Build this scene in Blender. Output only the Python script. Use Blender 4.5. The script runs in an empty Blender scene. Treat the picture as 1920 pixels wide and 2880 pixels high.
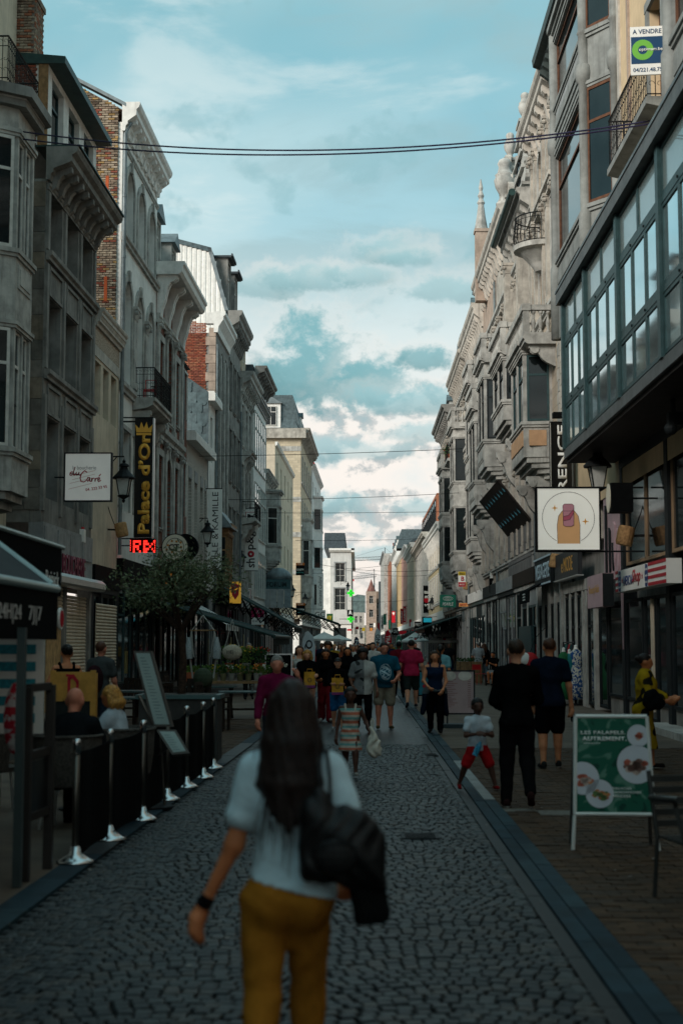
import bpy,bmesh,math,random
import numpy as np
from mathutils import Vector,Matrix,Euler
R=math.radians
SC=bpy.context.scene
COL=SC.collection
random.seed(7)
rng=np.random.default_rng(7)
# ------------------------------------------------------------------ camera
CAM=np.array([0.0,0.0,1.77])
FPX=4000.0
TH=math.atan2(366,4000)
PSI=math.atan(50/4000*math.cos(TH))
FWD=np.array([-math.sin(PSI)*math.cos(TH),math.cos(PSI)*math.cos(TH),math.sin(TH)])
RGT=np.array([math.cos(PSI),math.sin(PSI),0.0])
UPV=np.cross(RGT,FWD)
cd=bpy.data.cameras.new("camera")
cam=bpy.data.objects.new("camera",cd)
COL.objects.link(cam)
cam.location=CAM
m3=Matrix((RGT,UPV,-FWD)).transposed()
cam.rotation_euler=m3.to_euler()
cd.sensor_fit='VERTICAL'
cd.sensor_height=36
cd.lens=50
cd.clip_start=0.1
cd.clip_end=6000
cd.dof.use_dof=True
cd.dof.focus_distance=62
cd.dof.aperture_fstop=2.0
cd.dof.aperture_blades=7
SC.camera=cam
# ------------------------------------------------------------------ colour management
SC.view_settings.view_transform='Standard'
SC.view_settings.look='None'
SC.view_settings.exposure=0.0
SC.view_settings.gamma=1.0
SC.view_settings.use_curve_mapping=False
SC.render.engine='CYCLES'
SC.cycles.max_bounces=6
SC.cycles.diffuse_bounces=3
SC.cycles.glossy_bounces=3
SC.cycles.transmission_bounces=4
SC.cycles.transparent_max_bounces=6
SC.cycles.use_denoising=True
# ------------------------------------------------------------------ sky
SUN_EL,SUN_AZ=R(27),R(226)
world=bpy.data.worlds.new("World")
SC.world=world
world.use_nodes=True
wt=world.node_tree
for n in list(wt.nodes):
 wt.nodes.remove(n)
WL=wt.links
class NT:
 """small helper for wiring nodes"""
 def __init__(self,tree):
  self.t=tree
 def n(self,typ,**kw):
  x=self.t.nodes.new(typ)
  for k,v in kw.items():
   setattr(x,k,v)
  return x
 def link(self,a,b):
  self.t.links.new(a,b)
 def inp(self,sock,v):
  if hasattr(v,'is_output')or isinstance(v,bpy.types.NodeSocket):
   self.link(v,sock)
  else:
   sock.default_value=v
 def math(self,op,a,b=None,c=None,clamp=False):
  x=self.n('ShaderNodeMath',operation=op,use_clamp=clamp)
  self.inp(x.inputs[0],a)
  if b is not None:
   self.inp(x.inputs[1],b)
  if c is not None:
   self.inp(x.inputs[2],c)
  return x.outputs[0]
 def mapr(self,v,a,b,c=0.0,d=1.0,smooth=True):
  x=self.n('ShaderNodeMapRange',interpolation_type='SMOOTHSTEP' if smooth else 'LINEAR')
  self.inp(x.inputs[0],v)
  x.inputs[1].default_value=a
  x.inputs[2].default_value=b
  x.inputs[3].default_value=c
  x.inputs[4].default_value=d
  return x.outputs[0]
 def mix(self,f,a,b,blend='MIX'):
  x=self.n('ShaderNodeMix',data_type='RGBA',blend_type=blend)
  self.inp(x.inputs[0],f)
  for s,v in((x.inputs[6],a),(x.inputs[7],b)):
   if isinstance(v,(tuple,list)):
    s.default_value=(v[0],v[1],v[2],1)
   else:
    self.link(v,s)
  return x.outputs[2]
 def noise(self,vec,scale,detail=4,rough=0.55,dist=0.0):
  x=self.n('ShaderNodeTexNoise')
  if vec is not None:
   self.link(vec,x.inputs['Vector'])
  x.inputs['Scale'].default_value=scale
  x.inputs['Detail'].default_value=detail
  x.inputs['Roughness'].default_value=rough
  x.inputs['Distortion'].default_value=dist
  return x.outputs[0],x.outputs[1]
 def comb(self,x,y,z):
  c=self.n('ShaderNodeCombineXYZ')
  self.inp(c.inputs[0],x)
  self.inp(c.inputs[1],y)
  self.inp(c.inputs[2],z)
  return c.outputs[0]
def build_sky():
 W=NT(wt)
 out=W.n('ShaderNodeOutputWorld')
 bg=W.n('ShaderNodeBackground')
 W.link(bg.outputs[0],out.inputs[0])
 sky=W.n('ShaderNodeTexSky',sky_type='NISHITA')
 sky.sun_disc=False
 sky.sun_elevation=SUN_EL
 sky.sun_rotation=SUN_AZ
 sky.air_density=1.0
 sky.dust_density=1.0
 sky.ozone_density=1.5
 bg.inputs[1].default_value=0.115
 tc=W.n('ShaderNodeTexCoord')
 sep=W.n('ShaderNodeSeparateXYZ')
 W.link(tc.outputs['Generated'],sep.inputs[0])
 x,y,z=sep.outputs
 hor=W.math('SQRT',W.math('ADD',W.math('MULTIPLY',x,x),W.math('MULTIPLY',y,y)))
 hor=W.math('MAXIMUM',hor,0.02)
 az=W.math('ARCTAN2',x,y)
 el=W.math('ARCTAN2',z,hor)
 vec=W.comb(az,el,0.0)
 elc=W.math('MAXIMUM',el,0.0)
 vv=W.math('POWER',W.math('ADD',elc,0.02),0.62)
 p2=W.comb(W.math('MULTIPLY',az,1.0),W.math('MULTIPLY',vv,1.5),0.0)
 nbig,ncol=W.noise(p2,7.0,8,0.6,0.3)
 nsoft,_=W.noise(p2,2.6,4,0.5,0.4)
 nfine,_=W.noise(p2,21.0,8,0.62)
 nfld,_=W.noise(p2,42.0,5,0.6)
 hp=W.comb(az,W.math('MULTIPLY',el,1.25),0.3)
 h1,_=W.noise(hp,34.0,7,0.62,0.2)
 h2,_=W.noise(hp,95.0,6,0.62)
 h3,_=W.noise(hp,13.0,4,0.55)
 tint=W.mix(1.0,sky.outputs[0],(0.82,1.16,1.02),'MULTIPLY')
 K=1.3/0.115
 def col(r,g,b):
  return(r*K,g*K,b*K)
 veil=W.mapr(nsoft,0.36,0.62)
 base=W.mix(0.7,tint,col(0.19,0.47,0.56))
 basev=W.mix(W.math('MULTIPLY',veil,0.78),base,col(0.48,0.62,0.64))
 topgrey=W.mapr(el,0.27,0.48)
 basev=W.mix(W.math('MULTIPLY',topgrey,0.55),basev,col(0.235,0.43,0.47))
 sheet,_=W.noise(W.comb(W.math('MULTIPLY',az,0.8),W.math('MULTIPLY',el,2.6),2.0),5.5,7,0.58,0.5)
 basev=W.mix(W.math('MULTIPLY',W.mapr(sheet,0.47,0.66),0.62),basev,col(0.26,0.40,0.43))
 basev=W.mix(W.math('MULTIPLY',W.mapr(sheet,0.46,0.30),0.42),basev,col(0.62,0.69,0.68))
 low=W.mapr(el,0.30,0.17)
 basev=W.mix(W.math('MULTIPLY',low,W.mapr(nsoft,0.22,0.55)),basev,col(0.62,0.67,0.66))
 edge=W.math('ADD',el,W.math('MULTIPLY',W.math('SUBTRACT',h3,0.5),0.22))
 edge=W.math('ADD',edge,W.math('MULTIPLY',W.math('SUBTRACT',h1,0.5),0.12))
 bank=W.mapr(edge,0.205,0.125)
 up=W.comb(az,W.math('ADD',W.math('MULTIPLY',el,1.25),0.012),0.3)
 h1u,_=W.noise(up,34.0,7,0.62,0.2)
 h3u,_=W.noise(up,13.0,4,0.55)
 shade=W.math('ADD',W.math('MULTIPLY',W.math('SUBTRACT',h1,h1u),1.6),W.math('MULTIPLY',W.math('SUBTRACT',h3,h3u),2.4))
 lit=W.mapr(W.math('ADD',shade,W.math('ADD',W.math('MULTIPLY',h1,0.55),W.math('MULTIPLY',h3,0.45))),0.28,0.56)
 bankc=W.mix(lit,col(0.40,0.43,0.43),col(0.76,0.71,0.66))
 warm=W.mapr(el,0.11,0.02)
 bankc=W.mix(W.math('MULTIPLY',warm,0.55),bankc,col(0.70,0.63,0.57))
 c=W.mix(bank,basev,bankc)
 gap=W.mapr(W.math('ADD',h3,W.math('MULTIPLY',h1,0.35)),0.62,0.52)
 gap=W.math('MULTIPLY',gap,W.mapr(el,0.03,0.07))
 c=W.mix(W.math('MULTIPLY',gap,0.5),c,col(0.22,0.40,0.44))
 def heap(a0,e0,wa,we,amount,dense,tone):
  nonlocal c
  da=W.math('DIVIDE',W.math('SUBTRACT',az,a0),wa)
  de=W.math('DIVIDE',W.math('SUBTRACT',el,e0),we)
  below=W.math('MULTIPLY',W.math('LESS_THAN',de,0.0),1.0)
  de2=W.math('MULTIPLY',de,W.math('ADD',1.0,W.math('MULTIPLY',below,0.9)))
  r2=W.math('SQRT',W.math('ADD',W.math('MULTIPLY',da,da),W.math('MULTIPLY',de2,de2)))
  r2=W.math('ADD',r2,W.math('MULTIPLY',W.math('SUBTRACT',h1,0.5),2.1))
  r2=W.math('ADD',r2,W.math('MULTIPLY',W.math('SUBTRACT',h2,0.5),1.1))
  f=W.mapr(r2,1.30,0.62)
  rim=W.math('MULTIPLY',W.mapr(r2,1.75,1.05),W.mapr(de,-0.5,0.9,0.0,0.30))
  c=W.mix(rim,c,col(0.66,0.66,0.63))
  body=W.mix(W.mapr(W.math('ADD',de,W.math('MULTIPLY',h1,1.6)),0.1,1.7),tone,tuple(t*1.38 for t in tone))
  c=W.mix(W.math('MULTIPLY',f,dense),c,body)
 g1=col(0.125,0.27,0.295)
 g2=col(0.18,0.33,0.355)
 for a in[(-0.036,0.184,0.036,0.042,1,0.95,g1),(0.008,0.176,0.034,0.023,1,0.92,g1),(0.033,0.166,0.045,0.014,1,0.75,g2),(0.048,0.195,0.019,0.012,1,0.85,g1),(-0.066,0.246,0.030,0.013,1,0.6,g2),(-0.034,0.251,0.034,0.012,1,0.66,g2),(0.000,0.254,0.024,0.010,1,0.55,g2),(0.021,0.270,0.028,0.013,1,0.62,g2),(0.034,0.266,0.022,0.009,1,0.6,g2),(0.066,0.243,0.034,0.013,1,0.6,g2),(0.055,0.144,0.045,0.010,1,0.6,g2),(-0.010,0.132,0.050,0.010,1,0.5,g2),(-0.030,0.095,0.030,0.012,1,0.75,g2),(0.050,0.092,0.030,0.010,1,0.6,g2),(0.020,0.060,0.06,0.008,1,0.6,g2)]:
  heap(*a)
 c=W.mix(W.mapr(el,0.0,-0.02),c,col(0.25,0.24,0.22))
 W.link(c,bg.inputs[0])
build_sky()
sl=bpy.data.lights.new("sun",'SUN')
sl.energy=3.8
sl.angle=R(28)
sl.color=(1.0,0.92,0.83)
so=bpy.data.objects.new("sun",sl)
COL.objects.link(so)
sd=Vector((math.sin(SUN_AZ)*math.cos(SUN_EL),math.cos(SUN_AZ)*math.cos(SUN_EL),math.sin(SUN_EL)))
so.rotation_euler=(-sd).to_track_quat('-Z','Y').to_euler()
so.location=sd*100
# ------------------------------------------------------------------ from a spot in the photograph to a spot in the street
def ray(px,py):
 return FWD*FPX+RGT*(px-960)+UPV*(1440-py)
def on_ground(px,py,z=0.0):
 d=ray(px,py)
 return CAM+d*((z-CAM[2])/d[2])
def at_depth(px,py,Y):
 d=ray(px,py)
 return CAM+d*(Y/d[1])
def on_left(px,py,a=-8.49,b=0.02):
 d=ray(px,py)
 return CAM+d*(a/(d[0]-b*d[1]))
def on_right(px,py,X=6.2):
 d=ray(px,py)
 return CAM+d*(X/d[0])
def left_x(Y):
 return-8.49+0.02*Y
 # ------------------------------------------------------------------ materials
MATS={}
def mat(name,c,rough=0.8,metal=0.0,var=0.25,scale=3.0,streak=0.0,dirt=0.0,bump=0.0,bscale=60.0,emit=0.0,spec=None,dirtc=(0.03,0.028,0.026),coat=0.0,trans=0.0,alpha=1.0):
 if name in MATS:
  return MATS[name]
 m=bpy.data.materials.new(name)
 m.use_nodes=True
 t=NT(m.node_tree)
 b=m.node_tree.nodes['Principled BSDF']
 b.inputs['Roughness'].default_value=rough
 b.inputs['Metallic'].default_value=metal
 b.inputs['Specular IOR Level'].default_value=(.16 if rough>=.6 else.3)if spec is None else spec
 if coat:
  b.inputs['Coat Weight'].default_value=coat
 if trans:
  b.inputs['Transmission Weight'].default_value=trans
 if alpha<1:
  b.inputs['Alpha'].default_value=alpha
 col=(c[0],c[1],c[2])
 g=t.n('ShaderNodeNewGeometry')
 pos=g.outputs['Position']
 src=None
 if var>0:
  n1,_=t.noise(pos,scale,5,0.6)
  lo=tuple(max(0,x*(1-var))for x in col)
  hi=tuple(min(1,x*(1+var))for x in col)
  src=t.mix(t.mapr(n1,0.3,0.7),lo,hi)
 if streak>0:
  mp=t.n('ShaderNodeMapping')
  t.link(pos,mp.inputs[0])
  mp.inputs['Scale'].default_value=(3.0,3.0,0.22)
  n2,_=t.noise(mp.outputs[0],2.2,5,0.65)
  src=t.mix(t.math('MULTIPLY',t.mapr(n2,0.5,0.78),streak),src if src else col,dirtc)
 if dirt>0:
  n3,_=t.noise(pos,0.9,6,0.7,0.5)
  src=t.mix(t.math('MULTIPLY',t.mapr(n3,0.46,0.74),dirt),src if src else col,dirtc)
 if src is not None:
  t.link(src,b.inputs['Base Color'])
 else:
  b.inputs['Base Color'].default_value=(*col,1)
 if bump>0:
  nb,_=t.noise(pos,bscale,4,0.6)
  bp=t.n('ShaderNodeBump')
  bp.inputs['Strength'].default_value=bump
  bp.inputs['Distance'].default_value=0.01
  t.link(nb,bp.inputs['Height'])
  t.link(bp.outputs[0],b.inputs['Normal'])
 if emit>0:
  if src is not None:
   t.link(src,b.inputs['Emission Color'])
  else:
   b.inputs['Emission Color'].default_value=(*col,1)
  b.inputs['Emission Strength'].default_value=emit
 MATS[name]=m
 return m
def coursed(name,c,mortar,bw,bh,axis='Y',var=0.3,rough=0.85,bump=0.5,ms=0.012,dirt=0.3,streak=0.0):
 """masonry whose courses are too far off to build one by one; laid along the wall in world metres"""
 if name in MATS:
  return MATS[name]
 m=mat(name,c,rough,0,0)
 t=NT(m.node_tree)
 b=m.node_tree.nodes['Principled BSDF']
 g=t.n('ShaderNodeNewGeometry')
 s=t.n('ShaderNodeSeparateXYZ')
 t.link(g.outputs['Position'],s.inputs[0])
 h=s.outputs[1]if axis=='Y' else s.outputs[0]
 v=t.comb(h,s.outputs[2],0.0)
 br=t.n('ShaderNodeTexBrick')
 t.link(v,br.inputs['Vector'])
 br.inputs['Color1'].default_value=(*[x*(1-var)for x in c],1)
 br.inputs['Color2'].default_value=(*[min(1,x*(1+var))for x in c],1)
 br.inputs['Mortar'].default_value=(*mortar,1)
 br.inputs['Scale'].default_value=1.0
 br.inputs['Mortar Size'].default_value=ms
 br.inputs['Brick Width'].default_value=bw
 br.inputs['Row Height'].default_value=bh
 src=br.outputs[0]
 n3,_=t.noise(g.outputs['Position'],1.1,6,0.7,0.4)
 src=t.mix(t.math('MULTIPLY',t.mapr(n3,0.45,0.75),dirt),src,tuple(x*0.35 for x in c))
 if streak:
  mp=t.n('ShaderNodeMapping')
  t.link(g.outputs['Position'],mp.inputs[0])
  mp.inputs['Scale'].default_value=(3,3,.2)
  n2,_=t.noise(mp.outputs[0],2.0,5,0.65)
  src=t.mix(t.math('MULTIPLY',t.mapr(n2,0.5,0.78),streak),src,tuple(x*0.3 for x in c))
 t.link(src,b.inputs['Base Color'])
 bp=t.n('ShaderNodeBump')
 bp.inputs['Strength'].default_value=bump
 bp.inputs['Distance'].default_value=0.012
 t.link(t.math('SUBTRACT',1.0,br.outputs[1]),bp.inputs['Height'])
 t.link(bp.outputs[0],b.inputs['Normal'])
 return m
def M_():
 mat('stone_grey',(0.41,0.40,0.372),0.85,var=0.26,scale=2.4,streak=0.55,dirt=0.45,bump=0.35,bscale=25)
 mat('stone_dark',(0.235,0.228,0.212),0.85,var=0.25,scale=1.6,streak=0.6,dirt=0.45,bump=0.35,bscale=25)
 mat('stone_warm',(0.40,0.37,0.325),0.85,var=0.25,scale=2.6,streak=0.6,dirt=0.42,bump=0.35,bscale=25,dirtc=(.06,.05,.045))
 mat('stone_pale',(0.50,0.465,0.415),0.85,var=0.18,scale=2.0,streak=0.6,dirt=0.42,bump=0.3,bscale=25,dirtc=(.09,.08,.07))
 mat('stone_rose',(0.40,0.31,0.25),0.85,var=0.22,scale=2.0,streak=0.35,dirt=0.3,bump=0.3,bscale=25,dirtc=(.09,.07,.06))
 mat('stucco_cream',(0.62,0.53,0.41),0.9,var=0.12,scale=1.4,streak=0.45,dirt=0.25,bump=0.5,bscale=45,dirtc=(.15,.12,.09))
 mat('stucco_white',(0.80,0.78,0.74),0.9,var=0.1,scale=1.4,streak=0.3,dirt=0.2,bump=0.2,bscale=45,dirtc=(.14,.13,.12))
 mat('stucco_yellow',(0.62,0.50,0.31),0.9,var=0.1,scale=1.4,streak=0.3,dirt=0.15,bump=0.2,bscale=45,dirtc=(.25,.19,.12))
 mat('paint_white',(0.78,0.76,0.72),0.7,var=0.1,scale=4,streak=0.3,dirt=0.15,dirtc=(.2,.18,.16))
 mat('paint_grey',(0.30,0.31,0.31),0.7,var=0.15,scale=3,streak=0.35,dirt=0.2)
 mat('paint_greygreen',(0.215,0.235,0.225),0.65,var=0.15,scale=3,streak=0.3,dirt=0.2)
 mat('paint_teal',(0.028,0.062,0.066),0.45,var=0.2,scale=5)
 mat('frame_dark',(0.014,0.018,0.020),0.6,var=0.2,scale=6)
 mat('frame_brown',(0.12,0.055,0.032),0.6,var=0.25,scale=8)
 mat('frame_white',(0.58,0.56,0.52),0.6,var=0.12,scale=6,dirt=.2,dirtc=(.25,.23,.2))
 mat('glass',(0.010,0.015,0.016),0.05,var=0.4,scale=0.7,spec=0.5)
 mat('glass_sky',(0.62,0.74,0.76),0.04,metal=0.92,var=0.08,scale=0.3)
 mat('glass_blind',(0.30,0.28,0.25),0.25,var=0.2,scale=2.5,spec=0.5)
 mat('black',(0.006,0.0065,0.007),0.7,var=0.2,scale=8,spec=.04)
 mat('black_gloss',(0.005,0.006,0.007),0.2,var=0,spec=.4)
 mat('iron',(0.010,0.011,0.012),0.6,metal=0.0,var=0.25,scale=12)
 mat('zinc',(0.17,0.20,0.21),0.55,metal=0.35,var=0.25,scale=2.5,streak=.3)
 mat('slate',(0.085,0.115,0.125),0.6,var=0.3,scale=3.5,dirt=.2)
 mat('slate_dark',(0.05,0.06,0.066),0.65,var=0.3,scale=4)
 mat('tile_brown',(0.17,0.11,0.08),0.85,var=0.4,scale=8)
 mat('roof_green',(0.02,0.05,0.047),0.5,var=0.3,scale=4)
 mat('wood_dark',(0.026,0.017,0.012),0.7,var=0.35,scale=9)
 mat('wood_mid',(0.25,0.145,0.07),0.65,var=0.3,scale=8)
 mat('wood_yellow',(0.52,0.26,0.05),0.55,var=0.2,scale=6)
 mat('ply',(0.50,0.31,0.14),0.75,var=0.25,scale=5,streak=0.3,dirtc=(.22,.12,.05))
 mat('steel',(0.62,0.63,0.63),0.22,metal=1.0,var=0.05)
 mat('alu',(0.66,0.66,0.65),0.35,metal=0.8,var=0.05)
 mat('red_paint',(0.50,0.02,0.025),0.5,var=0.1)
 mat('white_sign',(0.84,0.83,0.79),0.5,var=0.05,scale=2)
 mat('brick_a',(0.30,0.085,0.05),0.9,var=0.3,scale=9,dirt=0.3)
 mat('brick_b',(0.23,0.075,0.05),0.9,var=0.3,scale=9,dirt=0.35)
 mat('brick_c',(0.33,0.13,0.075),0.9,var=0.3,scale=9,dirt=0.25)
 mat('brick_buff',(0.37,0.295,0.22),0.9,var=0.35,scale=6,dirt=0.4)
 mat('brick_buff2',(0.26,0.19,0.14),0.9,var=0.35,scale=6,dirt=0.45)
 mat('brick_ochre',(0.33,0.21,0.09),0.9,var=0.3,scale=6,dirt=0.2)
 mat('mortar',(0.20,0.175,0.15),0.95,var=0.25,scale=8,dirt=0.35)
 mat('fabric_black',(0.006,0.0062,0.0065),0.95,var=0.2,scale=20,spec=.04)
 mat('fabric_green',(0.010,0.022,0.021),0.85,var=0.25,scale=6)
 mat('rust',(0.42,0.09,0.03),0.7,var=0.2)
M_()
def mt(n):
 return MATS[n]
 # ------------------------------------------------------------------ meshes and objects
class MB:
 """collects boxes, bars, tubes and profiles; build() links them as one mesh object"""
 def __init__(self):
  self.v,self.f,self.m=[],[],[]
  self.cur=0
 def add(self,vs,fs):
  o=len(self.v)
  self.v+=[tuple(p)for p in vs]
  self.f+=[tuple(i+o for i in f)for f in fs]
  self.m+=[self.cur]*len(fs)
  return self
 def box(self,x0,x1,y0,y1,z0,z1):
  vs=[(x0,y0,z0),(x1,y0,z0),(x1,y1,z0),(x0,y1,z0),(x0,y0,z1),(x1,y0,z1),(x1,y1,z1),(x0,y1,z1)]
  return self.add(vs,[(0,3,2,1),(4,5,6,7),(0,1,5,4),(1,2,6,5),(2,3,7,6),(3,0,4,7)])
 def obox(self,c,sx,sy,sz,rot=None):
  vs=[]
  for z in(-.5,.5):
   for(x,y)in((-.5,-.5),(.5,-.5),(.5,.5),(-.5,.5)):
    p=Vector((x*sx,y*sy,z*sz))
    if rot is not None:
     p=rot@p
    vs.append((p[0]+c[0],p[1]+c[1],p[2]+c[2]))
  return self.add(vs,[(0,3,2,1),(4,5,6,7),(0,1,5,4),(1,2,6,5),(2,3,7,6),(3,0,4,7)])
 def quad(self,a,b,c,d):
  return self.add([a,b,c,d],[(0,1,2,3)])
 def poly(self,pts):
  return self.add(pts,[tuple(range(len(pts)))])
 def prism(self,pts,d):
  """pts: planar 3D polygon; d: offset vector"""
  n=len(pts)
  vs=[tuple(p)for p in pts]+[(p[0]+d[0],p[1]+d[1],p[2]+d[2])for p in pts]
  fs=[tuple(range(n-1,-1,-1)),tuple(range(n,2*n))]
  fs+=[(i,(i+1)%n,n+(i+1)%n,n+i)for i in range(n)]
  return self.add(vs,fs)
 def tube(self,pts,r,n=8,caps=True):
  pts=[Vector(p)for p in pts]
  rs=r if isinstance(r,(list,tuple))else[r]*len(pts)
  rings=[]
  for i,p in enumerate(pts):
   d=(pts[min(i+1,len(pts)-1)]-pts[max(i-1,0)])
   d=d.normalized()if d.length>1e-9 else Vector((0,0,1))
   ref=Vector((0,0,1))if abs(d.z)<0.95 else Vector((1,0,0))
   a=d.cross(ref).normalized()
   b=d.cross(a).normalized()
   rings.append([p+(a*math.cos(2*math.pi*k/n)+b*math.sin(2*math.pi*k/n))*rs[i]for k in range(n)])
  vs=[q for ring in rings for q in ring]
  fs=[]
  for i in range(len(pts)-1):
   for k in range(n):
    fs.append((i*n+k,i*n+(k+1)%n,(i+1)*n+(k+1)%n,(i+1)*n+k))
  if caps:
   fs.append(tuple(range(n-1,-1,-1)))
   fs.append(tuple((len(pts)-1)*n+k for k in range(n)))
  return self.add(vs,fs)
 def lathe(self,prof,c=(0,0,0),n=16,axis='z',a0=0,a1=2*math.pi):
  """prof: (r, h) pairs"""
  full=abs(a1-a0-2*math.pi)<1e-6
  k=n if full else n+1
  vs=[]
  for(r,h)in prof:
   for i in range(k):
    a=a0+(a1-a0)*i/n
    p=(r*math.cos(a),r*math.sin(a),h)
    if axis=='y':
     p=(p[0],p[2],p[1])
    if axis=='x':
     p=(p[2],p[0],p[1])
    vs.append((p[0]+c[0],p[1]+c[1],p[2]+c[2]))
  fs=[]
  for j in range(len(prof)-1):
   for i in range(n):
    i2=(i+1)%k
    fs.append((j*k+i,j*k+i2,(j+1)*k+i2,(j+1)*k+i))
  if prof[0][0]>1e-6:
   fs.append(tuple(range(k-1,-1,-1)))
  if prof[-1][0]>1e-6:
   fs.append(tuple((len(prof)-1)*k+i for i in range(k)))
  return self.add(vs,fs)
 def ell(self,c,rx,ry,rz,n=12,m=8):
  prof=[(max(1e-4,math.sin(math.pi*j/m)),-math.cos(math.pi*j/m))for j in range(m+1)]
  o=len(self.v)
  self.lathe(prof,(0,0,0),n)
  for i in range(o,len(self.v)):
   x,y,z=self.v[i]
   self.v[i]=(c[0]+x*rx,c[1]+y*ry,c[2]+z*rz)
  return self
 def profile_u(self,prof,u0,u1,ret=0.0):
  """prof: (y, z) outline, run along x from u0 to u1, closed at both ends"""
  n=len(prof)
  vs=[(u0,y,z)for(y,z)in prof]+[(u1,y,z)for(y,z)in prof]
  fs=[(i,(i+1)%n,n+(i+1)%n,n+i)for i in range(n)]
  fs+=[tuple(range(n-1,-1,-1)),tuple(range(n,2*n))]
  return self.add(vs,fs)
 def xf(self,mtx,start=0):
  for i in range(start,len(self.v)):
   p=mtx@Vector(self.v[i])
   self.v[i]=(p[0],p[1],p[2])
  return self
 def mesh(self,name,mats,smooth=False):
  me=bpy.data.meshes.new(name)
  me.from_pydata(self.v,[],self.f)
  for m in(mats if isinstance(mats,(list,tuple))else[mats]):
   me.materials.append(m if not isinstance(m,str)else mt(m))
  if any(self.m):
   me.polygons.foreach_set('material_index',self.m)
  if smooth:
   me.polygons.foreach_set('use_smooth',[True]*len(me.polygons))
  me.update()
  return me
 def build(self,name,mats,parent=None,loc=None,rot=None,smooth=False):
  return ob(name,self.mesh(name,mats,smooth),parent,loc,rot)
def ob(name,me,parent=None,loc=None,rot=None,scale=None):
 o=bpy.data.objects.new(name,me)
 COL.objects.link(o)
 if parent is not None:
  o.parent=parent
 if loc is not None:
  o.location=loc
 if rot is not None:
  o.rotation_euler=rot
 if scale is not None:
  o.scale=scale
 return o
def tag(o,label=None,cat=None,group=None,kind=None):
 if label:
  o['label']=label
 if cat:
  o['category']=cat
 if group:
  o['group']=group
 if kind:
  o['kind']=kind
 return o
def thing(name,label,cat,loc=(0,0,0),rz=0.0,group=None):
 o=bpy.data.objects.new(name,None)
 COL.objects.link(o)
 o.location=loc
 o.rotation_euler=(0,0,rz)
 o.empty_display_size=0.2
 return tag(o,label,cat,group)
def dup(root,loc,rz=None,label=None,scale=None):
 """a copy of a thing with copies of its parts and sub-parts, meshes shared"""
 def rec(o,par):
  c=o.copy()
  COL.objects.link(c)
  if par is not None:
   c.parent=par
  for ch in KIDS(o):
   rec(ch,c)
  return c
 r=rec(root,None)
 r.location=loc
 if rz is not None:
  r.rotation_euler=(0,0,rz)
 if scale is not None:
  r.scale=(scale,)*3
 if label:
  r['label']=label
 return r
def KIDS(o):
 return[c for c in COL.objects if c.parent==o]if len(COL.objects)<50 else list(o.children)
TXT={}
def text_mesh(s,height,width=None,shear=0.0,bold=0.0,ext=0.004,material='black',spacing=1.0,key=None,rot90=False,cap=None):
 """lettering as a mesh in the local xz plane, facing -y, centred; height is the height of the whole line"""
 cu=bpy.data.curves.new('lettering','FONT')
 cu.body=s
 cu.size=1.0
 cu.shear=shear
 cu.offset=bold
 cu.extrude=0.0
 cu.space_character=spacing
 cu.resolution_u=3
 cu.align_x='CENTER'
 o=bpy.data.objects.new('lettering',cu)
 me=bpy.data.meshes.new_from_object(o)
 bpy.data.objects.remove(o)
 bpy.data.curves.remove(cu)
 n=len(me.vertices)
 co=np.zeros(n*3)
 me.vertices.foreach_get('co',co)
 co=co.reshape(-1,3)
 mn,mx=co.min(0),co.max(0)
 h=mx[1]-mn[1]
 w=mx[0]-mn[0]
 sx=sy=height/h
 if width is not None:
  sx=width/w
 x=(co[:,0]-(mn[0]+mx[0])/2)*sx
 z=(co[:,1]-(mn[1]+mx[1])/2)*sy
 if rot90:
  x,z=-z,x
 out=np.stack([x,np.full(n,0.0),z],1)
 me.vertices.foreach_set('co',out.ravel())
 me.materials.clear()
 me.materials.append(mt(material)if isinstance(material,str)else material)
 if ext>0:
  bm=bmesh.new()
  bm.from_mesh(me)
  r=bmesh.ops.extrude_face_region(bm,geom=bm.faces[:])
  vs=[g for g in r['geom']if isinstance(g,bmesh.types.BMVert)]
  bmesh.ops.translate(bm,verts=vs,vec=(0,-ext,0))
  bm.to_mesh(me)
  bm.free()
 me.update()
 me.name='lettering'
 return me
def letter(s,height,parent,loc,rz=0.0,**kw):
 return ob('lettering',text_mesh(s,height,**kw),parent,loc,(0,0,rz))
def disc(mb,cx,cz,r,y,n=32,sx=1.0):
 mb.poly([(cx+r*sx*math.cos(2*math.pi*i/n),y,cz+r*math.sin(2*math.pi*i/n))for i in range(n)])
 return mb
def stroke(mb,pts,w,y,d=0.003):
 """a flat brush line through (x, z) points on a sign face"""
 for i in range(len(pts)-1):
  a,b=Vector((pts[i][0],0,pts[i][1])),Vector((pts[i+1][0],0,pts[i+1][1]))
  t=(b-a)
  if t.length<1e-6:
   continue
  t.normalize()
  nrm=Vector((-t.z,0,t.x))
  w0=w if not isinstance(w,(list,tuple))else w[i]
  w1=w if not isinstance(w,(list,tuple))else w[i+1]
  a2,b2=a-t*w0*0.25,b+t*w1*0.25
  q=[a2+nrm*w0/2,b2+nrm*w1/2,b2-nrm*w1/2,a2-nrm*w0/2]
  mb.prism([(p.x,y,p.z)for p in q],(0,-d,0))
 return mb
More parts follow.
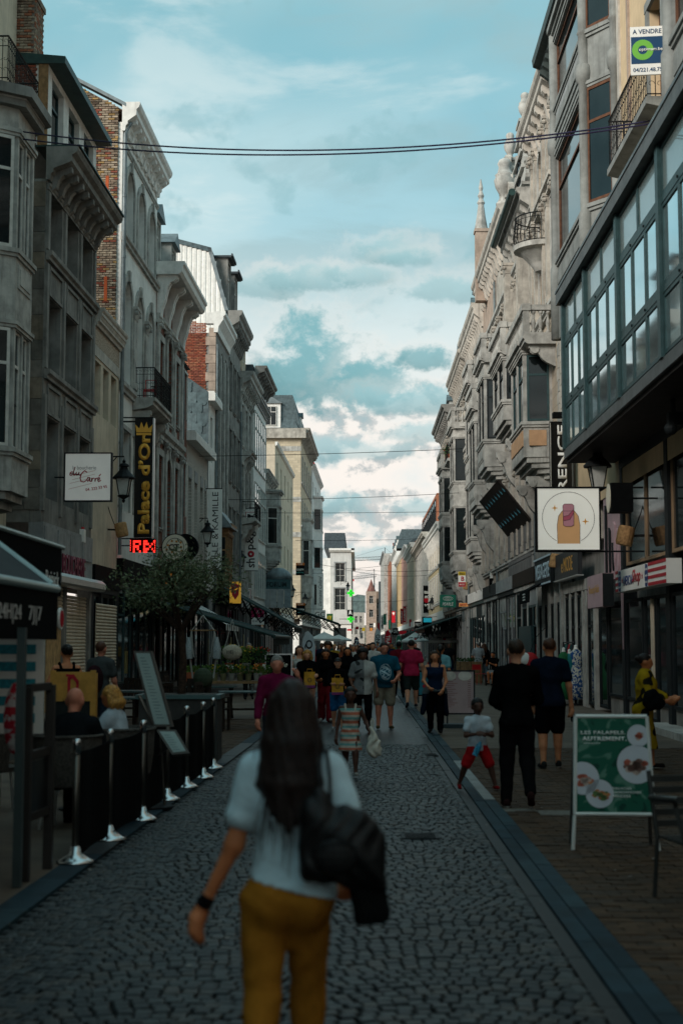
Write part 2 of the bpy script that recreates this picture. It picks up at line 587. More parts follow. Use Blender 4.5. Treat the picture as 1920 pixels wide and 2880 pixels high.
 # ------------------------------------------------------------------ ground, carriageway, kerbs, pavements
def kerb_l(Y):
 return-2.62+0.022*min(Y,60)+0.004*max(0,Y-60)
def kerb_r(Y):
 return 1.52
def sheet(name,pts,z,m,kind='structure'):
 b=MB()
 b.poly([(x,y,z)for(x,y)in pts])
 return tag(b.build(name,m),kind=kind)
gm=mat('earth',(0.09,0.085,0.08),0.95,var=0.3,scale=.5)
sheet('ground',[(-1500,-300),(1500,-300),(1500,3000),(-1500,3000)],-0.06,gm)
def cobble_far_mat():
 m=mat('road_setts',(0.060,0.066,0.066),0.5,0,0,spec=.2)
 t=NT(m.node_tree)
 b=m.node_tree.nodes['Principled BSDF']
 g=t.n('ShaderNodeNewGeometry')
 vo=t.n('ShaderNodeTexVoronoi')
 vo.inputs['Scale'].default_value=9.5
 vo.inputs['Randomness'].default_value=0.55
 t.link(g.outputs['Position'],vo.inputs['Vector'])
 n1,_=t.noise(g.outputs['Position'],0.5,5,.6)
 c=t.mix(t.mapr(vo.outputs['Color'],0.2,0.8),(0.028,0.032,0.033),(0.050,0.055,0.056))  # far setts paler than near ones: brighter light up the street put into colour
 c=t.mix(t.mapr(n1,.35,.7),c,(0.034,0.034,0.032))
 c=t.mix(t.mapr(vo.outputs['Distance'],0.42,0.62),c,(0.010,0.009,0.009))
 t.link(c,b.inputs['Base Color'])
 bp=t.n('ShaderNodeBump')
 bp.inputs['Strength'].default_value=0.6
 bp.inputs['Distance'].default_value=0.01
 t.link(t.math('SUBTRACT',1.0,vo.outputs['Distance']),bp.inputs['Height'])
 t.link(bp.outputs[0],b.inputs['Normal'])
 return m
bed=mat('joint_sand',(0.010,0.009,0.008),0.95,var=0.4,scale=14)
NEAR0,NEAR1=5.4,25.0
def strip(x0f,x1f,ya,yb,n=12):
 ys=np.linspace(ya,yb,n)
 return[(x0f(y),y)for y in ys]+[(x1f(y),y)for y in ys[::-1]]
road=sheet('road',strip(lambda y:kerb_l(y)+.22,lambda y:1.165,-6,NEAR1,8),-0.022,bed)
sheet('road_far',strip(lambda y:kerb_l(y)+.22,lambda y:1.165,NEAR1,480,30),0.0,cobble_far_mat())
SETT=[]
for i,(a,bb,c)in enumerate([((.014,.017,.019),.35,14),((.036,.041,.042),.35,14),((.040,.036,.032),.35,14),((.014,.017,.019),.35,14)]):
 SETT.append(mat('sett_%d'%i,a,0.5,var=bb,scale=c,bump=0.3,bscale=120,spec=0.22,dirt=.55,dirtc=(.010,.009,.008)))
def sett_verts(cx,cy,w,l,h,rot):
 e=0.010
 ca,sa=math.cos(rot),math.sin(rot)
 out=[]
 for(z,k)in((-0.03,0.0),(h-0.005,0.0),(h,e)):
  for(x,y)in((-1,-1),(1,-1),(1,1),(-1,1)):
   px,py=x*(w/2-k),y*(l/2-k)
   out.append((cx+px*ca-py*sa,cy+px*sa+py*ca,z+(rng.random()-.5)*0.004))
 return out
SF=[(0,1,5,4),(1,2,6,5),(2,3,7,6),(3,0,4,7),(4,5,9,8),(5,6,10,9),(6,7,11,10),(7,4,8,11),(8,9,10,11)]
setts=[]
row=0
y=NEAR0
AR=1.34
while y<NEAR1:
 xl,xr=kerb_l(y)+.23,1.165
 x=xl+(0.044 if row%2 else 0.0)
 while x<xr-.02:
  w=0.088+rng.normal()*0.009
  ph=((x+w/2+0.2)/AR)%1.0
  yo=0.15*math.sin(math.pi*ph)
  sl=0.15*math.pi/AR*math.cos(math.pi*ph)
  cx=min(x+w/2,xr-w/2)
  cy=y+yo+rng.normal()*0.006
  if cy<NEAR1+0.05:
   setts.append((cx,cy,w-0.007,0.088+rng.normal()*0.005,0.0+rng.normal()*0.0022,math.atan(sl)*0.9+rng.normal()*.03))
  x+=w
 y+=0.094
 row+=1
setts.sort(key=lambda s:s[1])
vis=[s for s in setts if s[1]>6.75]
near_ids=set(id(s)for s in vis[:300])
shared=[]
for k in range(8):
 b=MB()
 b.add(sett_verts(0,0,1.0,1.0,0.0,0),SF)
 me=b.mesh('sett',SETT[k%4])
 shared.append(me)
stuff=[MB()for _ in range(4)]
bmu=[]
for k in range(8):
 b=MB()
 b.add(sett_verts(0,0,.078+.003*(k%3),.086-.003*(k%2),0.0,0),SF)
 bmu.append(b.mesh('sett',SETT[k%4]))
for i,s in enumerate(setts):
 if id(s)in near_ids:
  ob('sett',bmu[int(rng.integers(8))],road,(s[0],s[1],s[4]),(0,0,s[5]))
 else:
  stuff[int(rng.integers(4))].add(sett_verts(*s),SF)
for k in range(4):
 tag(stuff[k].build('setts',SETT[k],road),kind='stuff')
KS=[mat('bluestone_a',(.014,.034,.046),.7,var=.3,scale=3,dirt=.25,bump=.2),mat('bluestone_b',(.022,.045,.056),.7,var=.3,scale=3,dirt=.25,bump=.2),mat('bluestone_c',(.009,.024,.034),.7,var=.3,scale=3,dirt=.25,bump=.2),mat('bluestone_worn',(.22,.225,.22),.6,var=.2,scale=4,dirt=.2,bump=.2)]
GU=mat('gutter_stone',(.012,.012,.013),.55,var=.3,scale=3,dirt=.3,bump=.25)
def band(name,fx0,fx1,y0,y1,z,mats,step,label=None,worn=None):
 root=thing(name,None,None,(0,0,0))
 tag(root,kind='structure')
 y=y0
 i=0
 while y<y1:
  L=step*(1+0.15*math.sin(i*7.3))
  ya,yb=y+.004,min(y+L,y1)-.004
  b=MB()
  pts=[(fx0(ya),ya),(fx1(ya),ya),(fx1(yb),yb),(fx0(yb),yb)]
  b.prism([(p[0],p[1],-0.05)for p in pts],(0,0,0.05+z+0.003*math.sin(i*3.1)))
  m=mats[int(rng.integers(len(mats)))]
  if worn and worn[0]<y<worn[1]:
   m=KS[3]
  b.build('kerb_stone',m,root)
  y+=L
  i+=1
  step=min(step*1.04,6)
 return root
band('gutter',lambda y:1.17,lambda y:1.27,5.2,120,-0.006,[GU],.9)
band('kerb',lambda y:1.276,lambda y:1.386,5.2,200,0.012,KS[:3],1.0)
band('kerb',lambda y:1.391,lambda y:1.515,5.2,200,0.018,KS[:3],.8,worn=(15.2,21.0))
band('kerb',lambda y:kerb_l(y),lambda y:kerb_l(y)+.225,8.6,200,0.016,KS[:3]+[GU],1.0)
PAVM=[mat('paver_%d'%i,c,.8,var=.25,scale=8,dirt=.3,bump=.4,bscale=90,dirtc=(.05,.045,.04))for i,c in enumerate([(.074,.041,.023),(.060,.034,.020),(.084,.047,.026),(.064,.041,.028)])]
farp=coursed('pavement_far',(.145,.112,.088),(.05,.04,.035),.22,.11,axis='X',dirt=.35,bump=.3)
def pave_far():
 m=mat('pavement_setts',(.13,.098,.075),.8,var=.25,scale=1.2,dirt=.4,bump=.5,bscale=14,dirtc=(.06,.05,.045))  # lighter than the built pavers, colour standing in for stronger daylight up the street
 return m
pr=sheet('pavement',strip(lambda y:1.52,lambda y:7.0,-6,24,3),-0.014,mat('paver_joint',(.032,.024,.019),.95,var=.35,scale=12))
sheet('pavement_far',strip(lambda y:1.52,lambda y:6.6,24,480,4),0.012,pave_far())
pl=sheet('pavement',strip(lambda y:-9.5,lambda y:kerb_l(y)-.002,20,33,4),-0.014,mt('paver_joint'))
sheet('pavement_far',strip(lambda y:-9.5,lambda y:kerb_l(y)-.002,33,480,30),0.012,pave_far())
sheet('pavement_near',strip(lambda y:-9.5,lambda y:kerb_l(y)-.002,-6,20,5),0.012,pave_far())
def pavers(root,x0f,x1f,y0,y1,near_min):
 PW,PL=.215,.105
 items=[]
 y,r=y0,0
 while y<y1:
  x=x0f(y)+(PW/2 if r%2 else 0)-PW/2
  while x<x1f(y):
   xa,xb=max(x,x0f(y)+.003),x+PW
   if xb-xa>.04:
    items.append((xa,xb-.008,y,y+PL-.008))
   x+=PW
  y+=PL
  r+=1
 def vf(it,z):
  xa,xb,ya,yb=it
  t=.012
  c=.03 if rng.random()<.16 else.006
  c2=.025 if rng.random()<.12 else.006
  top=[(xa+c,ya),(xb-c2,ya),(xb,ya+c2),(xb,yb-c2),(xb-c2,yb),(xa+.006,yb),(xa,yb-.006),(xa,ya+c)]
  return[(p[0],p[1],z)for p in top]+[(p[0],p[1],-0.03)for p in top]
 n=8
 fs=[tuple(range(8))]+[(i,n+i,n+(i+1)%n,(i+1)%n)for i in range(n)]
 inview=[it for it in items if it[3]>near_min and(it[0]*FPX/it[3]<960)]
 inview.sort(key=lambda it:it[3])
 keep=set(id(i)for i in inview[:300])
 uni=[]
 for k in range(12):
  b=MB()
  b.add(vf((0,PW-.008,0,PL-.008),0),fs)
  uni.append(b.mesh('paver',PAVM[k%4]))
 st=[MB()for _ in range(4)]
 for it in items:
  z=0.010+rng.normal()*.0022
  if id(it)in keep and it[1]-it[0]>PW-.02:
   ob('paver',uni[int(rng.integers(12))],root,(it[0],it[2],z))
  else:
   st[int(rng.integers(4))].add(vf(it,z),fs)
 for k in range(4):
  tag(st[k].build('pavers',PAVM[k],root),kind='stuff')
pavers(pr,lambda y:1.52,lambda y:6.25,6.6,24,7.1)
pavers(pl,lambda y:-5.2,lambda y:kerb_l(y)-.006,21.0,33,22)
b=MB();b.box(1.5,1.85,15.05,15.3,.012,.0155);b.box(1.85,2.3,14.75,15.15,.012,.0155)
tag(b.build('pavement_patch',mat('pale_mortar',(.16,.145,.125),.9,var=.3,scale=20)),kind='structure')
# ------------------------------------------------------------------ facades
MC={}
def cmesh(key,fn):
 if key not in MC:
  MC[key]=fn()
 return MC[key]
def house(name,label,x,y,side,group='old town houses along the street',cat='building',face=0.0):
 """Empty at the facade's left foot seen from the street; local x runs along the facade, -y towards the street"""
 rz=math.pi/2 if side=='L' else-math.pi/2
 return thing(name,label,cat,(x,y,0),rz+face,group)
def wall_mesh(W,z0,z1,holes,depth=5.0,rev=.28,mats=('stone_grey',),ends=True,roof=True):
 """a facade with real openings: holes = (u0, u1, za, zb, arch) ; arch: rise of a rounded head"""
 b=MB()
 us=sorted(set([0.0,W]+[h[0]for h in holes]+[h[1]for h in holes]))
 zs=sorted(set([z0,z1]+[h[2]for h in holes]+[h[3]for h in holes]))
 us=[u for i,u in enumerate(us)if i==0 or u-us[i-1]>1e-5]
 zs=[z for i,z in enumerate(zs)if i==0 or z-zs[i-1]>1e-5]
 def inh(u,z):
  return any(h[0]<u<h[1]and h[2]<z<h[3]for h in holes)
 for j in range(len(zs)-1):
  run=None
  for i in range(len(us)):
   solid=i<len(us)-1 and not inh((us[i]+us[i+1])/2,(zs[j]+zs[j+1])/2)
   if solid and run is None:
    run=us[i]
   if not solid and run is not None:
    b.quad((run,0,zs[j]),(us[i],0,zs[j]),(us[i],0,zs[j+1]),(run,0,zs[j+1]))
    run=None
 for(u0,u1,za,zb,rise)in[tuple(h)+(0,)*(5-len(h))for h in holes]:
  if rise>0:
   n=12
   r=(u1-u0)/2
   uc=(u0+u1)/2
   arc=[(uc-r*math.cos(math.pi*k/n),zb-rise+rise*math.sin(math.pi*k/n))for k in range(n+1)]
   for k in range(n):
    p,q=arc[k],arc[k+1]
    cu=u0 if k<n/2 else u1
    b.add([(p[0],0,p[1]),(q[0],0,q[1]),(cu,0,zb)],[(0,1,2)])
    b.quad((p[0],0,p[1]),(p[0],rev,p[1]),(q[0],rev,q[1]),(q[0],0,q[1]))
   zt=zb-rise
  else:
   zt=zb
   b.quad((u0,0,zb),(u1,0,zb),(u1,rev,zb),(u0,rev,zb))
  b.quad((u0,0,za),(u0,rev,za),(u1,rev,za),(u1,0,za))
  b.quad((u0,0,za),(u0,0,zt),(u0,rev,zt),(u0,rev,za))
  b.quad((u1,0,za),(u1,rev,za),(u1,rev,zt),(u1,0,zt))
 if ends:
  b.quad((0,0,z0),(0,depth,z0),(0,depth,z1),(0,0,z1))
  b.quad((W,0,z0),(W,0,z1),(W,depth,z1),(W,depth,z0))
  b.quad((0,depth,z0),(W,depth,z0),(W,depth,z1),(0,depth,z1))
  if roof:
   b.quad((0,0,z1),(W,0,z1),(W,depth,z1),(0,depth,z1))
 return b
def wframe(w,h,kind,rise,fm):
 """a window frame in the xz plane, foot at z=0, centred on x; outer face at y=0"""
 def mk():
  b=MB()
  t=0.07 if w>.7 else.055
  hw=w/2
  zt=h-rise
  b.box(-hw,-hw+t,0,.07,0,zt)
  b.box(hw-t,hw,0,.07,0,zt)
  b.box(-hw+t,hw-t,0,.07,0,t)
  if rise>0:
   n=10
   pts=[(-hw*math.cos(math.pi*k/n),zt+rise*math.sin(math.pi*k/n))for k in range(n+1)]
   pin=[(-(hw-t)*math.cos(math.pi*k/n),zt+(rise-t)*math.sin(math.pi*k/n))for k in range(n+1)]
   for k in range(n):
    b.prism([(pts[k][0],0,pts[k][1]),(pts[k+1][0],0,pts[k+1][1]),(pin[k+1][0],0,pin[k+1][1]),(pin[k][0],0,pin[k][1])],(0,.07,0))
   b.box(-hw+t,hw-t,.003,.067,zt-t/2,zt+t/2)
  else:
   b.box(-hw+t,hw-t,0,.07,h-t,h)
  if kind in('cross','T'):
   zc=(zt if rise==0 else zt)*.70
   b.box(-hw+t,hw-t,-.008,.066,zc-.035,zc+.035)
   b.box(-.03,.03,.004,.062,t,zc-.035)
   if kind=='cross':
    b.box(-.03,.03,.004,.062,zc+.035,zt-t)
  if kind=='sash':
   zc=zt*.5
   b.box(-hw+t,hw-t,-.006,.066,zc-.03,zc+.03)
  if kind=='trans':
   zc=zt*.70
   b.box(-hw+t,hw-t,-.008,.066,zc-.035,zc+.035)
  if kind=='six':
   b.box(-.022,.022,.004,.062,t,zt-t)
   for q in(.34,.66):
    b.box(-hw+t,hw-t,.002,.064,zt*q-.02,zt*q+.02)
  return b.mesh('window',fm)
 return cmesh(('wf',round(w,2),round(h,2),kind,round(rise,2),fm),mk)
def wpane(w,h,rise,gm):
 def mk():
  b=MB()
  hw=w/2-.02
  if rise>0:
   n=10
   pts=[(-hw,0,0.01),(hw,0,0.01)]+[(hw*math.cos(math.pi*k/n),0,h-rise+(rise-.02)*math.sin(math.pi*k/n))for k in range(n+1)]
   b.prism(pts,(0,.012,0))
  else:
   b.box(-hw,hw,0,.012,0.01,h-.01)
  return b.mesh('pane',gm)
 return cmesh(('wp',round(w,2),round(h,2),round(rise,2),gm),mk)
def window(root,u,z,w,h,kind='T',rise=0.0,fm='frame_white',gm='glass',rev=.20,sill=None,surround=None,sw=.14,blind=False):
 f=ob('window',wframe(w,h,kind,rise,fm),root,(u,rev,z))
 ob('pane',wpane(w,h,rise,gm),f,(0,.035,0))
 if blind or(w>.8 and gm=='glass' and rng.random()<.22):
  b=cmesh(('bl',round(w,2),round(h,2)),lambda:MB().box(-w/2+.08,w/2-.08,0,.004,h*.45,h-rise*.6-.09).mesh('blind','glass_blind'))
  ob('blind',b,f,(0,.03,0))
 if sill:
  me=cmesh(('sill',round(w,2),sill),lambda:MB().profile_u([(0.1,0),(-.10,0),(-.10,-.05),(-.06,-.07),(-.06,-.12),(.1,-.12)],-w/2-.08,w/2+.08).mesh('sill',sill))
  ob('sill',me,f,(0,-rev-.002,0))
 if surround:
  def mk():
   b=MB()
   hw=w/2
   d0,d1=-.06,.04
   zt=h-rise
   b.box(-hw-sw,-hw-.001,d0,d1,0,zt)
   b.box(hw+.001,hw+sw,d0,d1,0,zt)
   if rise>0:
    n=12
    for k in range(n):
     a0,a1=math.pi*k/n,math.pi*(k+1)/n
     P=lambda r,rr,a:(-r*math.cos(a),d0,zt+rr*math.sin(a))
     b.prism([P(hw+.001,rise+.001,a0),P(hw+sw,rise+sw,a0),P(hw+sw,rise+sw,a1),P(hw+.001,rise+.001,a1)],(0,d1-d0,0))
    b.prism([(-.09,d0-.05,zt+rise-.03),(.09,d0-.05,zt+rise-.03),(.13,d0-.05,zt+rise+sw+.1),(-.13,d0-.05,zt+rise+sw+.1)],(0,.09,0))
   else:
    b.box(-hw-sw-.02,hw+sw+.02,d0-.012,d1,h+.001,h+sw)
   return b.mesh('surround',surround)
  ob('surround',cmesh(('sur',round(w,2),round(h,2),round(rise,2),surround,sw),mk),f,(0,-rev,0))
 return f
def cornice(root,W,z,proj,h,m,name='cornice',e=0.0,brackets=0,bm=None,bh=None,bw=.16,u0=0.0,soffit=None):
 """projecting moulded cornice: top at z+h, foot at z"""
 prof=[(.02,0),(-.08,0),(-.10,h*.18),(-.16,h*.24),(-.16,h*.34),(-proj*.72,h*.52),(-proj*.80,h*.56),(-proj*.80,h*.74),(-proj*.94,h*.82),(-proj,h*.92),(-proj,h),(.02,h)]
 b=MB()
 b.profile_u(prof,u0-e,u0+W+e)
 c=b.build(name,m,root,(0,0,z))
 if brackets:
  bh=bh or h*.6
  def mk():
   q=MB()
   pj=proj*.72
   pts=[(0,0),(-pj,0),(-pj,-bh*.22),(-pj*.78,-bh*.34),(-pj*.62,-bh*.34),(-pj*.42,-bh*.55),(-pj*.3,-bh*.85),(-.05,-bh),(0,-bh)]
   q.prism([(-bw/2,y,zz)for(y,zz)in pts],(bw,0,0))
   return q.mesh('bracket',bm or m)
  me=cmesh(('brk',round(proj,2),round(bh,2),bw,bm or m),mk)
  for i in range(brackets):
   uu=u0+(i+.5)*W/brackets
   ob('bracket',me,root,(uu,.0,z+h*.50))
 return c
def string_course(root,W,z,h,proj,m,u0=0.0,name='string_course'):
 b=MB().profile_u([(.02,0),(-proj*.6,0),(-proj*.6,h*.35),(-proj,h*.55),(-proj,h),(.02,h)],u0,u0+W)
 return b.build(name,m,root,(0,0,z))
def pilaster(root,u,z0,z1,w,proj,m,cap=True,fl=0):
 h=z1-z0
 def mk():
  b=MB()
  b.box(-w/2-.04,w/2+.04,-proj-.04,.02,0,.22)
  b.box(-w/2,w/2,-proj,.02,.22,h-(.4 if cap else 0))
  if cap:
   b.box(-w/2-.02,w/2+.02,-proj-.02,.02,h-.40,h-.36)
   b.prism([(-w/2,-proj-.01,h-.36),(w/2,-proj-.01,h-.36),(w/2+.08,-proj-.09,h-.1),(-w/2-.08,-proj-.09,h-.1)],(0,proj+.02,0))
   for s in(-1,1):
    b.lathe([(.001,-proj-.13),(.07,-proj-.13),(.07,-proj-.02),(.001,-proj-.02)],(s*(w/2+.02),0,h-.2),8,'y')
   b.box(-w/2-.1,w/2+.1,-proj-.12,.02,h-.1,h)
  for k in range(fl):
   uu=-w/2+(k+.5)*w/fl
   b.box(uu-w/fl*.28,uu+w/fl*.28,-proj-.018,-proj+.001,.26,h-.44)
  return b.mesh('pilaster',m)
 return ob('pilaster',cmesh(('pil',round(h,2),round(w,2),round(proj,2),m,cap,fl),mk),root,(u,0,z0))
def baluster_mesh(h,m,r=.07):
 return cmesh(('bal',round(h,2),m,r),lambda:MB().lathe([(r,0),(r,h*.08),(r*.55,h*.12),(r*.55,h*.2),(r*1.15,h*.42),(r*.9,h*.55),(r*.42,h*.72),(r*.5,h*.86),(r,h*.9),(r,h)],n=8).mesh('baluster',m,True))
def stone_balcony(root,u0,u1,z,proj,m,rail=.95,under=True):
 """stone balcony: slab, balusters, handrail, two consoles"""
 W=u1-u0
 b=MB().profile_u([(.0,0),(-proj,0),(-proj,-.10),(-proj+.06,-.14),(-proj+.06,-.22),(-proj+.16,-.28),(0,-.28)],u0,u1)
 r=b.build('balcony',m,root,(0,0,z))
 n=max(3,int(W/.26))
 bme=baluster_mesh(rail-.30,m)
 for i in range(n):
  ob('baluster',bme,r,(u0+.16+(W-.32)*i/(n-1),-proj+.12,.08))
 k=max(2,int(proj/.26))
 for i in range(1,k):
  for uu in(u0+.1,u1-.1):
   ob('baluster',bme,r,(uu,-proj+.12+(proj-.12)*i/k,.08))
 q=MB()
 q.box(u0,u1,-proj+.02,-proj+.22,.0,.08)
 q.box(u0-.03,u1+.03,-proj-.02,-proj+.26,rail-.22,rail)
 for uu in(u0,u1-.2):
  q.box(uu,uu+.2,-proj+.02,-proj+.22,.08,rail-.22)
  q.box(uu-(.02 if uu==u0 else-.02),uu+.2,-proj+.22,0,0,.08)
  q.box(uu,uu+.2,-proj+.26,0,rail-.20,rail-.03)
 q.build('handrail',m,r)
 if under:
  me=cmesh(('cons',round(proj,2),m),lambda:console_mesh(proj*.8,.7,.2,m))
  for uu in(u0+.25,u1-.25):
   ob('console',me,r,(uu,0,-.28))
 return r
def console_mesh(p,h,w,m):
 b=MB()
 pts=[(0,0),(-p,0),(-p,-h*.14)]
 for k in range(9):
  a=k/8
  pts.append((-p*(1-a)**.8*(.95-.12*math.sin(a*6.3)),-h*(.18+.82*a)))
 pts.append((0,-h))
 b.prism([(-w/2,y,z)for(y,z)in pts],(w,0,0))
 for s in(-1,1):
  b.lathe([(.001,-.03),(p*.17,-.03),(p*.17,.03),(.001,.03)],(s*w/2,-p*.78,-h*.2),10,'x')
 return b.mesh('console',m)
def iron_rail(root,u0,u1,z,proj,h=.95,m='iron',curl=True,step=.12,name='railing'):
 """wrought iron balcony front: bars with scrolls"""
 b=MB()
 def run(p,q):
  L=(Vector(q)-Vector(p)).length
  n=max(2,int(L/step))
  d=(Vector(q)-Vector(p))/n
  for zz,r in((.06,.014),(h,.022),(h*.78,.010)):
   b.tube([Vector(p)+Vector((0,0,zz)),Vector(q)+Vector((0,0,zz))],r,5)
  for i in range(n+1):
   o=Vector(p)+d*i
   b.tube([o+Vector((0,0,.0)),o+Vector((0,0,h))],.009,4)
   if curl and i<n:
    c=o+d*.5
    t=d.normalized()
    for zc,s in((h*.25,1),(h*.5,-1),(h*.89,1)):
     pts=[]
     for k in range(8):
      a=k/7*4.6
      rr=step*.44*(1-k/11)
      pts.append(c+t*(rr*math.cos(a))+Vector((0,0,zc+s*rr*math.sin(a))))
     b.tube(pts,.006,3,False)
 run((u0,0,z),(u0,-proj,z))
 run((u0,-proj,z),(u1,-proj,z))
 run((u1,-proj,z),(u1,0,z))
 return b.build(name,m,root)
def bay(root,u0,u1,z0,z1,proj,m,floors,fm='frame_dark',splay=0.0,top='cornice',gm='glass',panel='stone_grey',base=True,front=1,winf=.72,side=True):
 """a projecting bay: floors = list of (sill z, head z); returns the bay part"""
 W=u1-u0
 outl=[(u0,0),(u0+splay,-proj),(u1-splay,-proj),(u1,0)]
 b=MB()
 zz=z0
 segs=[]
 for(s,t)in floors:
  segs.append((zz,s))
  zz=t
 segs.append((zz,z1))
 body=None
 for(a,c)in segs:
  if c>a:
   b=MB().prism([(p[0],p[1],a)for p in outl],(0,0,c-a))
   o=b.build('bay' if body is None else 'spandrel',m,root if body is None else body)
   body=body or o
 pw=.13
 for(s,t)in floors:
  h=t-s
  for(px,py)in(outl[1],outl[2]):
   sg=1 if px<(u0+u1)/2 else-1
   MB().box(min(px,px+sg*pw),max(px,px+sg*pw),-proj,-proj+pw,s-.001,t+.001).build('pier',m,body)
  fw=(u1-u0-2*splay-2*pw)
  for k in range(1,front):
   uu=u0+splay+pw+fw*k/front
   MB().box(uu-.06,uu+.06,-proj,-proj+.12,s-.001,t+.001).build('pier',m,body)
  MB().box(u0,u0+.07,-.10,0,s-.001,t+.001).build('pier',m,body)
  MB().box(u1-.07,u1,-.10,0,s-.001,t+.001).build('pier',m,body)
  lw=fw/front-(.12 if front>1 else 0)
  for k in range(front):
   uu=u0+splay+pw+fw*(k+.5)/front
   f=ob('window',wframe(lw,h,'trans',0,fm),body,(uu,-proj+.05,s))
   ob('pane',wpane(lw,h,0,gm),f,(0,.035,0))
  if side:
   for sg in(-1,1):
    e0=Vector((u0 if sg<0 else u1,0,0))
    e1=Vector((u0+splay if sg<0 else u1-splay,-proj,0))
    L=(e1-e0).length-pw-.09
    d=(e1-e0).normalized()
    mid=e0+d*(.09+L/2)
    ang=math.atan2(-d.y,-d.x)if sg<0 else math.atan2(d.y,d.x)
    rz=math.atan2(d.y,d.x)+(math.pi if sg<0 else 0)
    f=ob('window',wframe(L,h,'trans',0,fm),body,(mid.x+(.05 if sg<0 else-.05),mid.y,s),(0,0,rz))
    ob('pane',wpane(L,h,0,gm),f,(0,.035,0))
  for zb,hh,pp in((t+.02,.16,.07),(s-.20,.18,.09)):
   ring(outl,zb,hh,pp).build('moulding',m,body)
  if panel and s-.9>z0:
   q=MB()
   q.box(u0+splay+.18,u1-splay-.18,-proj-.025,-proj+.01,s-.85,s-.32)
   q.box(u0+splay+.28,u1-splay-.28,-proj-.045,-proj-.02,s-.76,s-.41)
   q.build('panel',panel,body)
 ring(outl,z1-.02,.26,.20).build('cornice',m,body)
 if base:
  q=MB()
  for k in range(5):
   f=1-(k/5)**1.4
   o=[(u0+(1-f)*.25,0),(u0+splay+(1-f)*.3,-proj*f),(u1-splay-(1-f)*.3,-proj*f),(u1-(1-f)*.25,0)]
   q.prism([(p[0],p[1],z0-.17*(k+1)+.002)for p in o],(0,0,.166))
  q.build('corbel',m,body)
 return body
def ring(outl,z,h,p):
 """a moulding run round a bay's outline"""
 b=MB()
 cx=sum(o[0]for o in outl)/4
 for(hh0,hh1,pp)in((0,h*.45,p*.55),(h*.45,h,p)):
  o=[]
  for(x,y)in outl:
   if y==0:
    o.append((x+(-pp if x<cx else pp),0))
   else:
    o.append((x+(-pp*.6 if x<cx else pp*.6),y-pp))
  b.prism([(q[0],q[1],z+hh0)for q in o],(0,0,hh1-hh0-.001))
 return b
def urn_mesh(s,m):
 return cmesh(('urn',round(s,2),m),lambda:MB().lathe([(.30*s,0),(.30*s,.10*s),(.16*s,.16*s),(.14*s,.34*s),(.20*s,.40*s),(.32*s,.62*s),(.36*s,.86*s),(.30*s,.98*s),(.33*s,1.04*s),(.24*s,1.12*s),(.2*s,1.3*s),(.24*s,1.42*s),(.18*s,1.55*s),(.05*s,1.62*s)],n=12).mesh('urn',m,True))
def dormer(root,u,z,w,h,d,m,roofm,y=0.0,kind='gable',fm='frame_white'):
 b=MB()
 t=.14
 b.box(u-w/2,u-w/2+t,y,y+.2,z,z+h)
 b.box(u+w/2-t,u+w/2,y,y+.2,z,z+h)
 b.box(u-w/2+t,u+w/2-t,y+.001,y+.2,z+h-t,z+h-.001)
 b.box(u-w/2+t,u+w/2-t,y+.001,y+.2,z,z+.1)
 b.box(u-w/2,u-w/2+.06,y+.2,y+d,z,z+h)
 b.box(u+w/2-.06,u+w/2,y+.2,y+d,z,z+h)
 r=b.build('dormer',m,root)
 f=ob('window',wframe(w-2*t,h-t-.1,'cross',0,fm),r,(u,y+.08,z+.1))
 ob('pane',wpane(w-2*t,h-t-.1,0,'glass'),r,(u,y+.12,z+.1))
 q=MB()
 o=.14
 if kind=='gable':
  q.prism([(u-w/2-o,y-.16,z+h),(u+w/2+o,y-.16,z+h),(u,y-.16,z+h+w*.42)],(0,d+.2,0))
 else:
  q.prism([(u-w/2-o,y-.2,z+h),(u+w/2+o,y-.2,z+h),(u+w/2+o,y-.2,z+h+.12),(u-w/2-o,y-.2,z+h+.12)],(0,d+.3,0))
  q.box(u-w/2-o-.05,u+w/2+o+.05,y-.28,y-.2,z+h+.06,z+h+.2)
 q.build('dormer_roof',roofm,r)
 return r
def gable_roof(root,W,z,d,rise,m,u0=0.0,eave=.25,front_ridge=True):
 """roof with its ridge along the street"""
 b=MB()
 b.prism([(u0,-eave,z),(u0,d/2,z+rise),(u0,d,z)],(W,0,0))
 return b.build('roof',m,root)
def mansard(root,W,z,h,m,d=6.0,inset=.9,u0=0.0):
 b=MB()
 b.prism([(u0,.05,z),(u0,inset,z+h),(u0,d-inset,z+h),(u0,d,z)],(W,0,0))
 return b.build('roof',m,root)
def chimney(root,u,y,z,w,d,h,m='brick_b',pots=2,name='chimney'):
 b=MB()
 b.box(u-w/2,u+w/2,y,y+d,z,z+h)
 b.box(u-w/2-.06,u+w/2+.06,y-.06,y+d+.06,z+h,z+h+.14)
 c=b.build(name,m,root)
 for k in range(pots):
  q=MB().lathe([(.13,0),(.11,.4),(.13,.42),(.13,.5)],(u-w/2+(k+.5)*w/pots,y+d/2,z+h+.14),8)
  q.build('chimney_pot','brick_a',c)
 return c
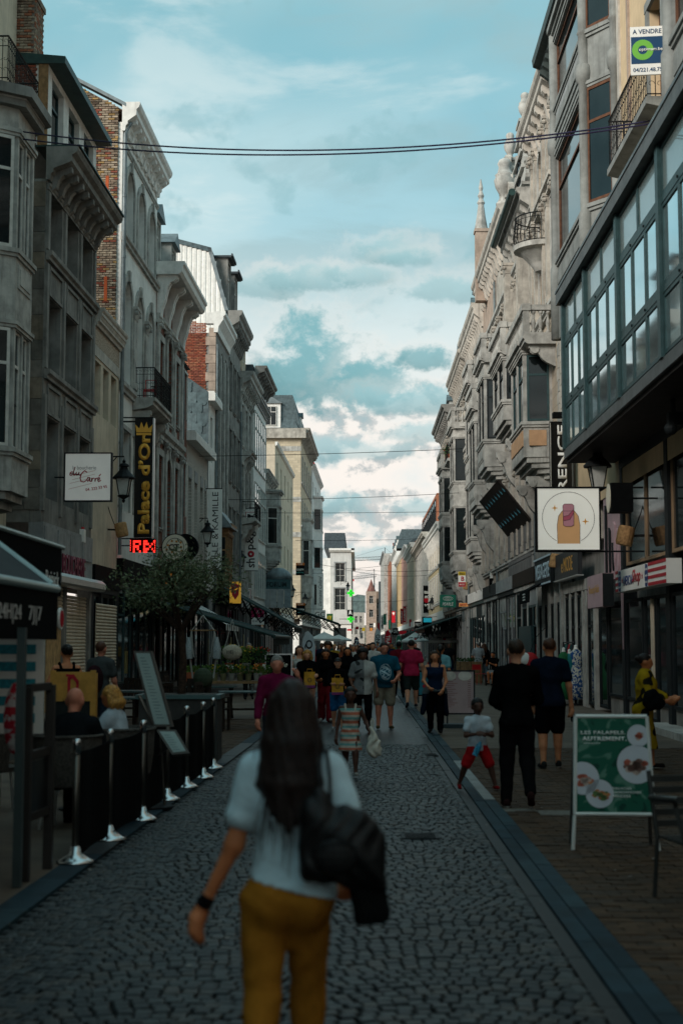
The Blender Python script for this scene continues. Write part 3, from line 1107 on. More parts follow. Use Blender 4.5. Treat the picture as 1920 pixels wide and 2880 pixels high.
def bricks(root,pts,axis_o,du,dv,bw,bh,mats,name='brick',limit=300,depth=.03,jit=.004,order=None,mort=.01,skip=None):
 """bricks laid one by one in running bond in the polygon pts (u, v); axis_o + u*du + v*dv is the place in the parent's frame.
    The 300 first (by order) are parts, the rest one part of the same bricks"""
 def inside(u,v):
  r=False
  n=len(pts)
  for i in range(n):
   (x1,y1),(x2,y2)=pts[i],pts[(i+1)%n]
   if(y1>v)!=(y2>v)and u<(x2-x1)*(v-y1)/(y2-y1)+x1:
    r=not r
  return r
 us=[p[0]for p in pts]
 vs=[p[1]for p in pts]
 items=[]
 v,r=min(vs),0
 while v<max(vs):
  u=min(us)-(bw/2 if r%2 else 0)
  while u<max(us):
   if inside(u+bw*.5,v+bh*.5)and not(skip and skip(u,u+bw,v,v+bh)):
    items.append((max(u,min(us)),min(u+bw,max(us)),v,v+bh))
   u+=bw
  v+=bh
  r+=1
 if order:
  items.sort(key=order)
 du,dv=Vector(du),Vector(dv)
 nn=du.cross(dv).normalized()
 O=Vector(axis_o)
 wts=[m for m in mats]
 unit=[]
 for k,m in enumerate(wts):
  for j in range(2):
   b=MB()
   e=.006
   a,c=bw-mort,bh-mort
   vsx=[(0,0,0),(a,0,0),(a,c,0),(0,c,0),(e,e,depth),(a-e,e*(1+j),depth),(a-e,c-e,depth),(e*(1+j),c-e,depth)]
   P=[du*p[0]+dv*p[1]+nn*p[2]for p in vsx]
   b.add([tuple(p)for p in P],[(0,1,5,4),(1,2,6,5),(2,3,7,6),(3,0,4,7),(4,5,6,7)])
   unit.append(b.mesh(name,m))
 st={m:MB()for m in wts}
 n=0
 for it in items:
  k=int(rng.integers(len(wts)))
  proud=(rng.random()-.5)*2*jit
  if n<limit and it[1]-it[0]>bw-.01:
   p=O+du*it[0]+dv*it[2]+nn*proud
   ob(name,unit[k*2+int(rng.integers(2))],root,p)
   n+=1
  else:
   a,c=it[1]-it[0]-mort,it[3]-it[2]-mort
   if a<.03:
    continue
   e=.006
   vsx=[(0,0,0),(a,0,0),(a,c,0),(0,c,0),(e,e,depth),(a-e,e,depth),(a-e,c-e,depth),(e,c-e,depth)]
   P=[O+du*(it[0]+p[0])+dv*(it[2]+p[1])+nn*(p[2]+proud)for p in vsx]
   st[wts[k]].add([tuple(p)for p in P],[(0,1,5,4),(1,2,6,5),(2,3,7,6),(3,0,4,7),(4,5,6,7)])
 for m in wts:
  if st[m].v:
   tag(st[m].build(name+'work',m,root),kind='stuff')
POSTER=[mat('poster_%d'%i,c,.5,var=.25,scale=6)for i,c in enumerate([(.45,.43,.40),(.30,.04,.04),(.04,.14,.16),(.40,.24,.18),(.10,.10,.11),(.36,.30,.10)])]
def ashlar(root,W,z0,z1,holes,bw,bh,mats,u0=0.0,limit=300,near=True):
 """dressed blocks laid between the openings, a finger's breadth proud of the wall"""
 sk=lambda a,c,v0,v1:any(c>h[0]-.02 and a<h[1]+.02 and v1>h[2]-.02 and v0<h[3]+.02 for h in holes)
 bricks(root,[(u0,z0),(W,z0),(W,z1),(u0,z1)],(0,.001,0),(1,0,0),(0,0,1),bw,bh,mats,name='stone',limit=limit,depth=.014,jit=.003,mort=.014,skip=sk,order=(lambda i:-i[0])if near else None)
def shopfront(root,W,h,m,seed=0,u0=0.0,glass='glass',lit=None):
 """ground floor: piers of uneven spacing, stall risers, glazing with transoms, doors, posters"""
 rr=random.Random(seed*7+1)
 pw=rr.choice([.22,.34,.5])
 us=[u0]
 while us[-1]<u0+W-1.5:
  us.append(min(u0+W-pw,us[-1]+rr.choice([1.3,1.9,2.6,3.2])))
 if us[-1]<u0+W-pw-.01:
  us[-1]=u0+W-pw
 for uu in us:
  MB().box(uu,uu+pw,-.03-.02*rr.random(),.18,0,h).build('shop_pier',m,root)
 MB().box(u0,u0+W,-.10,.16,h+.001,h+.18).build('shop_lintel',m,root)
 fm=rr.choice(['frame_dark','frame_dark','paint_grey','wood_dark','alu','paint_teal'])
 for a0,c in zip(us[:-1],us[1:]):
  a=a0+pw
  w=c-a
  if w<.4:
   continue
  door=w<1.3
  zb=.05 if door else rr.choice([.2,.45,.6])
  zt=h-rr.choice([.02,.02,.6])
  if zt<h-.1:
   MB().box(a,c,-.015,.14,zt,h).build('transom_panel',rr.choice(['frame_dark','paint_grey','stone_grey']),root)
  if not door:
   MB().box(a,c,-.012,.14,0,zb).build('stall_riser',rr.choice(['frame_dark','stone_dark',m]),root)
  k=1 if w<1.7 else 2
  for j in range(k):
   ww=w/k
   f=ob('window',wframe(ww-.004,zt-zb-.01,rr.choice(['trans','one','one']),0,fm),root,(a+ww*(j+.5),-.01,zb))
   ob('pane',wpane(ww-.004,zt-zb-.01,0,glass),f,(0,.035,0))
   if rr.random()<.45:
    pwid,ph=ww*rr.uniform(.25,.6),(zt-zb)*rr.uniform(.2,.5)
    ob('poster',MB().box(-pwid/2,pwid/2,.026,.034,.3,.3+ph).mesh('poster',POSTER[rr.randrange(6)]),f)
    # ------------------------------------------------------------------ left side of the street, near to far
FL=-0.02
def lhouse(name,label,Y0,dx=0.0):
 return house(name,label,left_x(Y0)+dx,Y0,'L',face=FL)
def holes_of(ws,pad=0.0):
 return[(u-w/2,u+w/2,z,z+h,rise)for(u,z,w,h,rise)in ws]
 # --- bay-window house at the left edge of the view
h1=lhouse('bay_window_house','grey stone bay window house at the left edge with an iron balcony on its bay',24.6,-.85)
ws=[(2.2,6.0,1.2,2.6,0),(2.2,10.4,1.2,2.4,0),(1.6,15.0,1.1,2.2,0)]
wall_mesh(10.05,4.2,18.6,holes_of(ws),depth=6).build('wall',['stucco_cream'],h1)
for w in ws:
 window(h1,*w[:4],kind='T',fm='frame_white',sill='stone_grey')
bay(h1,5.0,8.35,5.2,13.6,1.2,'stone_grey',[(6.0,8.6),(10.4,12.9)],fm='frame_white',splay=.95,panel='stone_grey',front=2)
ring([(5.0,0),(5.95,-1.2),(7.4,-1.2),(8.35,0)],13.55,.42,.34).build('bay_cornice','stone_dark',h1)
iron_rail(h1,5.35,8.0,13.97,1.1,h=1.0)
shopfront(h1,10.0,3.3,'frame_dark',3)
b=MB();b.box(0,10.04,-.16,.1,3.6,4.5)
b.build('shop_fascia','paint_greygreen',h1)
cornice(h1,10.04,18.4,.5,.7,'stone_grey')
# --- dark grey stone house with the butcher's shop
h2=lhouse('stone_house','dark grey stone house with nine deep windows above the butcher shop',34.66)
W=5.9
ws=[]
for u in(1.02,2.95,4.82):
 ws+=[(u,11.62,1.34,1.46,0),(u,8.62,1.34,1.8,0),(u,5.35,1.34,2.05,0)]
wall_mesh(W,4.7,13.35,holes_of(ws),depth=6,rev=.34).build('wall',['stone_dark'],h2)
for w in ws:
 window(h2,*w[:4],kind='trans',fm='frame_dark',rev=.3)
for z in(11.28,8.28):
 string_course(h2,W,z,.24,.16,'stone_dark')
 q=MB()
string_course(h2,W,13.08,.16,.08,'stone_dark')
for u in(1.02,2.95,4.82):
 for z in(10.62,7.62):
  q=MB()
  q.box(u-.72,u+.72,-.05,.02,z-.18,z-.10);q.box(u-.72,u+.72,-.05,.02,z+.50,z+.58)
  q.box(u-.72,u-.64,-.05,.02,z-.10,z+.50);q.box(u+.64,u+.72,-.05,.02,z-.10,z+.50)
  q.build('panel','stone_dark',h2)
for u in(.12,1.98,3.88,5.74):
 for(z0,z1)in((5.0,7.9),(8.56,11.2),(11.56,13.04)):
  MB().box(u-.11,u+.11,-.055,.02,z0,z1).build('pier','stone_dark',h2)
stm=[mat('block_%d'%i,c,.85,var=.3,scale=2.2,streak=.5,dirt=.5,bump=.3,bscale=30)for i,c in enumerate([(.20,.185,.165),(.165,.155,.14),(.225,.19,.15)])]
z=5.0
k=0
while z<13.0:
 hh=.55+.12*math.sin(k*5)
 split=.0
 MB().box(-.035,.0,.03,.42+.1*(k%2),z+.012,z+hh).build('stone',stm[k%3],h2)
 MB().box(-.030,.0,.44+.1*(k%2),1.2,z+.012,z+hh).build('stone',stm[(k+1)%3],h2)
 z+=hh
 k+=1
cornice(h2,W,13.3,.78,.85,'stone_dark',brackets=9,bh=.62,bw=.2,bm='stone_dark',e=.08)
MB().box(-.05,W+.1,-.83,.3,14.16,14.2).build('gutter','roof_green',h2)
ws=[(1.05,14.35,1.3,1.75,0),(2.95,14.35,1.3,1.75,0),(4.85,14.35,1.3,1.75,0)]
at=wall_mesh(W,14.2,16.35,[(a,c,d,e,f)for(a,c,d,e,f)in holes_of(ws)],depth=4.5,rev=.2)
a=at.build('attic_wall',['paint_white'],h2,(0,.02,0))
for w in ws:
 window(h2,*w[:4],kind='trans',fm='paint_teal',rev=.16)
bricks(h2,[(-4.4,14.2),(-.3,14.2),(-.3,16.3),(-4.4,16.3)],(-.004,0,0),(0,-1,0),(0,0,1),.22,.075,['brick_a','brick_b'],limit=120,order=lambda i:-i[0])
MB().box(-.06,.0,.02,.26,14.2,16.3).build('corner_board','wood_mid',h2)
MB().prism([(-.1,-.42,16.30),(-.1,-.42,16.48),(-.1,4.8,16.98),(-.1,4.8,16.3)],(W+.2,0,0)).build('roof','roof_green',h2)
ch=MB();ch.box(.06,.92,.42,1.08,16.4,18.05)
c=ch.build('chimney','mortar',h2)
bm3=['brick_buff','brick_buff2','brick_c']
bricks(c,[(0,16.45),(.66,16.45),(.66,18.05),(0,18.05)],(.06,1.08,0),(0,-1,0),(0,0,1),.2,.073,bm3,limit=90)
bricks(c,[(0,16.45),(.86,16.45),(.86,18.05),(0,18.05)],(.06,.42,0),(1,0,0),(0,0,1),.2,.073,bm3,limit=90)
MB().box(0,.98,.36,1.14,18.05,18.2).build('chimney_cap','brick_buff2',c)
shop=MB();shop.box(0,W,-.06,.3,3.55,4.72)
shop.build('shop_fascia','paint_grey',h2)
for u in(.5,1.95,3.4,4.85):
 MB().box(u-.42,u+.85,-.10,-.061,4.02,4.62).build('panel','paint_grey',h2)
ob('lettering',text_mesh('BOUCHERIE',.56,2.75,bold=.02,ext=.03,material=mat('maroon_letter',(.16,.015,.04),.5)),h2,(3.3,-.10,3.78))
q=MB();q.profile_u([(0,0),(-.38,0),(-.42,.05),(-.42,.2),(-.30,.30),(0,.34)],.3,W-.1)
q.build('awning_box','alu',h2,(0,-.06,3.2))
for u in(.0,2.5,5.6):
 MB().box(u,u+.3,-.05,.3,0,3.55).build('shop_pier','stone_dark',h2)
MB().box(.3,2.5,.1,.16,0,3.2).build('opening_shade_sheet','black',h2)  # black sheet standing for the shade inside the opening
for i in range(5):
 MB().box(.95+i*.31,1.25+i*.31,.02,.06,.0,2.62).build('board','ply',h2)
for i in range(7):
 MB().profile_u([(.0,0),(-.035,.03),(-.035,.06),(0,.09)],.32,2.48).build('shutter_slat','stucco_cream',h2,(0,.02,2.64+i*.092))
for i in range(32):
 MB().profile_u([(.0,0),(-.035,.03),(-.035,.06),(0,.09)],2.82,5.58).build('shutter_slat','stucco_cream',h2,(0,.06,.08+i*.092))
 # --- low cream rendered house
h3=lhouse('cream_house','low cream rendered house squeezed between the stone house and the tall white one',40.58)
W=3.9
ws=[(.62,8.45,.84,1.52,0),(1.82,8.45,.84,1.52,0),(3.05,8.45,.9,1.52,0)]
wall_mesh(W,4.0,11.0,holes_of(ws),depth=6,rev=.25).build('wall',['stucco_cream'],h3)
for w in ws:
 window(h3,*w[:4],kind='trans',fm='frame_brown',rev=.2)
MB().box(.05,W-.05,-.03,.01,10.08,10.4).build('lintel','stone_pale',h3)
q=mat('pebble_dash',(.40,.33,.26),.95,var=.45,scale=22,bump=.8,bscale=50)
MB().box(.05,W-.05,-.015,.01,10.42,10.98).build('panel',q,h3)
cornice(h3,W,10.95,.28,.52,'stone_pale')
gable_roof(h3,W,11.47,5.5,1.6,'tile_brown',eave=0)
dormer(h3,.9,11.5,.9,1.4,1.6,'zinc','zinc',y=.5)
shopfront(h3,W,3.2,'frame_dark',5)
MB().box(.0,W,-.14,.1,3.35,4.0).build('shop_fascia','black',h3)
for i in range(30):
 MB().profile_u([(.0,0),(-.035,.03),(-.035,.06),(0,.09)],.5,3.6).build('shutter_slat','stucco_cream',h3,(0,-.06,.08+i*.094))
 # --- tall white house with arched windows, its brick gable above the low neighbour
h4=lhouse('arched_white_house','tall white house with two rows of round arched windows and a bare brick gable',44.5)
W=6.9
wsA=[(1.35,14.95,1.35,2.3,.62),(3.5,14.95,1.35,2.3,.62),(5.68,14.95,1.35,2.3,.62)]
wsB=[(1.2,10.15,1.3,3.4,.65),(3.4,10.15,1.3,3.4,.65),(5.6,10.15,1.3,3.4,.65)]
wsC=[(1.2,6.0,1.3,2.6,0),(3.4,6.0,1.3,2.6,0),(5.6,6.0,1.3,2.6,0)]
wall_mesh(W,4.4,18.5,holes_of(wsA+wsB+wsC),depth=7,rev=.34).build('wall',['stucco_white'],h4)
for w in wsA:
 window(h4,*w[:4],kind='T',rise=w[4],fm='frame_white',rev=.3,surround='stone_grey',sw=.2)
for w in wsB:
 window(h4,*w[:4],kind='cross',rise=w[4],fm='frame_white',rev=.3,surround='stone_grey',sw=.24)
for w in wsC:
 window(h4,*w[:4],kind='T',fm='frame_white',rev=.25,surround='stone_grey')
for u in(2.3,4.5):
 pilaster(h4,u,10.15,12.9,.55,.10,'stone_grey')
string_course(h4,W,14.62,.26,.16,'stone_grey')
string_course(h4,W,17.72,.14,.08,'stone_grey')
string_course(h4,W,9.75,.3,.16,'stone_grey')
cornice(h4,W,18.2,.55,.95,'paint_white',brackets=9,bh=.55,bw=.24,e=.05)
mb=MB();mb.prism([(.0,.0,18.9),(.0,3.6,20.9),(.0,7.0,18.9)],(W,0,0));mb.build('roof','tile_brown',h4)
MB().prism([(-.06,-.1,19.0),(-.06,3.6,21.0),(-.06,3.6,21.12),(-.06,-.1,19.12)],(.3,0,0)).build('verge','zinc',h4)
bricks(h4,[(-3.9,10.8),(-.12,10.8),(-.12,18.95),(-3.6,20.9),(-3.9,20.8)],(-.03,0,0),(0,-1,0),(0,0,1),.215,.076,['brick_buff','brick_buff2','brick_buff','brick_buff2','brick_buff','brick_b','brick_buff2','brick_ochre'],limit=300,order=lambda i:-i[0],jit=.008)
for z in(12.6,15.9):
 MB().box(-.07,-.02,.42,.52,z,z+.8).build('wall_anchor','rust',h4)
dp=MB();dp.tube([(-.06,-.10,4.5),(-.06,-.10,18.1),(.1,-.25,18.5)],.06,8)
for z in np.arange(6,18,2.0):
 dp.tube([(-.06,-.10,z),(-.06,-.10,z+.08)],.075,8)
dp.build('downpipe','zinc',h4)
bl=MB().profile_u([(0,0),(-.78,0),(-.78,-.1),(-.7,-.14),(-.7,-.24),(-.5,-.34),(0,-.42)],2.3,6.05).build('balcony','stone_grey',h4,(0,0,9.9))
iron_rail(bl,2.4,5.95,.02,.72,h=1.0)
for u in(2.6,5.7):
 ob('console',console_mesh(.6,.9,.3,'stone_grey'),bl,(u,0,-.42))
shopfront(h4,W,3.6,'frame_dark',8)
MB().box(0,W,-.2,.1,3.78,4.4).build('shop_fascia','black',h4)
chr_=thing('balcony_chair','red tubular chair standing on the iron balcony of the white house','chair',(0,0,0))
chr_.location=(left_x(48.1)+.36,48.2,9.92)
b=MB()
for(x,y)in((-.18,-.18),(.18,-.18),(-.18,.18),(.18,.18)):
 b.tube([(x,y,0),(x,y,.45 if y<0 else.85)],.014,6)
b.tube([(-.18,.18,.85),(.18,.18,.85)],.014,6)
b.build('frame','red_paint',chr_)
MB().box(-.2,.2,-.2,.2,.44,.47).build('seat','red_paint',chr_)
# --- brick and stone house with deep bracketed eave
h5=lhouse('bracketed_house','red brick and grey stone house with a deep pale eave on long brackets',51.42)
W=6.45
br5=coursed('brick_red_far',(.24,.075,.048),(.16,.13,.11),.22,.075,dirt=.45,streak=.3)
wsA=[(1.2,10.4,.85,2.6,0),(3.2,10.2,1.4,3.3,.7),(5.25,10.4,.85,2.6,0)]
wsB=[(1.2,6.0,.95,2.7,0),(3.2,5.6,1.4,3.2,.7),(5.25,6.0,.95,2.7,0)]
wall_mesh(W,4.4,15.1,holes_of(wsA+wsB),depth=7,rev=.3).build('wall',[br5],h5)
for w in wsA+wsB:
 window(h5,*w[:4],kind='T',rise=w[4],fm='frame_dark',rev=.24,surround='stone_grey',sw=.26,sill='stone_grey')
for u in(.2,2.2,4.2,6.25):
 pilaster(h5,u,4.6,9.3,.36,.12,'stone_grey')
 pilaster(h5,u,9.8,13.6,.32,.12,'stone_grey')
string_course(h5,W,9.3,.42,.24,'stone_grey')
string_course(h5,W,13.6,.26,.16,'stone_grey')
me=cmesh('longbr',lambda:MB().prism([(-.09,y,z)for(y,z)in[(0,0),(-.75,0),(-.75,-.12),(-.62,-.22),(-.5,-.26),(-.38,-.5),(-.3,-.9),(-.2,-1.2),(-.16,-1.55),(0,-1.6)]],(.18,0,0)).mesh('bracket','paint_white'))
for u in(.35,2.2,4.2,6.1):
 ob('bracket',me,h5,(u-.14,0,15.3));ob('bracket',me,h5,(u+.14,0,15.3))
MB().profile_u([(.1,0),(-.85,0),(-.95,.1),(-.98,.3),(-1.05,.36),(-1.05,.48),(.1,.48)],-.05,W+.05).build('cornice','paint_white',h5,(0,0,15.3))
mansard(h5,W,15.78,2.2,'slate_dark',d=7)
for u in(1.0,4.9):
 dormer(h5,u,15.8,1.35,1.9,1.4,'stone_grey','zinc',y=.12)
MB().box(.3,.36,1.52,3.2,15.8,17.6).build('dormer_cheek','paint_teal',h5)
shopfront(h5,W,3.6,'frame_dark',11)
MB().box(0,W,-.16,.1,3.78,4.4).build('shop_fascia','black',h5)
# --- narrow brick house with a white framed window, then the low whitewashed one
h6=lhouse('narrow_brick_house','narrow dark brick house with one white framed window under a steep roof',57.92)
W=1.8
ws=[(.9,11.1,1.1,1.9,0),(.9,7.0,1.0,2.2,0)]
wall_mesh(W,4.0,13.3,holes_of(ws),depth=6).build('wall',[br5],h6);shopfront(h6,W,4.0,'frame_dark',1)
for w in ws:
 window(h6,*w[:4],kind='T',fm='frame_white',rev=.05,surround='frame_white',sw=.1)
MB().prism([(0,-.15,13.3),(0,3,15.2),(0,6,13.3)],(W,0,0)).build('roof','slate',h6)
h7=lhouse('whitewashed_house','low whitewashed brick house with a white box eave',59.75)
W=7.0
wb=coursed('brick_white',(.50,.475,.43),(.36,.34,.31),.21,.072,var=.12,dirt=.25,streak=.3)
ws=[(1.1,5.2,.95,3.6,0),(3.0,5.2,.95,3.6,0),(4.9,5.2,.95,3.6,0),(6.3,5.2,.6,3.6,0)]
wall_mesh(W,4.0,10.35,holes_of(ws),depth=6,rev=.2).build('wall',[wb],h7);shopfront(h7,W,4.0,'frame_dark',2)
for w in ws:
 window(h7,*w[:4],kind='trans',fm='paint_white',rev=.14,gm='glass_blind')
 MB().box(w[0]-w[2]/2,w[0]+w[2]/2,-.02,.01,w[1]+w[3],w[1]+w[3]+.5).build('lintel','paint_grey',h7)
MB().profile_u([(0,0),(-.42,0),(-.42,.34),(-.36,.42),(0,.42)],-.1,W).build('cornice','paint_white',h7,(0,0,10.3))
gable_roof(h7,W,10.72,6,.9,'tile_brown',eave=-.1)
# --- narrow house whose flank is hung with large slates
h8=lhouse('slate_hung_house','narrow white house with a flank hung with large rounded blue slates',66.8)
W=2.7
ws=[(1.3,10.4,.9,2.2,0),(1.3,6.2,.9,2.4,0)]
wall_mesh(W,4.0,13.2,holes_of(ws),depth=5).build('wall',['stucco_white'],h8);shopfront(h8,W,4.0,'frame_dark',4)
for w in ws:
 window(h8,*w[:4],kind='T',fm='frame_white')
MB().profile_u([(0,0),(-.34,0),(-.34,.34),(-.28,.46),(0,.46)],-.12,W+.2).build('cornice','paint_white',h8,(0,0,13.2))
b=MB();b.prism([(.02,.0,13.64),(.02,2.2,15.2),(.02,5.0,13.64)],(W,0,0));b.build('roof','slate',h8)
slm=[]
for i,c in enumerate([(.105,.150,.162),(.085,.125,.136),(.125,.170,.182)]):
 q=MB()
 w_,h_=.50,.62
 arc=[(-w_/2,.0),(-w_/2,-h_*.62),(-w_*.34,-h_*.92),(-w_*.2,-h_),(w_*.2,-h_),(w_*.34,-h_*.92),(w_/2,-h_*.62),(w_/2,0)]
 q.prism([(0,x,z)for(x,z)in arc],(-.018,0,0))
 slm.append(q.mesh('slate',mat('slate_blue_%d'%i,c,.55,var=.25,scale=4,dirt=.2)))
for j in range(10):
 for i in range(6):
  y=.28+i*.51+(.25 if j%2 else 0)
  z=9.6+j*.5
  if z<13.7+y*.6 and y<2.9:
   o=ob('slate',slm[int(rng.integers(3))],h8,(-.075-.004*(i%2),y,z))
   o.rotation_euler=(0,-.035,0)
MB().box(-.13,-.0,-.02,.05,9.0,13.6).build('flashing','slate',h8)
MB().prism([(-.045,.0,9.0),(-.045,2.9,9.0),(-.045,2.9,15.0),(-.045,2.2,15.1),(-.045,.0,13.6)],(.04,0,0)).build('flank_boarding','slate',h8)
# --- pale stone house with tall blind arches and a red brick gable
h9=lhouse('tall_arcade_house','tall pale stone house with three slim blind arches and a red brick flank',69.55)
W=5.4
ws=[(.95,7.6,.9,9.0,.45),(2.7,7.6,.9,9.0,.45),(4.45,7.6,.9,9.0,.45)]
sp=coursed('stone_course_grey',(.255,.245,.228),(.13,.125,.115),.55,.42,var=.1,ms=.01,dirt=.35,streak=.4)
wall_mesh(W,4.2,17.1,holes_of(ws),depth=7,rev=.25).build('wall',[sp],h9)
dsp=mat('mosaic_dark',(.07,.07,.072),.8,var=.9,scale=45)
for w in ws:
 for(z,hh)in((7.6,2.3),(10.3,2.3),(13.0,2.0)):
  window(h9,w[0],z,.88,hh,kind='T',fm='frame_dark',rev=.2)
  MB().box(w[0]-.44,w[0]+.44,.2,.25,z+hh,z+hh+.4).build('spandrel','stone_grey',h9)
 MB().box(w[0]-.44,w[0]+.44,.21,.25,15.4,16.6).build('spandrel',dsp,h9)
for u in(.28,1.82,3.58,5.15):
 pilaster(h9,u,7.2,16.3,.34,.08,'stone_grey',cap=False)
MB().profile_u([(.1,0),(-.1,0),(-.14,.3),(-.34,.6),(-.38,.65),(-.38,.8),(-.48,.88),(-.48,1.05),(.1,1.05)],-.12,W+.1).build('cornice','paint_white',h9,(0,0,17.1))
MB().box(-.12,.3,.101,.5,17.55,18.1).build('cornice_return','paint_white',h9)
bricks(h9,[(-4.2,12.6),(-.45,12.6),(-.45,17.6),(-4.2,17.9)],(-.015,0,0),(0,-1,0),(0,0,1),.24,.082,['brick_a','brick_b','brick_c'],limit=300,order=lambda i:-i[0],jit=.008)
z=12.4
k=0
while z<17.0:
 w_=.5 if k%2 else.34
 MB().box(-.06,.0,.0,w_,z+.01,z+.44).build('stone','stone_rose',h9)
 z+=.45
 k+=1
shopfront(h9,W,3.6,'frame_dark',13)
MB().box(0,W,-.16,.1,3.78,4.3).build('shop_fascia','black',h9)
bay(h9,.3,3.2,4.35,7.4,.6,'wood_mid',[(4.7,7.0)],fm='wood_mid',splay=.4,front=3,panel=None,base=False)
MB().prism([(.1,0,8.4),(.1,-.2,8.3),(.1,-.8,7.5),(.1,-.8,7.4),(.1,0,7.4)],(3.3,0,0)).build('bay_roof','zinc',h9)
# --- mansard house with white corrugated flank
h10=lhouse('mansard_house','dark bracketed house with a white corrugated mansard flank',75.0)
W=6.2
ws=[]
for u in(1.0,3.1,5.2):
 ws+=[(u,14.4,1.0,2.5,0),(u,10.4,1.0,2.8,0),(u,6.2,1.0,2.8,0)]
wall_mesh(W,4.2,18.3,holes_of(ws),depth=8,rev=.25).build('wall',['stone_dark'],h10)
for w in ws:
 window(h10,*w[:4],kind='T',fm='frame_dark',surround='stone_dark',sill='stone_dark')
cornice(h10,W,18.2,.75,1.3,'stone_dark',brackets=10,bh=.9,bw=.18,e=.1)
b=MB();b.prism([(.0,.05,19.45),(.0,.95,22.9),(.0,5.5,24.2),(.0,8.0,24.2),(.0,8.0,19.45)],(W,0,0));b.build('roof','slate',h10)
nb=24
for i in range(nb):
 y0=.15+i*.26
 zt=19.3+min((y0+.1)/.9*3.45,3.45+(y0-.9)*.285)
 q=MB();q.prism([(-.02,y0,17.4),(-.06,y0+.06,17.4),(-.06,y0+.2,17.4),(-.02,y0+.26,17.4)],(0,0,zt-17.4-.05))
 q.build('cladding_panel','paint_white',h10)
MB().prism([(-.1,.95,22.95),(-.1,6.3,24.4),(-.1,6.3,24.15),(-.1,.95,22.7)],(.12,0,0)).build('verge','slate',h10)
MB().prism([(-.1,.0,19.5),(-.1,.95,22.95),(-.1,1.15,22.95),(-.1,.2,19.5)],(.12,0,0)).build('verge','zinc',h10)
for u in(1.2,4.6):
 dormer(h10,u,19.6,1.6,2.9,1.8,'stone_dark','slate_dark',y=.1,kind='flat')
shopfront(h10,W,3.6,'frame_dark',15)
MB().box(0,W,-.16,.1,3.78,4.2).build('shop_fascia','black',h10)
# --- ornate house under a heavy corbelled cornice
h11=lhouse('corbelled_house','ornate grey house with a heavy corbelled cornice and iron balconies',81.2)
W=6.6
ws=[]
for u in(1.2,3.3,5.4):
 ws+=[(u,13.2,1.05,2.4,0),(u,9.2,1.05,2.9,0),(u,5.4,1.05,2.6,0)]
wall_mesh(W,4.2,16.4,holes_of(ws),depth=8,rev=.25).build('wall',['stone_grey'],h11)
for w in ws:
 window(h11,*w[:4],kind='T',fm='frame_dark',surround='stone_grey',sill='stone_grey',sw=.2)
cornice(h11,W,16.3,.8,1.1,'stone_grey',brackets=9,bh=.9,bw=.2,e=.1)
cornice(h11,3.0,12.3,.6,.7,'stone_grey',brackets=4,bh=.9,u0=1.8,name='pediment')
for z in(9.0,):
 bl=MB().profile_u([(0,0),(-.8,0),(-.8,-.16),(-.6,-.28),(0,-.4)],1.4,5.4).build('balcony','stone_grey',h11,(0,0,z))
 iron_rail(bl,1.5,5.3,.02,.74,step=.2)
 for u in(1.7,3.4,5.1):
  ob('console',console_mesh(.6,.9,.28,'stone_grey'),bl,(u,0,-.4))
for u in(.2,2.25,4.35,6.4):
 pilaster(h11,u,4.4,16.3,.3,.1,'stone_grey')
mansard(h11,W,17.4,2.6,'tile_brown',d=8)
chimney(h11,3.0,1.0,18.5,1.0,.8,2.6,'stone_grey',2)
dormer(h11,5.2,17.5,1.5,2.3,1.6,'stucco_cream','tile_brown',y=.3)
shopfront(h11,W,3.6,'frame_dark',17)
MB().box(0,W,-.16,.1,3.78,4.2).build('shop_fascia','paint_grey',h11)
# --- modern white office house with glass
h12=lhouse('glass_fronted_house','modern white framed house with dark glass flank and glazed front',88.3,.16)
W=8.6
MB().box(0,W,.02,8,4.2,17.0).build('wall','paint_white',h12)
for(z,hh)in((4.6,3.0),(8.35,3.5),(12.75,3.6)):
 f=ob('window',MB().box(-.03,.0,.14,1.6,z,z+hh).mesh('window','frame_dark'),h12)
 ob('pane',MB().box(-.045,-.031,.24,1.5,z+.1,z+hh-.1).mesh('pane','glass'),f)
 n=6
 for i in range(n):
  u=.3+(W-.6)*(i+.5)/n
  f=ob('window',wframe((W-.6)/n-.08,hh,'trans',0,'frame_white'),h12,(u,-.06,z))
  ob('pane',wpane((W-.6)/n-.08,hh,0,'glass_sky'),f,(0,.035,0))
cornice(h12,W,16.9,.4,.5,'zinc')
MB().box(0,W,.1,8,17.4,19.2).build('attic_wall','slate_dark',h12)
cornice(h12,W,18.4,.75,.8,'stone_dark',brackets=8,bh=.6,u0=.4)
shopfront(h12,W,3.8,'frame_dark',19)
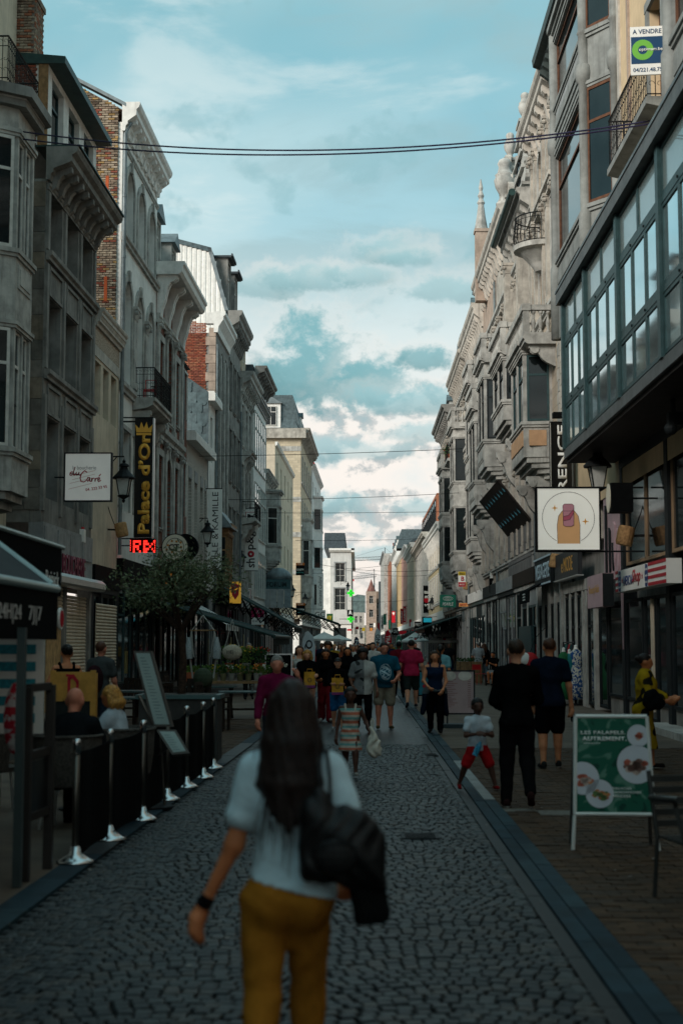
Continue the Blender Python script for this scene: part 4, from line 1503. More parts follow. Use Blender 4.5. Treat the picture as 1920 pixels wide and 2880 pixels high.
# --- further down the left side
def lx2(Y):
 return-6.49+.015*(Y-100)if Y>100 else left_x(Y)
def plain_house(name,label,Y0,W,zt,m,rows,cols,fm='frame_white',ww=1.0,side='L',X=None,roof=None,rh=2.2,corn='paint_white',cp=.4,ch=.55,sur=None,shop=21,depth=8,gm='glass',zs=None,wh=2.0,dorm=0,string=None,brk=0,flank=None,kind='T',fascia='paint_white'):
 r=house(name,label,X if X is not None else lx2(Y0),Y0 if side=='L' else Y0+W,side,face=-.015 if side=='L' else 0)
 z0=4.1
 zs=zs or[z0+.9+(zt-z0-.9)*i/rows for i in range(rows)]
 ws=[((i+.5)*W/cols,z,ww,wh,0)for z in zs for i in range(cols)]
 wall_mesh(W,z0,zt,holes_of(ws),depth=depth,rev=.22).build('wall',[m],r)
 for w in ws:
  window(r,*w[:4],kind=kind,fm=fm,gm=gm,surround=sur,sill=sur,rev=.16)
 if corn:
  cornice(r,W,zt-.1,cp,ch,corn,brackets=brk,bh=ch*.9)
 if string:
  for z in zs:
   string_course(r,W,z-.35,.2,.1,string)
 if roof=='mansard':
  mansard(r,W,zt+ch-.1,rh,'slate',d=depth)
 elif roof:
  gable_roof(r,W,zt+ch-.1,depth,rh,roof,eave=.1)
 for i in range(dorm):
  dormer(r,(i+.5)*W/dorm,zt+ch-.05,1.3,1.8,1.3,'paint_white','slate',y=.25)
 shopfront(r,W,3.3,'frame_dark',shop)
 MB().box(0,W,-.12,.1,3.5,z0).build('shop_fascia',fascia,r)
 if flank:
  MB().box(-.02,-.002,.02,depth,z0,zt).build('flank',flank,r)
 return r
h13=plain_house('forum_house','low old house with worn green bay and a tall red brick chimney',97.0,9.5,13.2,'stone_warm',2,4,fm='frame_white',sur='stone_grey',roof='slate',rh=1.4,brk=6,corn='stone_grey',wh=2.3)
chimney(h13,1.2,.2,13.4,1.2,1.8,2.6,'brick_c',0)
bay(h13,2.0,5.0,7.6,12.2,.9,'stone_grey',[(8.6,11.2)],fm='frame_white',splay=.5,front=2)
h14=plain_house('plaster_house','plain beige plastered house with a blank flank towards the square',107.5,22.0,16.8,'stucco_cream',4,5,corn='paint_white',ch=.3,cp=.2,wh=1.8,flank='stucco_cream')
h15=plain_house('corner_tile_house','pale glazed brick corner house with slate mansard and white dormer',144.0,21.0,22.6,coursed('brick_pale',(.52,.44,.32),(.42,.36,.28),.5,.25,var=.12,dirt=.2),4,5,X=-5.9,corn='stone_warm',ch=1.1,cp=.9,roof='mansard',rh=3.4,dorm=2,brk=12,string='stone_grey',sur='stone_grey',wh=2.5,depth=10)
fl=coursed('brick_pale_end',(.52,.44,.32),(.42,.36,.28),.5,.25,axis='X',var=.12,dirt=.2)
MB().box(-.03,-.002,.05,9.9,4.1,22.5).build('flank',fl,h15)
for z in(8.6,12.4,16.0,21.2):
 MB().box(-.08,-.03,.0,9.9,z,z+.5).build('string_course','stone_grey',h15)
for y in(1.9,3.5):
 f=ob('window',wframe(1.15,2.6,'T',0,'frame_white'),h15,(-.10,y,17.6),(0,0,-math.pi/2))
 ob('pane',wpane(1.15,2.6,0,'glass_blind'),f,(0,.035,0))
d=MB();d.box(-.25,.4,2.1,4.1,23.6,26.1)
dm=d.build('dormer','paint_white',h15)
MB().prism([(-.45,1.9,26.1),(-.45,4.3,26.1),(-.45,3.1,26.8)],(1.2,0,0)).build('dormer_roof','zinc',dm)
f=ob('window',wframe(1.2,2.0,'cross',0,'frame_white'),dm,(-.36,3.1,23.8),(0,0,-math.pi/2))
ob('pane',wpane(1.2,2.0,0,'glass'),f,(0,.035,0))
MB().prism([(-.25,.3,23.55),(-.25,10.1,23.55),(.6,10.1,26.6),(.6,1.6,26.6)],(.1,0,0)).build('roof_end','slate',h15)
cb=MB().box(-.5,-.03,-.5,9.9,22.5,23.5).build('cornice','stone_warm',h15)
bay(h15,1.5,5.5,6.6,14.2,.9,'stone_grey',[(8.6,12.2)],fm='frame_white',splay=.2,front=2)
h16=plain_house('grey_bay_house','modern grey rendered house with stacked bay windows and roof terrace',165.5,24.0,22.2,'stucco_white',5,4,X=-5.5,corn='stucco_white',ch=.5,cp=.4,ww=2.2,wh=2.0,fm='frame_dark')
bay(h16,4.0,9.0,5.2,19.0,.9,'stucco_white',[(6.2,8.6),(10.6,13.0),(15.2,17.6)],fm='frame_dark',splay=.3,front=2,panel=None)
b=MB()
for i in range(9):
 b.tube([(i*1.2,.1,22.6),(i*1.2,.1,23.7)],.03,5)
for z in(23.0,23.35,23.7):
 b.tube([(0,.1,z),(9.6,.1,z)],.025,5)
b.build('railing','red_paint',h16)
h17=thing('white_corner_house','white corner house facing up the street with grey framed tall windows','building',(-4.55,224,0),0,'old town houses along the street')
W=3.3
ws=[(1.55,11.2,1.5,3.0,0),(1.55,6.8,1.7,3.4,0)]
wall_mesh(W,4.6,16.0,holes_of(ws),depth=60,rev=.25).build('wall',[mat('white_weathered',(.58,.57,.55),.85,var=.1,scale=.8,streak=.35,dirt=.2,dirtc=(.25,.24,.22))],h17)
for w in ws:
 window(h17,*w[:4],kind='six',fm='frame_white',surround='paint_grey',sw=.2)
q=MB();q.profile_u([(0,0),(-.2,0),(-.5,.3),(-.5,.6),(0,.6)],-.2,W+.5);q.build('cornice','paint_white',h17,(0,0,15.9))
MB().box(W,W+.5,-.5,60,15.9,16.5).build('cornice_return','paint_white',h17)
MB().prism([(-1,.4,16.5),(-1,3,19.2),(-1,50,19.2),(-1,59,16.5)],(W,0,0)).build('roof','slate_dark',h17)
MB().box(-3.0,W,.2,1,0,4.6).build('shop_wall','paint_white',h17)
f=ob('window',wframe(2.0,2.8,'one',0,'frame_dark'),h17,(1.5,.15,1.2));ob('pane',wpane(2.0,2.8,0,'glass'),f,(0,.035,0))
MB().box(-14,0,.5,60,0,15.0).build('rear_wing','stucco_white',h17)
for k in range(9):
 for z in(6.8,11.2):
  f=ob('window',wframe(1.1,2.4,'T',0,'frame_white'),h17,(W+.02,4+k*6,z),(0,0,math.pi/2));ob('pane',wpane(1.1,2.4,0,'glass'),f,(0,.035,0))
  # ------------------------------------------------------------------ right side of the street, near to far
RX=6.2
def rhouse(name,label,Y0,Y1,dx=0.0):
 """u runs from the far end (Y1) back towards us"""
 return house(name,label,RX+dx,Y1,'R')
 # --- modern glass box carried out over the shops
r1=thing('glass_box_front','modern dark steel and glass box jutting out over the shops','building',(5.0,34.4,0),-math.pi/2,'old town houses along the street')
L=16.4
bays_=[0.0,3.35,7.3,11.15,15.1,16.4]
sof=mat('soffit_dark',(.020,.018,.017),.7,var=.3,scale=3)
tl='paint_teal'
q=MB()
q.box(0,L,-.02,1.2,6.2,6.42)
q.build('bottom_beam',mat('fascia_grey',(.10,.11,.112),.55,var=.2,scale=3,streak=.3),r1)
q=MB();q.box(-.1,L,-.16,1.2,10.02,10.30);q.build('top_beam',mt('fascia_grey'),r1)
MB().box(-.1,L,-.18,1.2,10.30,10.36).build('roof_edge','zinc',r1)
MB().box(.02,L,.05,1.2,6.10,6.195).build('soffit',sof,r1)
MB().box(.0,.2,.0,1.2,6.42,10.02).build('end_panel',tl,r1)
for i,u in enumerate(bays_[:-1]):
 MB().box(u,u+.22,-.06,.2,6.42,10.02).build('column',tl,r1)
 a,c=u+.22,bays_[i+1]
 if c-a<.5:
  continue
 for(za,zb,n,kind)in((6.46,7.48,3,'lo'),(7.60,8.98,3,'mid'),(9.10,9.98,2,'top')):
  w=(c-a)/n
  for k in range(n):
   f=ob('window',wframe(w-.01,zb-za,'one',0,tl),r1,(a+w*(k+.5),.0,za))
   ob('pane',wpane(w-.01,zb-za,0,'glass_sky' if kind!='top' else mat('glass_frost',(.16,.20,.195),.25,var=.15,scale=2,spec=.8,coat=.6)),f,(0,.022,0))
 for z in(7.48,8.98):
  MB().box(a,c,-.01,.2,z+.001,z+.119).build('transom',tl,r1)
  for k in range(1,3):
   MB().lathe([(.025,0),(.025,.03)],(a+(c-a)*k/3,-.03,z+.06),6,'y').build('bolt','iron',r1)
MB().box(.2,L,.24,.3,6.42,10.02).build('inner_wall','frame_dark',r1)
b=MB();b.tube([(9.2,.6,6.1),(9.2,.6,5.85)],.05,8);b.box(9.1,9.3,.5,.75,5.62,5.85);b.ell((9.2,.55,5.56),.12,.12,.12)
tag(b.build('security_camera','frame_dark',None),'dark dome security camera hanging under the glass box','camera')
sc_=bpy.data.objects['security_camera'];sc_.location=(5.0,34.4,0);sc_.rotation_euler=(0,0,-math.pi/2)
# --- cream house above the glass box, with column-framed bays
r2=rhouse('cream_bay_house','cream house with grey column framed bays rising above the glass box',20,43.2)
W=23.2
cream=mat('cream_render',(.62,.47,.30),.85,var=.1,scale=1.5,streak=.3,dirt=.12,dirtc=(.30,.22,.14))
gs=mat('grey_green_stone',(.235,.245,.235),.75,var=.18,scale=2.5,streak=.45,dirt=.25)
ws=[(1.1,12.6,.75,2.6,0),(1.1,16.6,.75,2.3,0),(14.5,12.4,1.3,2.8,0),(14.5,16.6,1.3,2.6,0),(20,12.4,1.4,2.8,0),(20,16.6,1.4,2.6,0)]
wall_mesh(W,5.4,19.2,holes_of(ws),depth=9,rev=.25).build('wall',[cream],r2)
MB().box(0,2.15,-.02,.01,6.0,18.6).build('stone_facing','stone_pale',r2)
stp=[mat('pale_block_%d'%i,c,.85,var=.12,scale=3,streak=.25,dirt=.15,bump=.25,bscale=28,dirtc=(.16,.14,.12))for i,c in enumerate([(.54,.50,.44),(.50,.46,.40),(.57,.53,.47)])]
bricks(r2,[(0,6.0),(2.15,6.0),(2.15,18.6),(0,18.6)],(0,-.021,0),(1,0,0),(0,0,1),.54,.36,stp,name='stone',depth=.02,mort=.016)
MB().box(2.15,2.6,-.06,.01,6.0,18.6).build('stone_facing','stone_rose',r2)
for w in ws:
 window(r2,*w[:4],kind='T',fm='frame_brown',surround=gs,sw=.2)
def column_bay(u0,u1,proj):
 fl=[(12.45,15.35),(16.85,18.7)]
 b=bay(r2,u0,u1,10.2,19.0,proj,gs,fl,fm='frame_brown',splay=.9,front=1,panel=gs,base=False,gm='glass')
 for(x,y)in((u0+.9,-proj),(u1-.9,-proj),(u0,0),(u1,0)):
  m=cmesh('baycol',lambda:MB().lathe([(.17,10.2),(.17,12.2),(.13,12.3),(.13,15.5),(.19,15.55),(.22,15.75),(.19,15.95),(.13,16.0),(.13,16.75),(.16,16.78),(.13,16.85),(.13,19.0)],n=12).mesh('column',gs,True))
  ob('column',m,b,(x,y-.03,0))
 for z in(15.62,15.85,16.1):
  MB().box(u0+1.15,u1-1.15,-proj-.07,-proj,z,z+.1).build('moulding',gs,b)
 MB().box(u0+1.2,u1-1.2,-proj-.03,-proj,16.25,16.62).build('panel','paint_grey',b)
 return b
column_bay(3.0,10.0,.62)
column_bay(17.7,23.1,.62)
MB().box(10.3,10.55,-.05,.01,10.2,19).build('pilaster_strip','stone_pale',r2)
MB().box(11.5,11.7,-.05,.01,10.2,19).build('pilaster_strip','stone_rose',r2)
dk=mat('eave_dark',(.055,.072,.070),.6,var=.25,scale=4)
MB().profile_u([(.1,0),(-.45,.0),(-.55,.12),(-.75,.2),(-.78,.42),(.1,.42)],0,W).build('eave',dk,r2,(0,0,19.5))
MB().box(0,W,-.08,.02,18.75,18.95).build('string_course',dk,r2)
me=cmesh('eavebr',lambda:MB().prism([(-.09,y,z)for(y,z)in[(0,0),(-.56,0),(-.58,-.12),(-.46,-.2),(-.3,-.32),(-.24,-.6),(-.12,-.78),(-.06,-.95),(0,-1.0)]],(.18,0,0)).mesh('bracket',dk))
for i in range(26):
 ob('bracket',me,r2,(.3+i*.62,0,19.48))
mansard(r2,W,19.95,3.0,'slate_dark',d=9)
bl=MB().profile_u([(0,0),(-.7,0),(-.7,-.14),(0,-.3)],12.4,16.7).build('balcony',gs,r2,(0,0,12.2))
iron_rail(bl,12.5,16.6,.02,.66,h=1.05,step=.16)
sg=thing('for_sale_board','for sale board with a green ring on dark blue, fixed above the iron balcony','sign',(5.16,26.2,float(at_depth(1788,213,26.2)[2])),R(-6))
sg.scale=(.54,.54,.54)
MB().box(0,1.15,-.04,.04,0,1.75).build('board','white_sign',sg)
nb=mat('navy_sign',(.012,.055,.13),.5,var=.05)
gr=mat('green_sign',(.16,.45,.06),.5,var=.05)
MB().box(.02,1.13,-.048,-.041,.40,1.38).build('blue_field',nb,sg)
b=MB()
for i in range(28):
 a0,a1=2*math.pi*i/28,2*math.pi*(i+1)/28
 P=lambda r,a:(.42+r*math.cos(a),-.050,.9+r*math.sin(a))
 b.prism([P(.16,a0),P(.37,a0),P(.37,a1),P(.16,a1)],(0,-.005,0))
b.build('ring_emblem',gr,sg)
letter('A VENDRE',.17,sg,(.58,-.042,1.57),width=1.0,bold=.02,material=nb)
letter('04/221.48.75',.15,sg,(.58,-.042,.18),width=1.0,bold=.02,material=nb)
letter('optimum.be',.15,sg,(.70,-.058,.90),width=.82,bold=.015,material='white_sign')
# --- shops under the box
shopr=thing('shop_row','row of glazed shops with dark frames under the glass box','building',(RX,37.4,0),-math.pi/2)
Ls=17.4
MB().box(0,Ls,.3,5,0,6.1).build('wall','stone_dark',shopr)
pk=mat('pink_lilac',(.42,.30,.33),.55,var=.08,scale=2)
gr_=thing('stone_shop_front','worn stone shop front with slim piers under the gold lettered fascia','building',(RX,43.2,0),-math.pi/2)
MB().box(0,5.75,.3,5,0,5.4).build('wall','stone_dark',gr_)
MB().box(0,5.75,-.05,.3,3.2,3.5).build('lintel','stone_grey',gr_)
MB().box(0,5.75,.0,.3,4.5,5.4).build('frieze','stone_pale',gr_)
for u in(.0,1.15,2.3,3.5,4.1,5.45):
 MB().box(u,u+.3,-.035,.3,0,3.2).build('shop_pier','stone_grey',gr_)
for(a,c)in((.3,1.15),(1.45,2.3),(2.6,3.5),(4.4,5.45)):
 f=ob('window',wframe(c-a,3.0,'trans',0,'frame_dark'),gr_,((a+c)/2,-.01,.1));ob('pane',wpane(c-a,3.0,0,'glass'),f,(0,.035,0))
tanf=mat('frame_tan',(.30,.20,.12),.5,var=.15)
for(a,c)in((4.0,8.6),(8.9,13.2),(13.5,17.0)):
 n=2
 for k in range(n):
  w=(c-a)/n
  f=ob('window',wframe(w-.02,2.3,'one',0,tanf),shopr,(a+w*(k+.5),.05,3.55))
  ob('pane',wpane(w-.02,2.3,0,'glass'),f,(0,.035,0))
for u in(3.7,8.6,13.2,17.0):
 MB().box(u,u+.3,-.02,.3,0,6.05).build('pier','frame_dark',shopr)
MB().box(3.7,Ls,-.03,.3,5.86,6.09).build('lintel','frame_dark',shopr)
MB().box(1.2,3.7,.02,.3,3.3,6.0).build('pink_panel',pk,shopr)
for i,(u,z0,z1)in enumerate([(1.6,3.3,5.2),(2.1,3.4,4.6),(2.55,3.5,4.2),(2.8,3.6,4.7),(3.2,3.4,4.5)]):
 MB().prism([(u,-.03,z1),(u+.16,-.03,z1-.1),(u+.14,-.03,z0+.2),(u+.08,-.03,z0),(u+.02,-.03,z0+.2)],(0,.045,0)).build('drip_ornament','frame_dark' if i<3 else pk,shopr)
MB().prism([(3.75,-.05,3.3),(3.98,-.05,3.3),(3.95,-.05,2.2),(3.9,-.05,1.6),(3.85,-.05,2.2)],(0,.04,0)).build('drip_ornament',pk,shopr)
for(a,c,kind)in((.3,1.5,'d'),(1.7,3.6,'w'),(4.1,6.0,'w'),(6.2,7.4,'d'),(7.5,8.5,'w'),(9.0,11.2,'w'),(11.4,13.1,'d'),(13.6,16.9,'w')):
 z0=.1 if kind=='d' else.45
 f=ob('window',wframe(c-a,2.75-z0,'one',0,'frame_dark'),shopr,((a+c)/2,.0,z0))
 ob('pane',wpane(c-a,2.75-z0,0,'glass'),f,(0,.035,0))
 if kind=='w':
  MB().box(a,c,.05,.3,0,.45).build('stall_riser','stone_dark',shopr)
MB().box(8.0,12.0,-.5,.05,.0,.14).build('doorstep','stone_grey',shopr)
MB().box(6.9,7.1,.0,.12,.3,2.7).build('door_panel','stucco_cream',shopr)
MB().box(6.3,6.6,-.08,.05,.9,1.5).build('letter_box','alu',shopr)
sg=thing('stars_and_stripes_fascia','white shop fascia reading American Shop with red stripes and stars','sign',(RX-.32,32.75,2.9),-math.pi/2)
MB().box(0,5.4,0,.3,0,.48).build('board','white_sign',sg)
rd=mat('flag_red',(.45,.015,.03),.5,var=.05)
bl_=mat('flag_blue',(.02,.05,.17),.5,var=.05)
for(a,c)in((.0,.32),(3.7,5.4)):
 for k in range(4):
  MB().box(a,c,-.008,-.001,.01+k*.135,.075+k*.135).build('stripe',rd,sg)
for(a,c)in((.34,.68),(3.35,3.68)):
 b=MB()
 b.prism([(a+.05,-.001,.02),(c-.08,-.001,.0),(c,-.001,.2),(c-.05,-.001,.46),(a+.08,-.001,.47),(a,-.001,.25)],(0,-.007,0))
 b.build('blue_field',bl_,sg)
 b=MB()
 for i in range(4):
  for j in range(3):
   cx,cz=a+.07+i*.07,.10+j*.13
   b.prism([(cx+.025*(1 if k%2==0 else.45)*math.sin(k*math.pi/5),-.009,cz+.025*(1 if k%2==0 else.45)*math.cos(k*math.pi/5))for k in range(10)],(0,-.004,0))
 b.build('stars','white_sign',sg)
letter('AMERICAN',.22,sg,(1.50,-.002,.22),width=1.2,bold=.02,material=bl_)
letter('Shop',.36,sg,(2.45,-.006,.24),width=.95,shear=.35,bold=.015,material=rd)
for u in(.83,3.08):
 b=MB();b.prism([(u+.07*(1 if k%2==0 else.42)*math.sin(k*math.pi/5),-.002,.24+.07*(1 if k%2==0 else.42)*math.cos(k*math.pi/5))for k in range(10)],(0,-.006,0));b.build('star',rd,sg)
sg=thing('lilac_box_sign','lilac box sign with thin gold lettering over the beauty shop door','sign',(RX-.12,36.3,2.62),-math.pi/2)
MB().box(0,2.2,-.28,0,0,.8).build('box',pk,sg)
MB().box(2.2,2.22,-.27,-.01,.01,.79).build('end','frame_dark',sg)
gold=mat('gold_letter',(.50,.30,.10),.4,metal=.3,var=.1)
letter('BeautyNails',.26,sg,(1.0,-.282,.42),width=1.5,material=gold)
# --- carved stone houses beyond the box
st3=coursed('stone_course_warm',(.45,.375,.295),(.22,.19,.155),.62,.34,var=.10,ms=.008,dirt=.3,streak=.35)
r3=rhouse('balustrade_house','carved stone house with a balustraded bay and a round iron balcony',43.25,49.4)
W=6.15
ws=[(5.1,13.0,.8,3.0,0),(5.1,16.6,.8,1.9,0),(2.2,13.2,1.3,3.2,0),(2.2,16.7,1.3,1.7,.5)]
wall_mesh(W,4.8,18.9,holes_of(ws),depth=9,rev=.28).build('wall',[st3],r3)
for w in ws:
 window(r3,*w[:4],kind='T',rise=w[4],fm='paint_teal',surround='stone_grey',sw=.22)
for u in(.25,1.2,3.25,4.3,5.95):
 pilaster(r3,u,12.6,16.2,.34,.16,'stone_warm')
 pilaster(r3,u,16.4,18.8,.3,.14,'stone_warm')
stb=[mat('ashlar_%d'%i,c,.85,var=.14,scale=3,streak=.3,dirt=.2,bump=.3,bscale=28,dirtc=(.12,.10,.08))for i,c in enumerate([(.46,.375,.29),(.42,.355,.285),(.49,.41,.325),(.43,.33,.25)])]
ashlar(r3,W-.45,12.4,18.8,holes_of(ws),.55,.32,stb)
z,k=5.0,0
while z<18.5:
 w_=.42 if k%2 else.26
 MB().box(W-w_,W+.02,-.07,.02,z+.012,z+.36).build('stone','stone_pale' if k%3 else 'stone_grey',r3)
 z+=.37;k+=1
string_course(r3,W,16.15,.3,.3,'stone_pale')
string_course(r3,W,12.3,.26,.2,'stone_grey')
bay(r3,.35,4.15,7.85,11.2,.92,'stone_grey',[(8.85,11.0)],fm='paint_teal',splay=.12,front=2,panel=None,base=True)
MB().box(.55,3.95,-.95,-.90,8.05,8.55).build('panel',mat('peach_panel',(.55,.33,.19),.7,var=.1),r3)
MB().box(4.06,4.14,-.75,-.2,8.05,8.55).build('panel',mt('peach_panel'),r3)
stone_balcony(r3,.1,5.2,11.42,1.05,'stone_grey',rail=1.0)
ob('console',console_mesh(.8,1.1,.3,'stone_grey'),r3,(.9,0,7.1));ob('console',console_mesh(.8,1.1,.3,'stone_grey'),r3,(3.6,0,7.1))
b=MB().lathe([(.05,-.95),(.28,-.85),(.45,-.6),(.8,-.22),(1.0,-.16),(1.02,0),(.0,0)],(2.5,0,15.0),18,'z',math.pi,2*math.pi)
rb=b.build('round_balcony','stone_grey',r3)
q=MB()
for i in range(17):
 a=math.pi+math.pi*i/16
 x,y=2.5+.93*math.cos(a),.93*math.sin(a)
 bulge=1.0
 q.tube([(x,y,15.0),(2.5+1.02*math.cos(a),1.02*math.sin(a),15.3),(x,y,15.95)],.012,4)
 for zc in(15.25,15.6):
  pts=[(2.5+.98*math.cos(a+.09*math.cos(t)*(1-t/8)),.98*math.sin(a+.09*math.cos(t)*(1-t/8)),zc+.1*math.sin(t)*(1-t/8))for t in np.linspace(0,5,7)]
  q.tube(pts,.008,3,False)
for zz,r_ in((15.05,.016),(15.95,.024),(15.82,.012)):
 q.tube([(2.5+.94*math.cos(math.pi+math.pi*i/18),.94*math.sin(math.pi+math.pi*i/18),zz)for i in range(19)],r_,5)
q.build('railing','iron',rb)
cornice(r3,W,18.8,.6,1.0,'stone_pale',brackets=7,bh=.85,bw=.26,e=.05)
MB().box(0,W,.3,9,19.8,20.6).build('parapet','stone_warm',r3)
for u in(1.0,4.2):
 chimney(r3,u,.5,19.8,.9,.8,1.5+.3*(u>2),'stone_grey',0)
ob('urn',urn_mesh(.55,'stone_grey'),r3,(2.6,.35,20.6))
MB().box(0,W,-.1,.3,4.3,4.85).build('shop_cornice','stone_dark',r3)
for u in(.0,1.5,3.0,4.5,5.75):
 MB().box(u,u+.4,-.09,.3,0,4.3).build('shop_pier','stone_grey',r3)
MB().box(0,W,.25,.4,0,4.3).build('shop_wall','frame_dark',r3)
for u in(.42,1.92,3.42,4.92):
 f=ob('window',wframe(1.05,2.9,'one',0,'frame_dark'),r3,(u+.54,-.04,.1));ob('pane',wpane(1.05,2.9,0,'glass'),f,(0,.035,0))
def carved(name,label,Y0,Y1,zt,m,seed,bayspec=None,cols=3,corn='stone_warm',pil='stone_warm',fm='frame_dark',gable=None,zs=(5.3,9.3,13.2),hh=(2.8,2.7,2.3),balc=True,roof='slate',urns=0,ch=1.0,cp=.6,shop=30,brk=7,dorms=0):
 r=rhouse(name,label,Y0,Y1)
 W=Y1-Y0
 rr=random.Random(seed)
 ws=[]
 for z,h in zip(zs,hh):
  for i in range(cols):
   u=(i+.5)*W/cols
   if bayspec and bayspec[0]<u<bayspec[1]and bayspec[2]-1<z<bayspec[3]:
    continue
   rise=.5 if rr.random()<.3 else 0
   ws.append((u,z,min(1.15,W/cols-.7),h,rise))
 wall_mesh(W,4.4,zt,holes_of(ws),depth=9,rev=.28).build('wall',[m],r)
 for w in ws:
  window(r,*w[:4],kind='T',rise=w[4],fm=fm,surround='stone_grey',sw=.2,sill='stone_grey')
 for i in range(cols+1):
  u=min(max(.2,i*W/cols),W-.2)
  for z,h in zip(zs,hh):
   pilaster(r,u,z-.2,z+h+.35,.36,.15,pil,fl=3)
 for z,h in zip(zs,hh):
  string_course(r,W,z+h+.4,.34,.26,'stone_grey')
  string_course(r,W,z-.42,.2,.14,'stone_grey')
 if bayspec:
  u0,u1,z0,z1,fl,pj=bayspec
  bay(r,u0,u1,z0,z1,pj,'stone_grey',fl,fm=fm,splay=.12,front=2)
  for u in(u0+.3,u1-.3):
   ob('console',console_mesh(pj*.9,1.5,.34,'stone_grey'),r,(u,0,z0-.85))
  if balc:
   stone_balcony(r,u0-.1,u1+.1,z1+.28,pj+.12,'stone_grey',under=False)
 cornice(r,W,zt-.1,cp,ch,corn,brackets=brk,bh=ch*.85,bw=.22,e=.04)
 zc=zt+ch-.1
 if roof=='mansard':
  mansard(r,W,zc,2.4,'slate',d=9)
 else:
  gable_roof(r,W,zc,9,1.8,roof,eave=-.3)
 for i in range(dorms):
  dormer(r,(i+.5)*W/dorms,zc-.02,1.25,1.75,1.4,'stone_grey','slate',y=.2,kind='flat' if i%2 else 'gable')
 if gable:
  gu,gw,gh=gable
  q=MB()
  steps=5
  for k in range(steps):
   w_=gw*(1-(k/steps)**1.3)
   q.box(gu-w_/2,gu+w_/2,-.12+.02*k,.5,zc+gh*k/steps,zc+gh*(k+1)/steps-.001)
  g=q.build('gable',corn,r)
  for k in range(steps):
   w_=gw*(1-(k/steps)**1.3)
   MB().box(gu-w_/2-.1,gu+w_/2+.1,-.24+.02*k,.55,zc+gh*(k+1)/steps-.12,zc+gh*(k+1)/steps).build('coping','stone_grey',g)
   for s in(-1,1):
    if k:
     MB().lathe([(.001,-.12),(.28,-.12),(.28,.1),(.001,.1)],(gu+s*(w_/2+.2),0,zc+gh*k/steps+.25),12,'y').build('scroll',corn,g)
  f=ob('window',wframe(min(1.0,gw*.3),gh*.42,'T',gh*.1,fm),g,(gu,-.15,zc+gh*.15));ob('pane',wpane(min(1.0,gw*.3),gh*.42,gh*.1,'glass'),f,(0,.02,0))
  ob('urn',urn_mesh(.75,'stone_grey'),g,(gu,.15,zc+gh))
 for i in range(urns):
  ob('urn',urn_mesh(.62,'stone_grey'),r,((i+.5)*W/urns,-.2,zc))
 shopfront(r,W,3.7,['stone_grey','paint_teal','stone_dark','stone_rose','stone_grey','frame_dark'][seed%6],shop+seed)
 MB().box(0,W,-.16,.1,3.88,4.4).build('shop_fascia',['frame_dark','paint_grey','wood_dark','paint_teal','frame_dark','paint_white'][(seed*5)%6],r)
 return r
r4=carved('giant_pilaster_house','carved stone house with giant scroll capitals and a stepped gable',49.45,56.4,17.0,st3,4,bayspec=(1.0,5.2,10.0,12.2,[(10.6,12.0)],.95),gable=(3.6,3.6,3.6),balc=True,cols=4,corn='stone_grey')
for u in(1.2,5.6):
 pilaster(r4,u,12.9,16.6,.7,.45,'stone_warm',fl=4)
b=MB();b.tube([(0,-.75,17.75),(6.9,-.75,17.75)],.13,10);b.build('gutter','roof_green',r4)
r5=carved('urn_house','carved stone house crowned by a tall gable and a great stone urn',56.45,63.2,18.6,'stone_warm',5,bayspec=(1.2,4.6,9.2,13.4,[(10.2,12.7)],1.0),gable=(5.0,2.8,2.4),urns=2,brk=8,corn='stone_pale')
ob('urn',urn_mesh(1.25,'stone_grey'),r5,(6.1,-.2,19.6))
r6=carved('spire_house','carved brown stone house with a slim spire at its corner',63.25,70.0,18.6,'stone_rose',6,bayspec=(1.6,5.2,8.2,12.4,[(9.2,11.8)],.9),corn='stone_pale',brk=9,dorms=1)
sp_=MB();sp_.box(1.9,2.5,-.55,.05,18.2,21.6);sp_.prism([(1.85,-.6,21.6),(2.55,-.6,21.6),(2.55,.1,21.6),(1.85,.1,21.6)],(0,0,.15))
tur=sp_.build('turret','stone_rose',r6)
MB().lathe([(.34,21.7),(.22,22.4),(.14,23.0),(.2,23.1),(.1,23.3),(.16,23.45),(.07,23.7),(.11,23.85),(.02,24.3)],(2.2,-.25,0),8).build('spire','stone_grey',tur)
r7=carved('double_bay_house','tall grey stone house with two storeys of bay windows and a balcony above',70.05,79.8,17.6,'stone_warm',7,bayspec=(6.0,9.5,6.4,14.6,[(7.0,9.6),(11.2,13.8)],.66),corn='stone_pale',brk=14,dorms=3,cols=4,ch=1.2)
r8=carved('flower_balcony_house','grey stone house with flowers on an iron balcony and dark eaves',79.85,91.0,17.4,'stone_grey',8,bayspec=(6.5,10.0,6.0,14.0,[(7.0,9.4),(11.0,13.4)],.8),corn='stone_warm',brk=14,dorms=3,cols=4,ch=1.1)
r9=carved('end_corner_house','dark eaved stone corner house ending the carved row',91.05,103.6,16.2,'stone_grey',9,bayspec=(7.5,11.5,6.0,13.0,[(7.0,9.2),(10.2,12.4)],.8),corn='stone_dark',brk=16,dorms=2,cols=5,ch=1.0,cp=.9,roof='mansard')
bl=MB().profile_u([(0,0),(-.85,0),(-.85,-.16),(0,-.35)],2.0,5.4).build('balcony','stone_grey',r8,(0,0,12.9))
iron_rail(bl,2.1,5.3,.02,.8,step=.25)
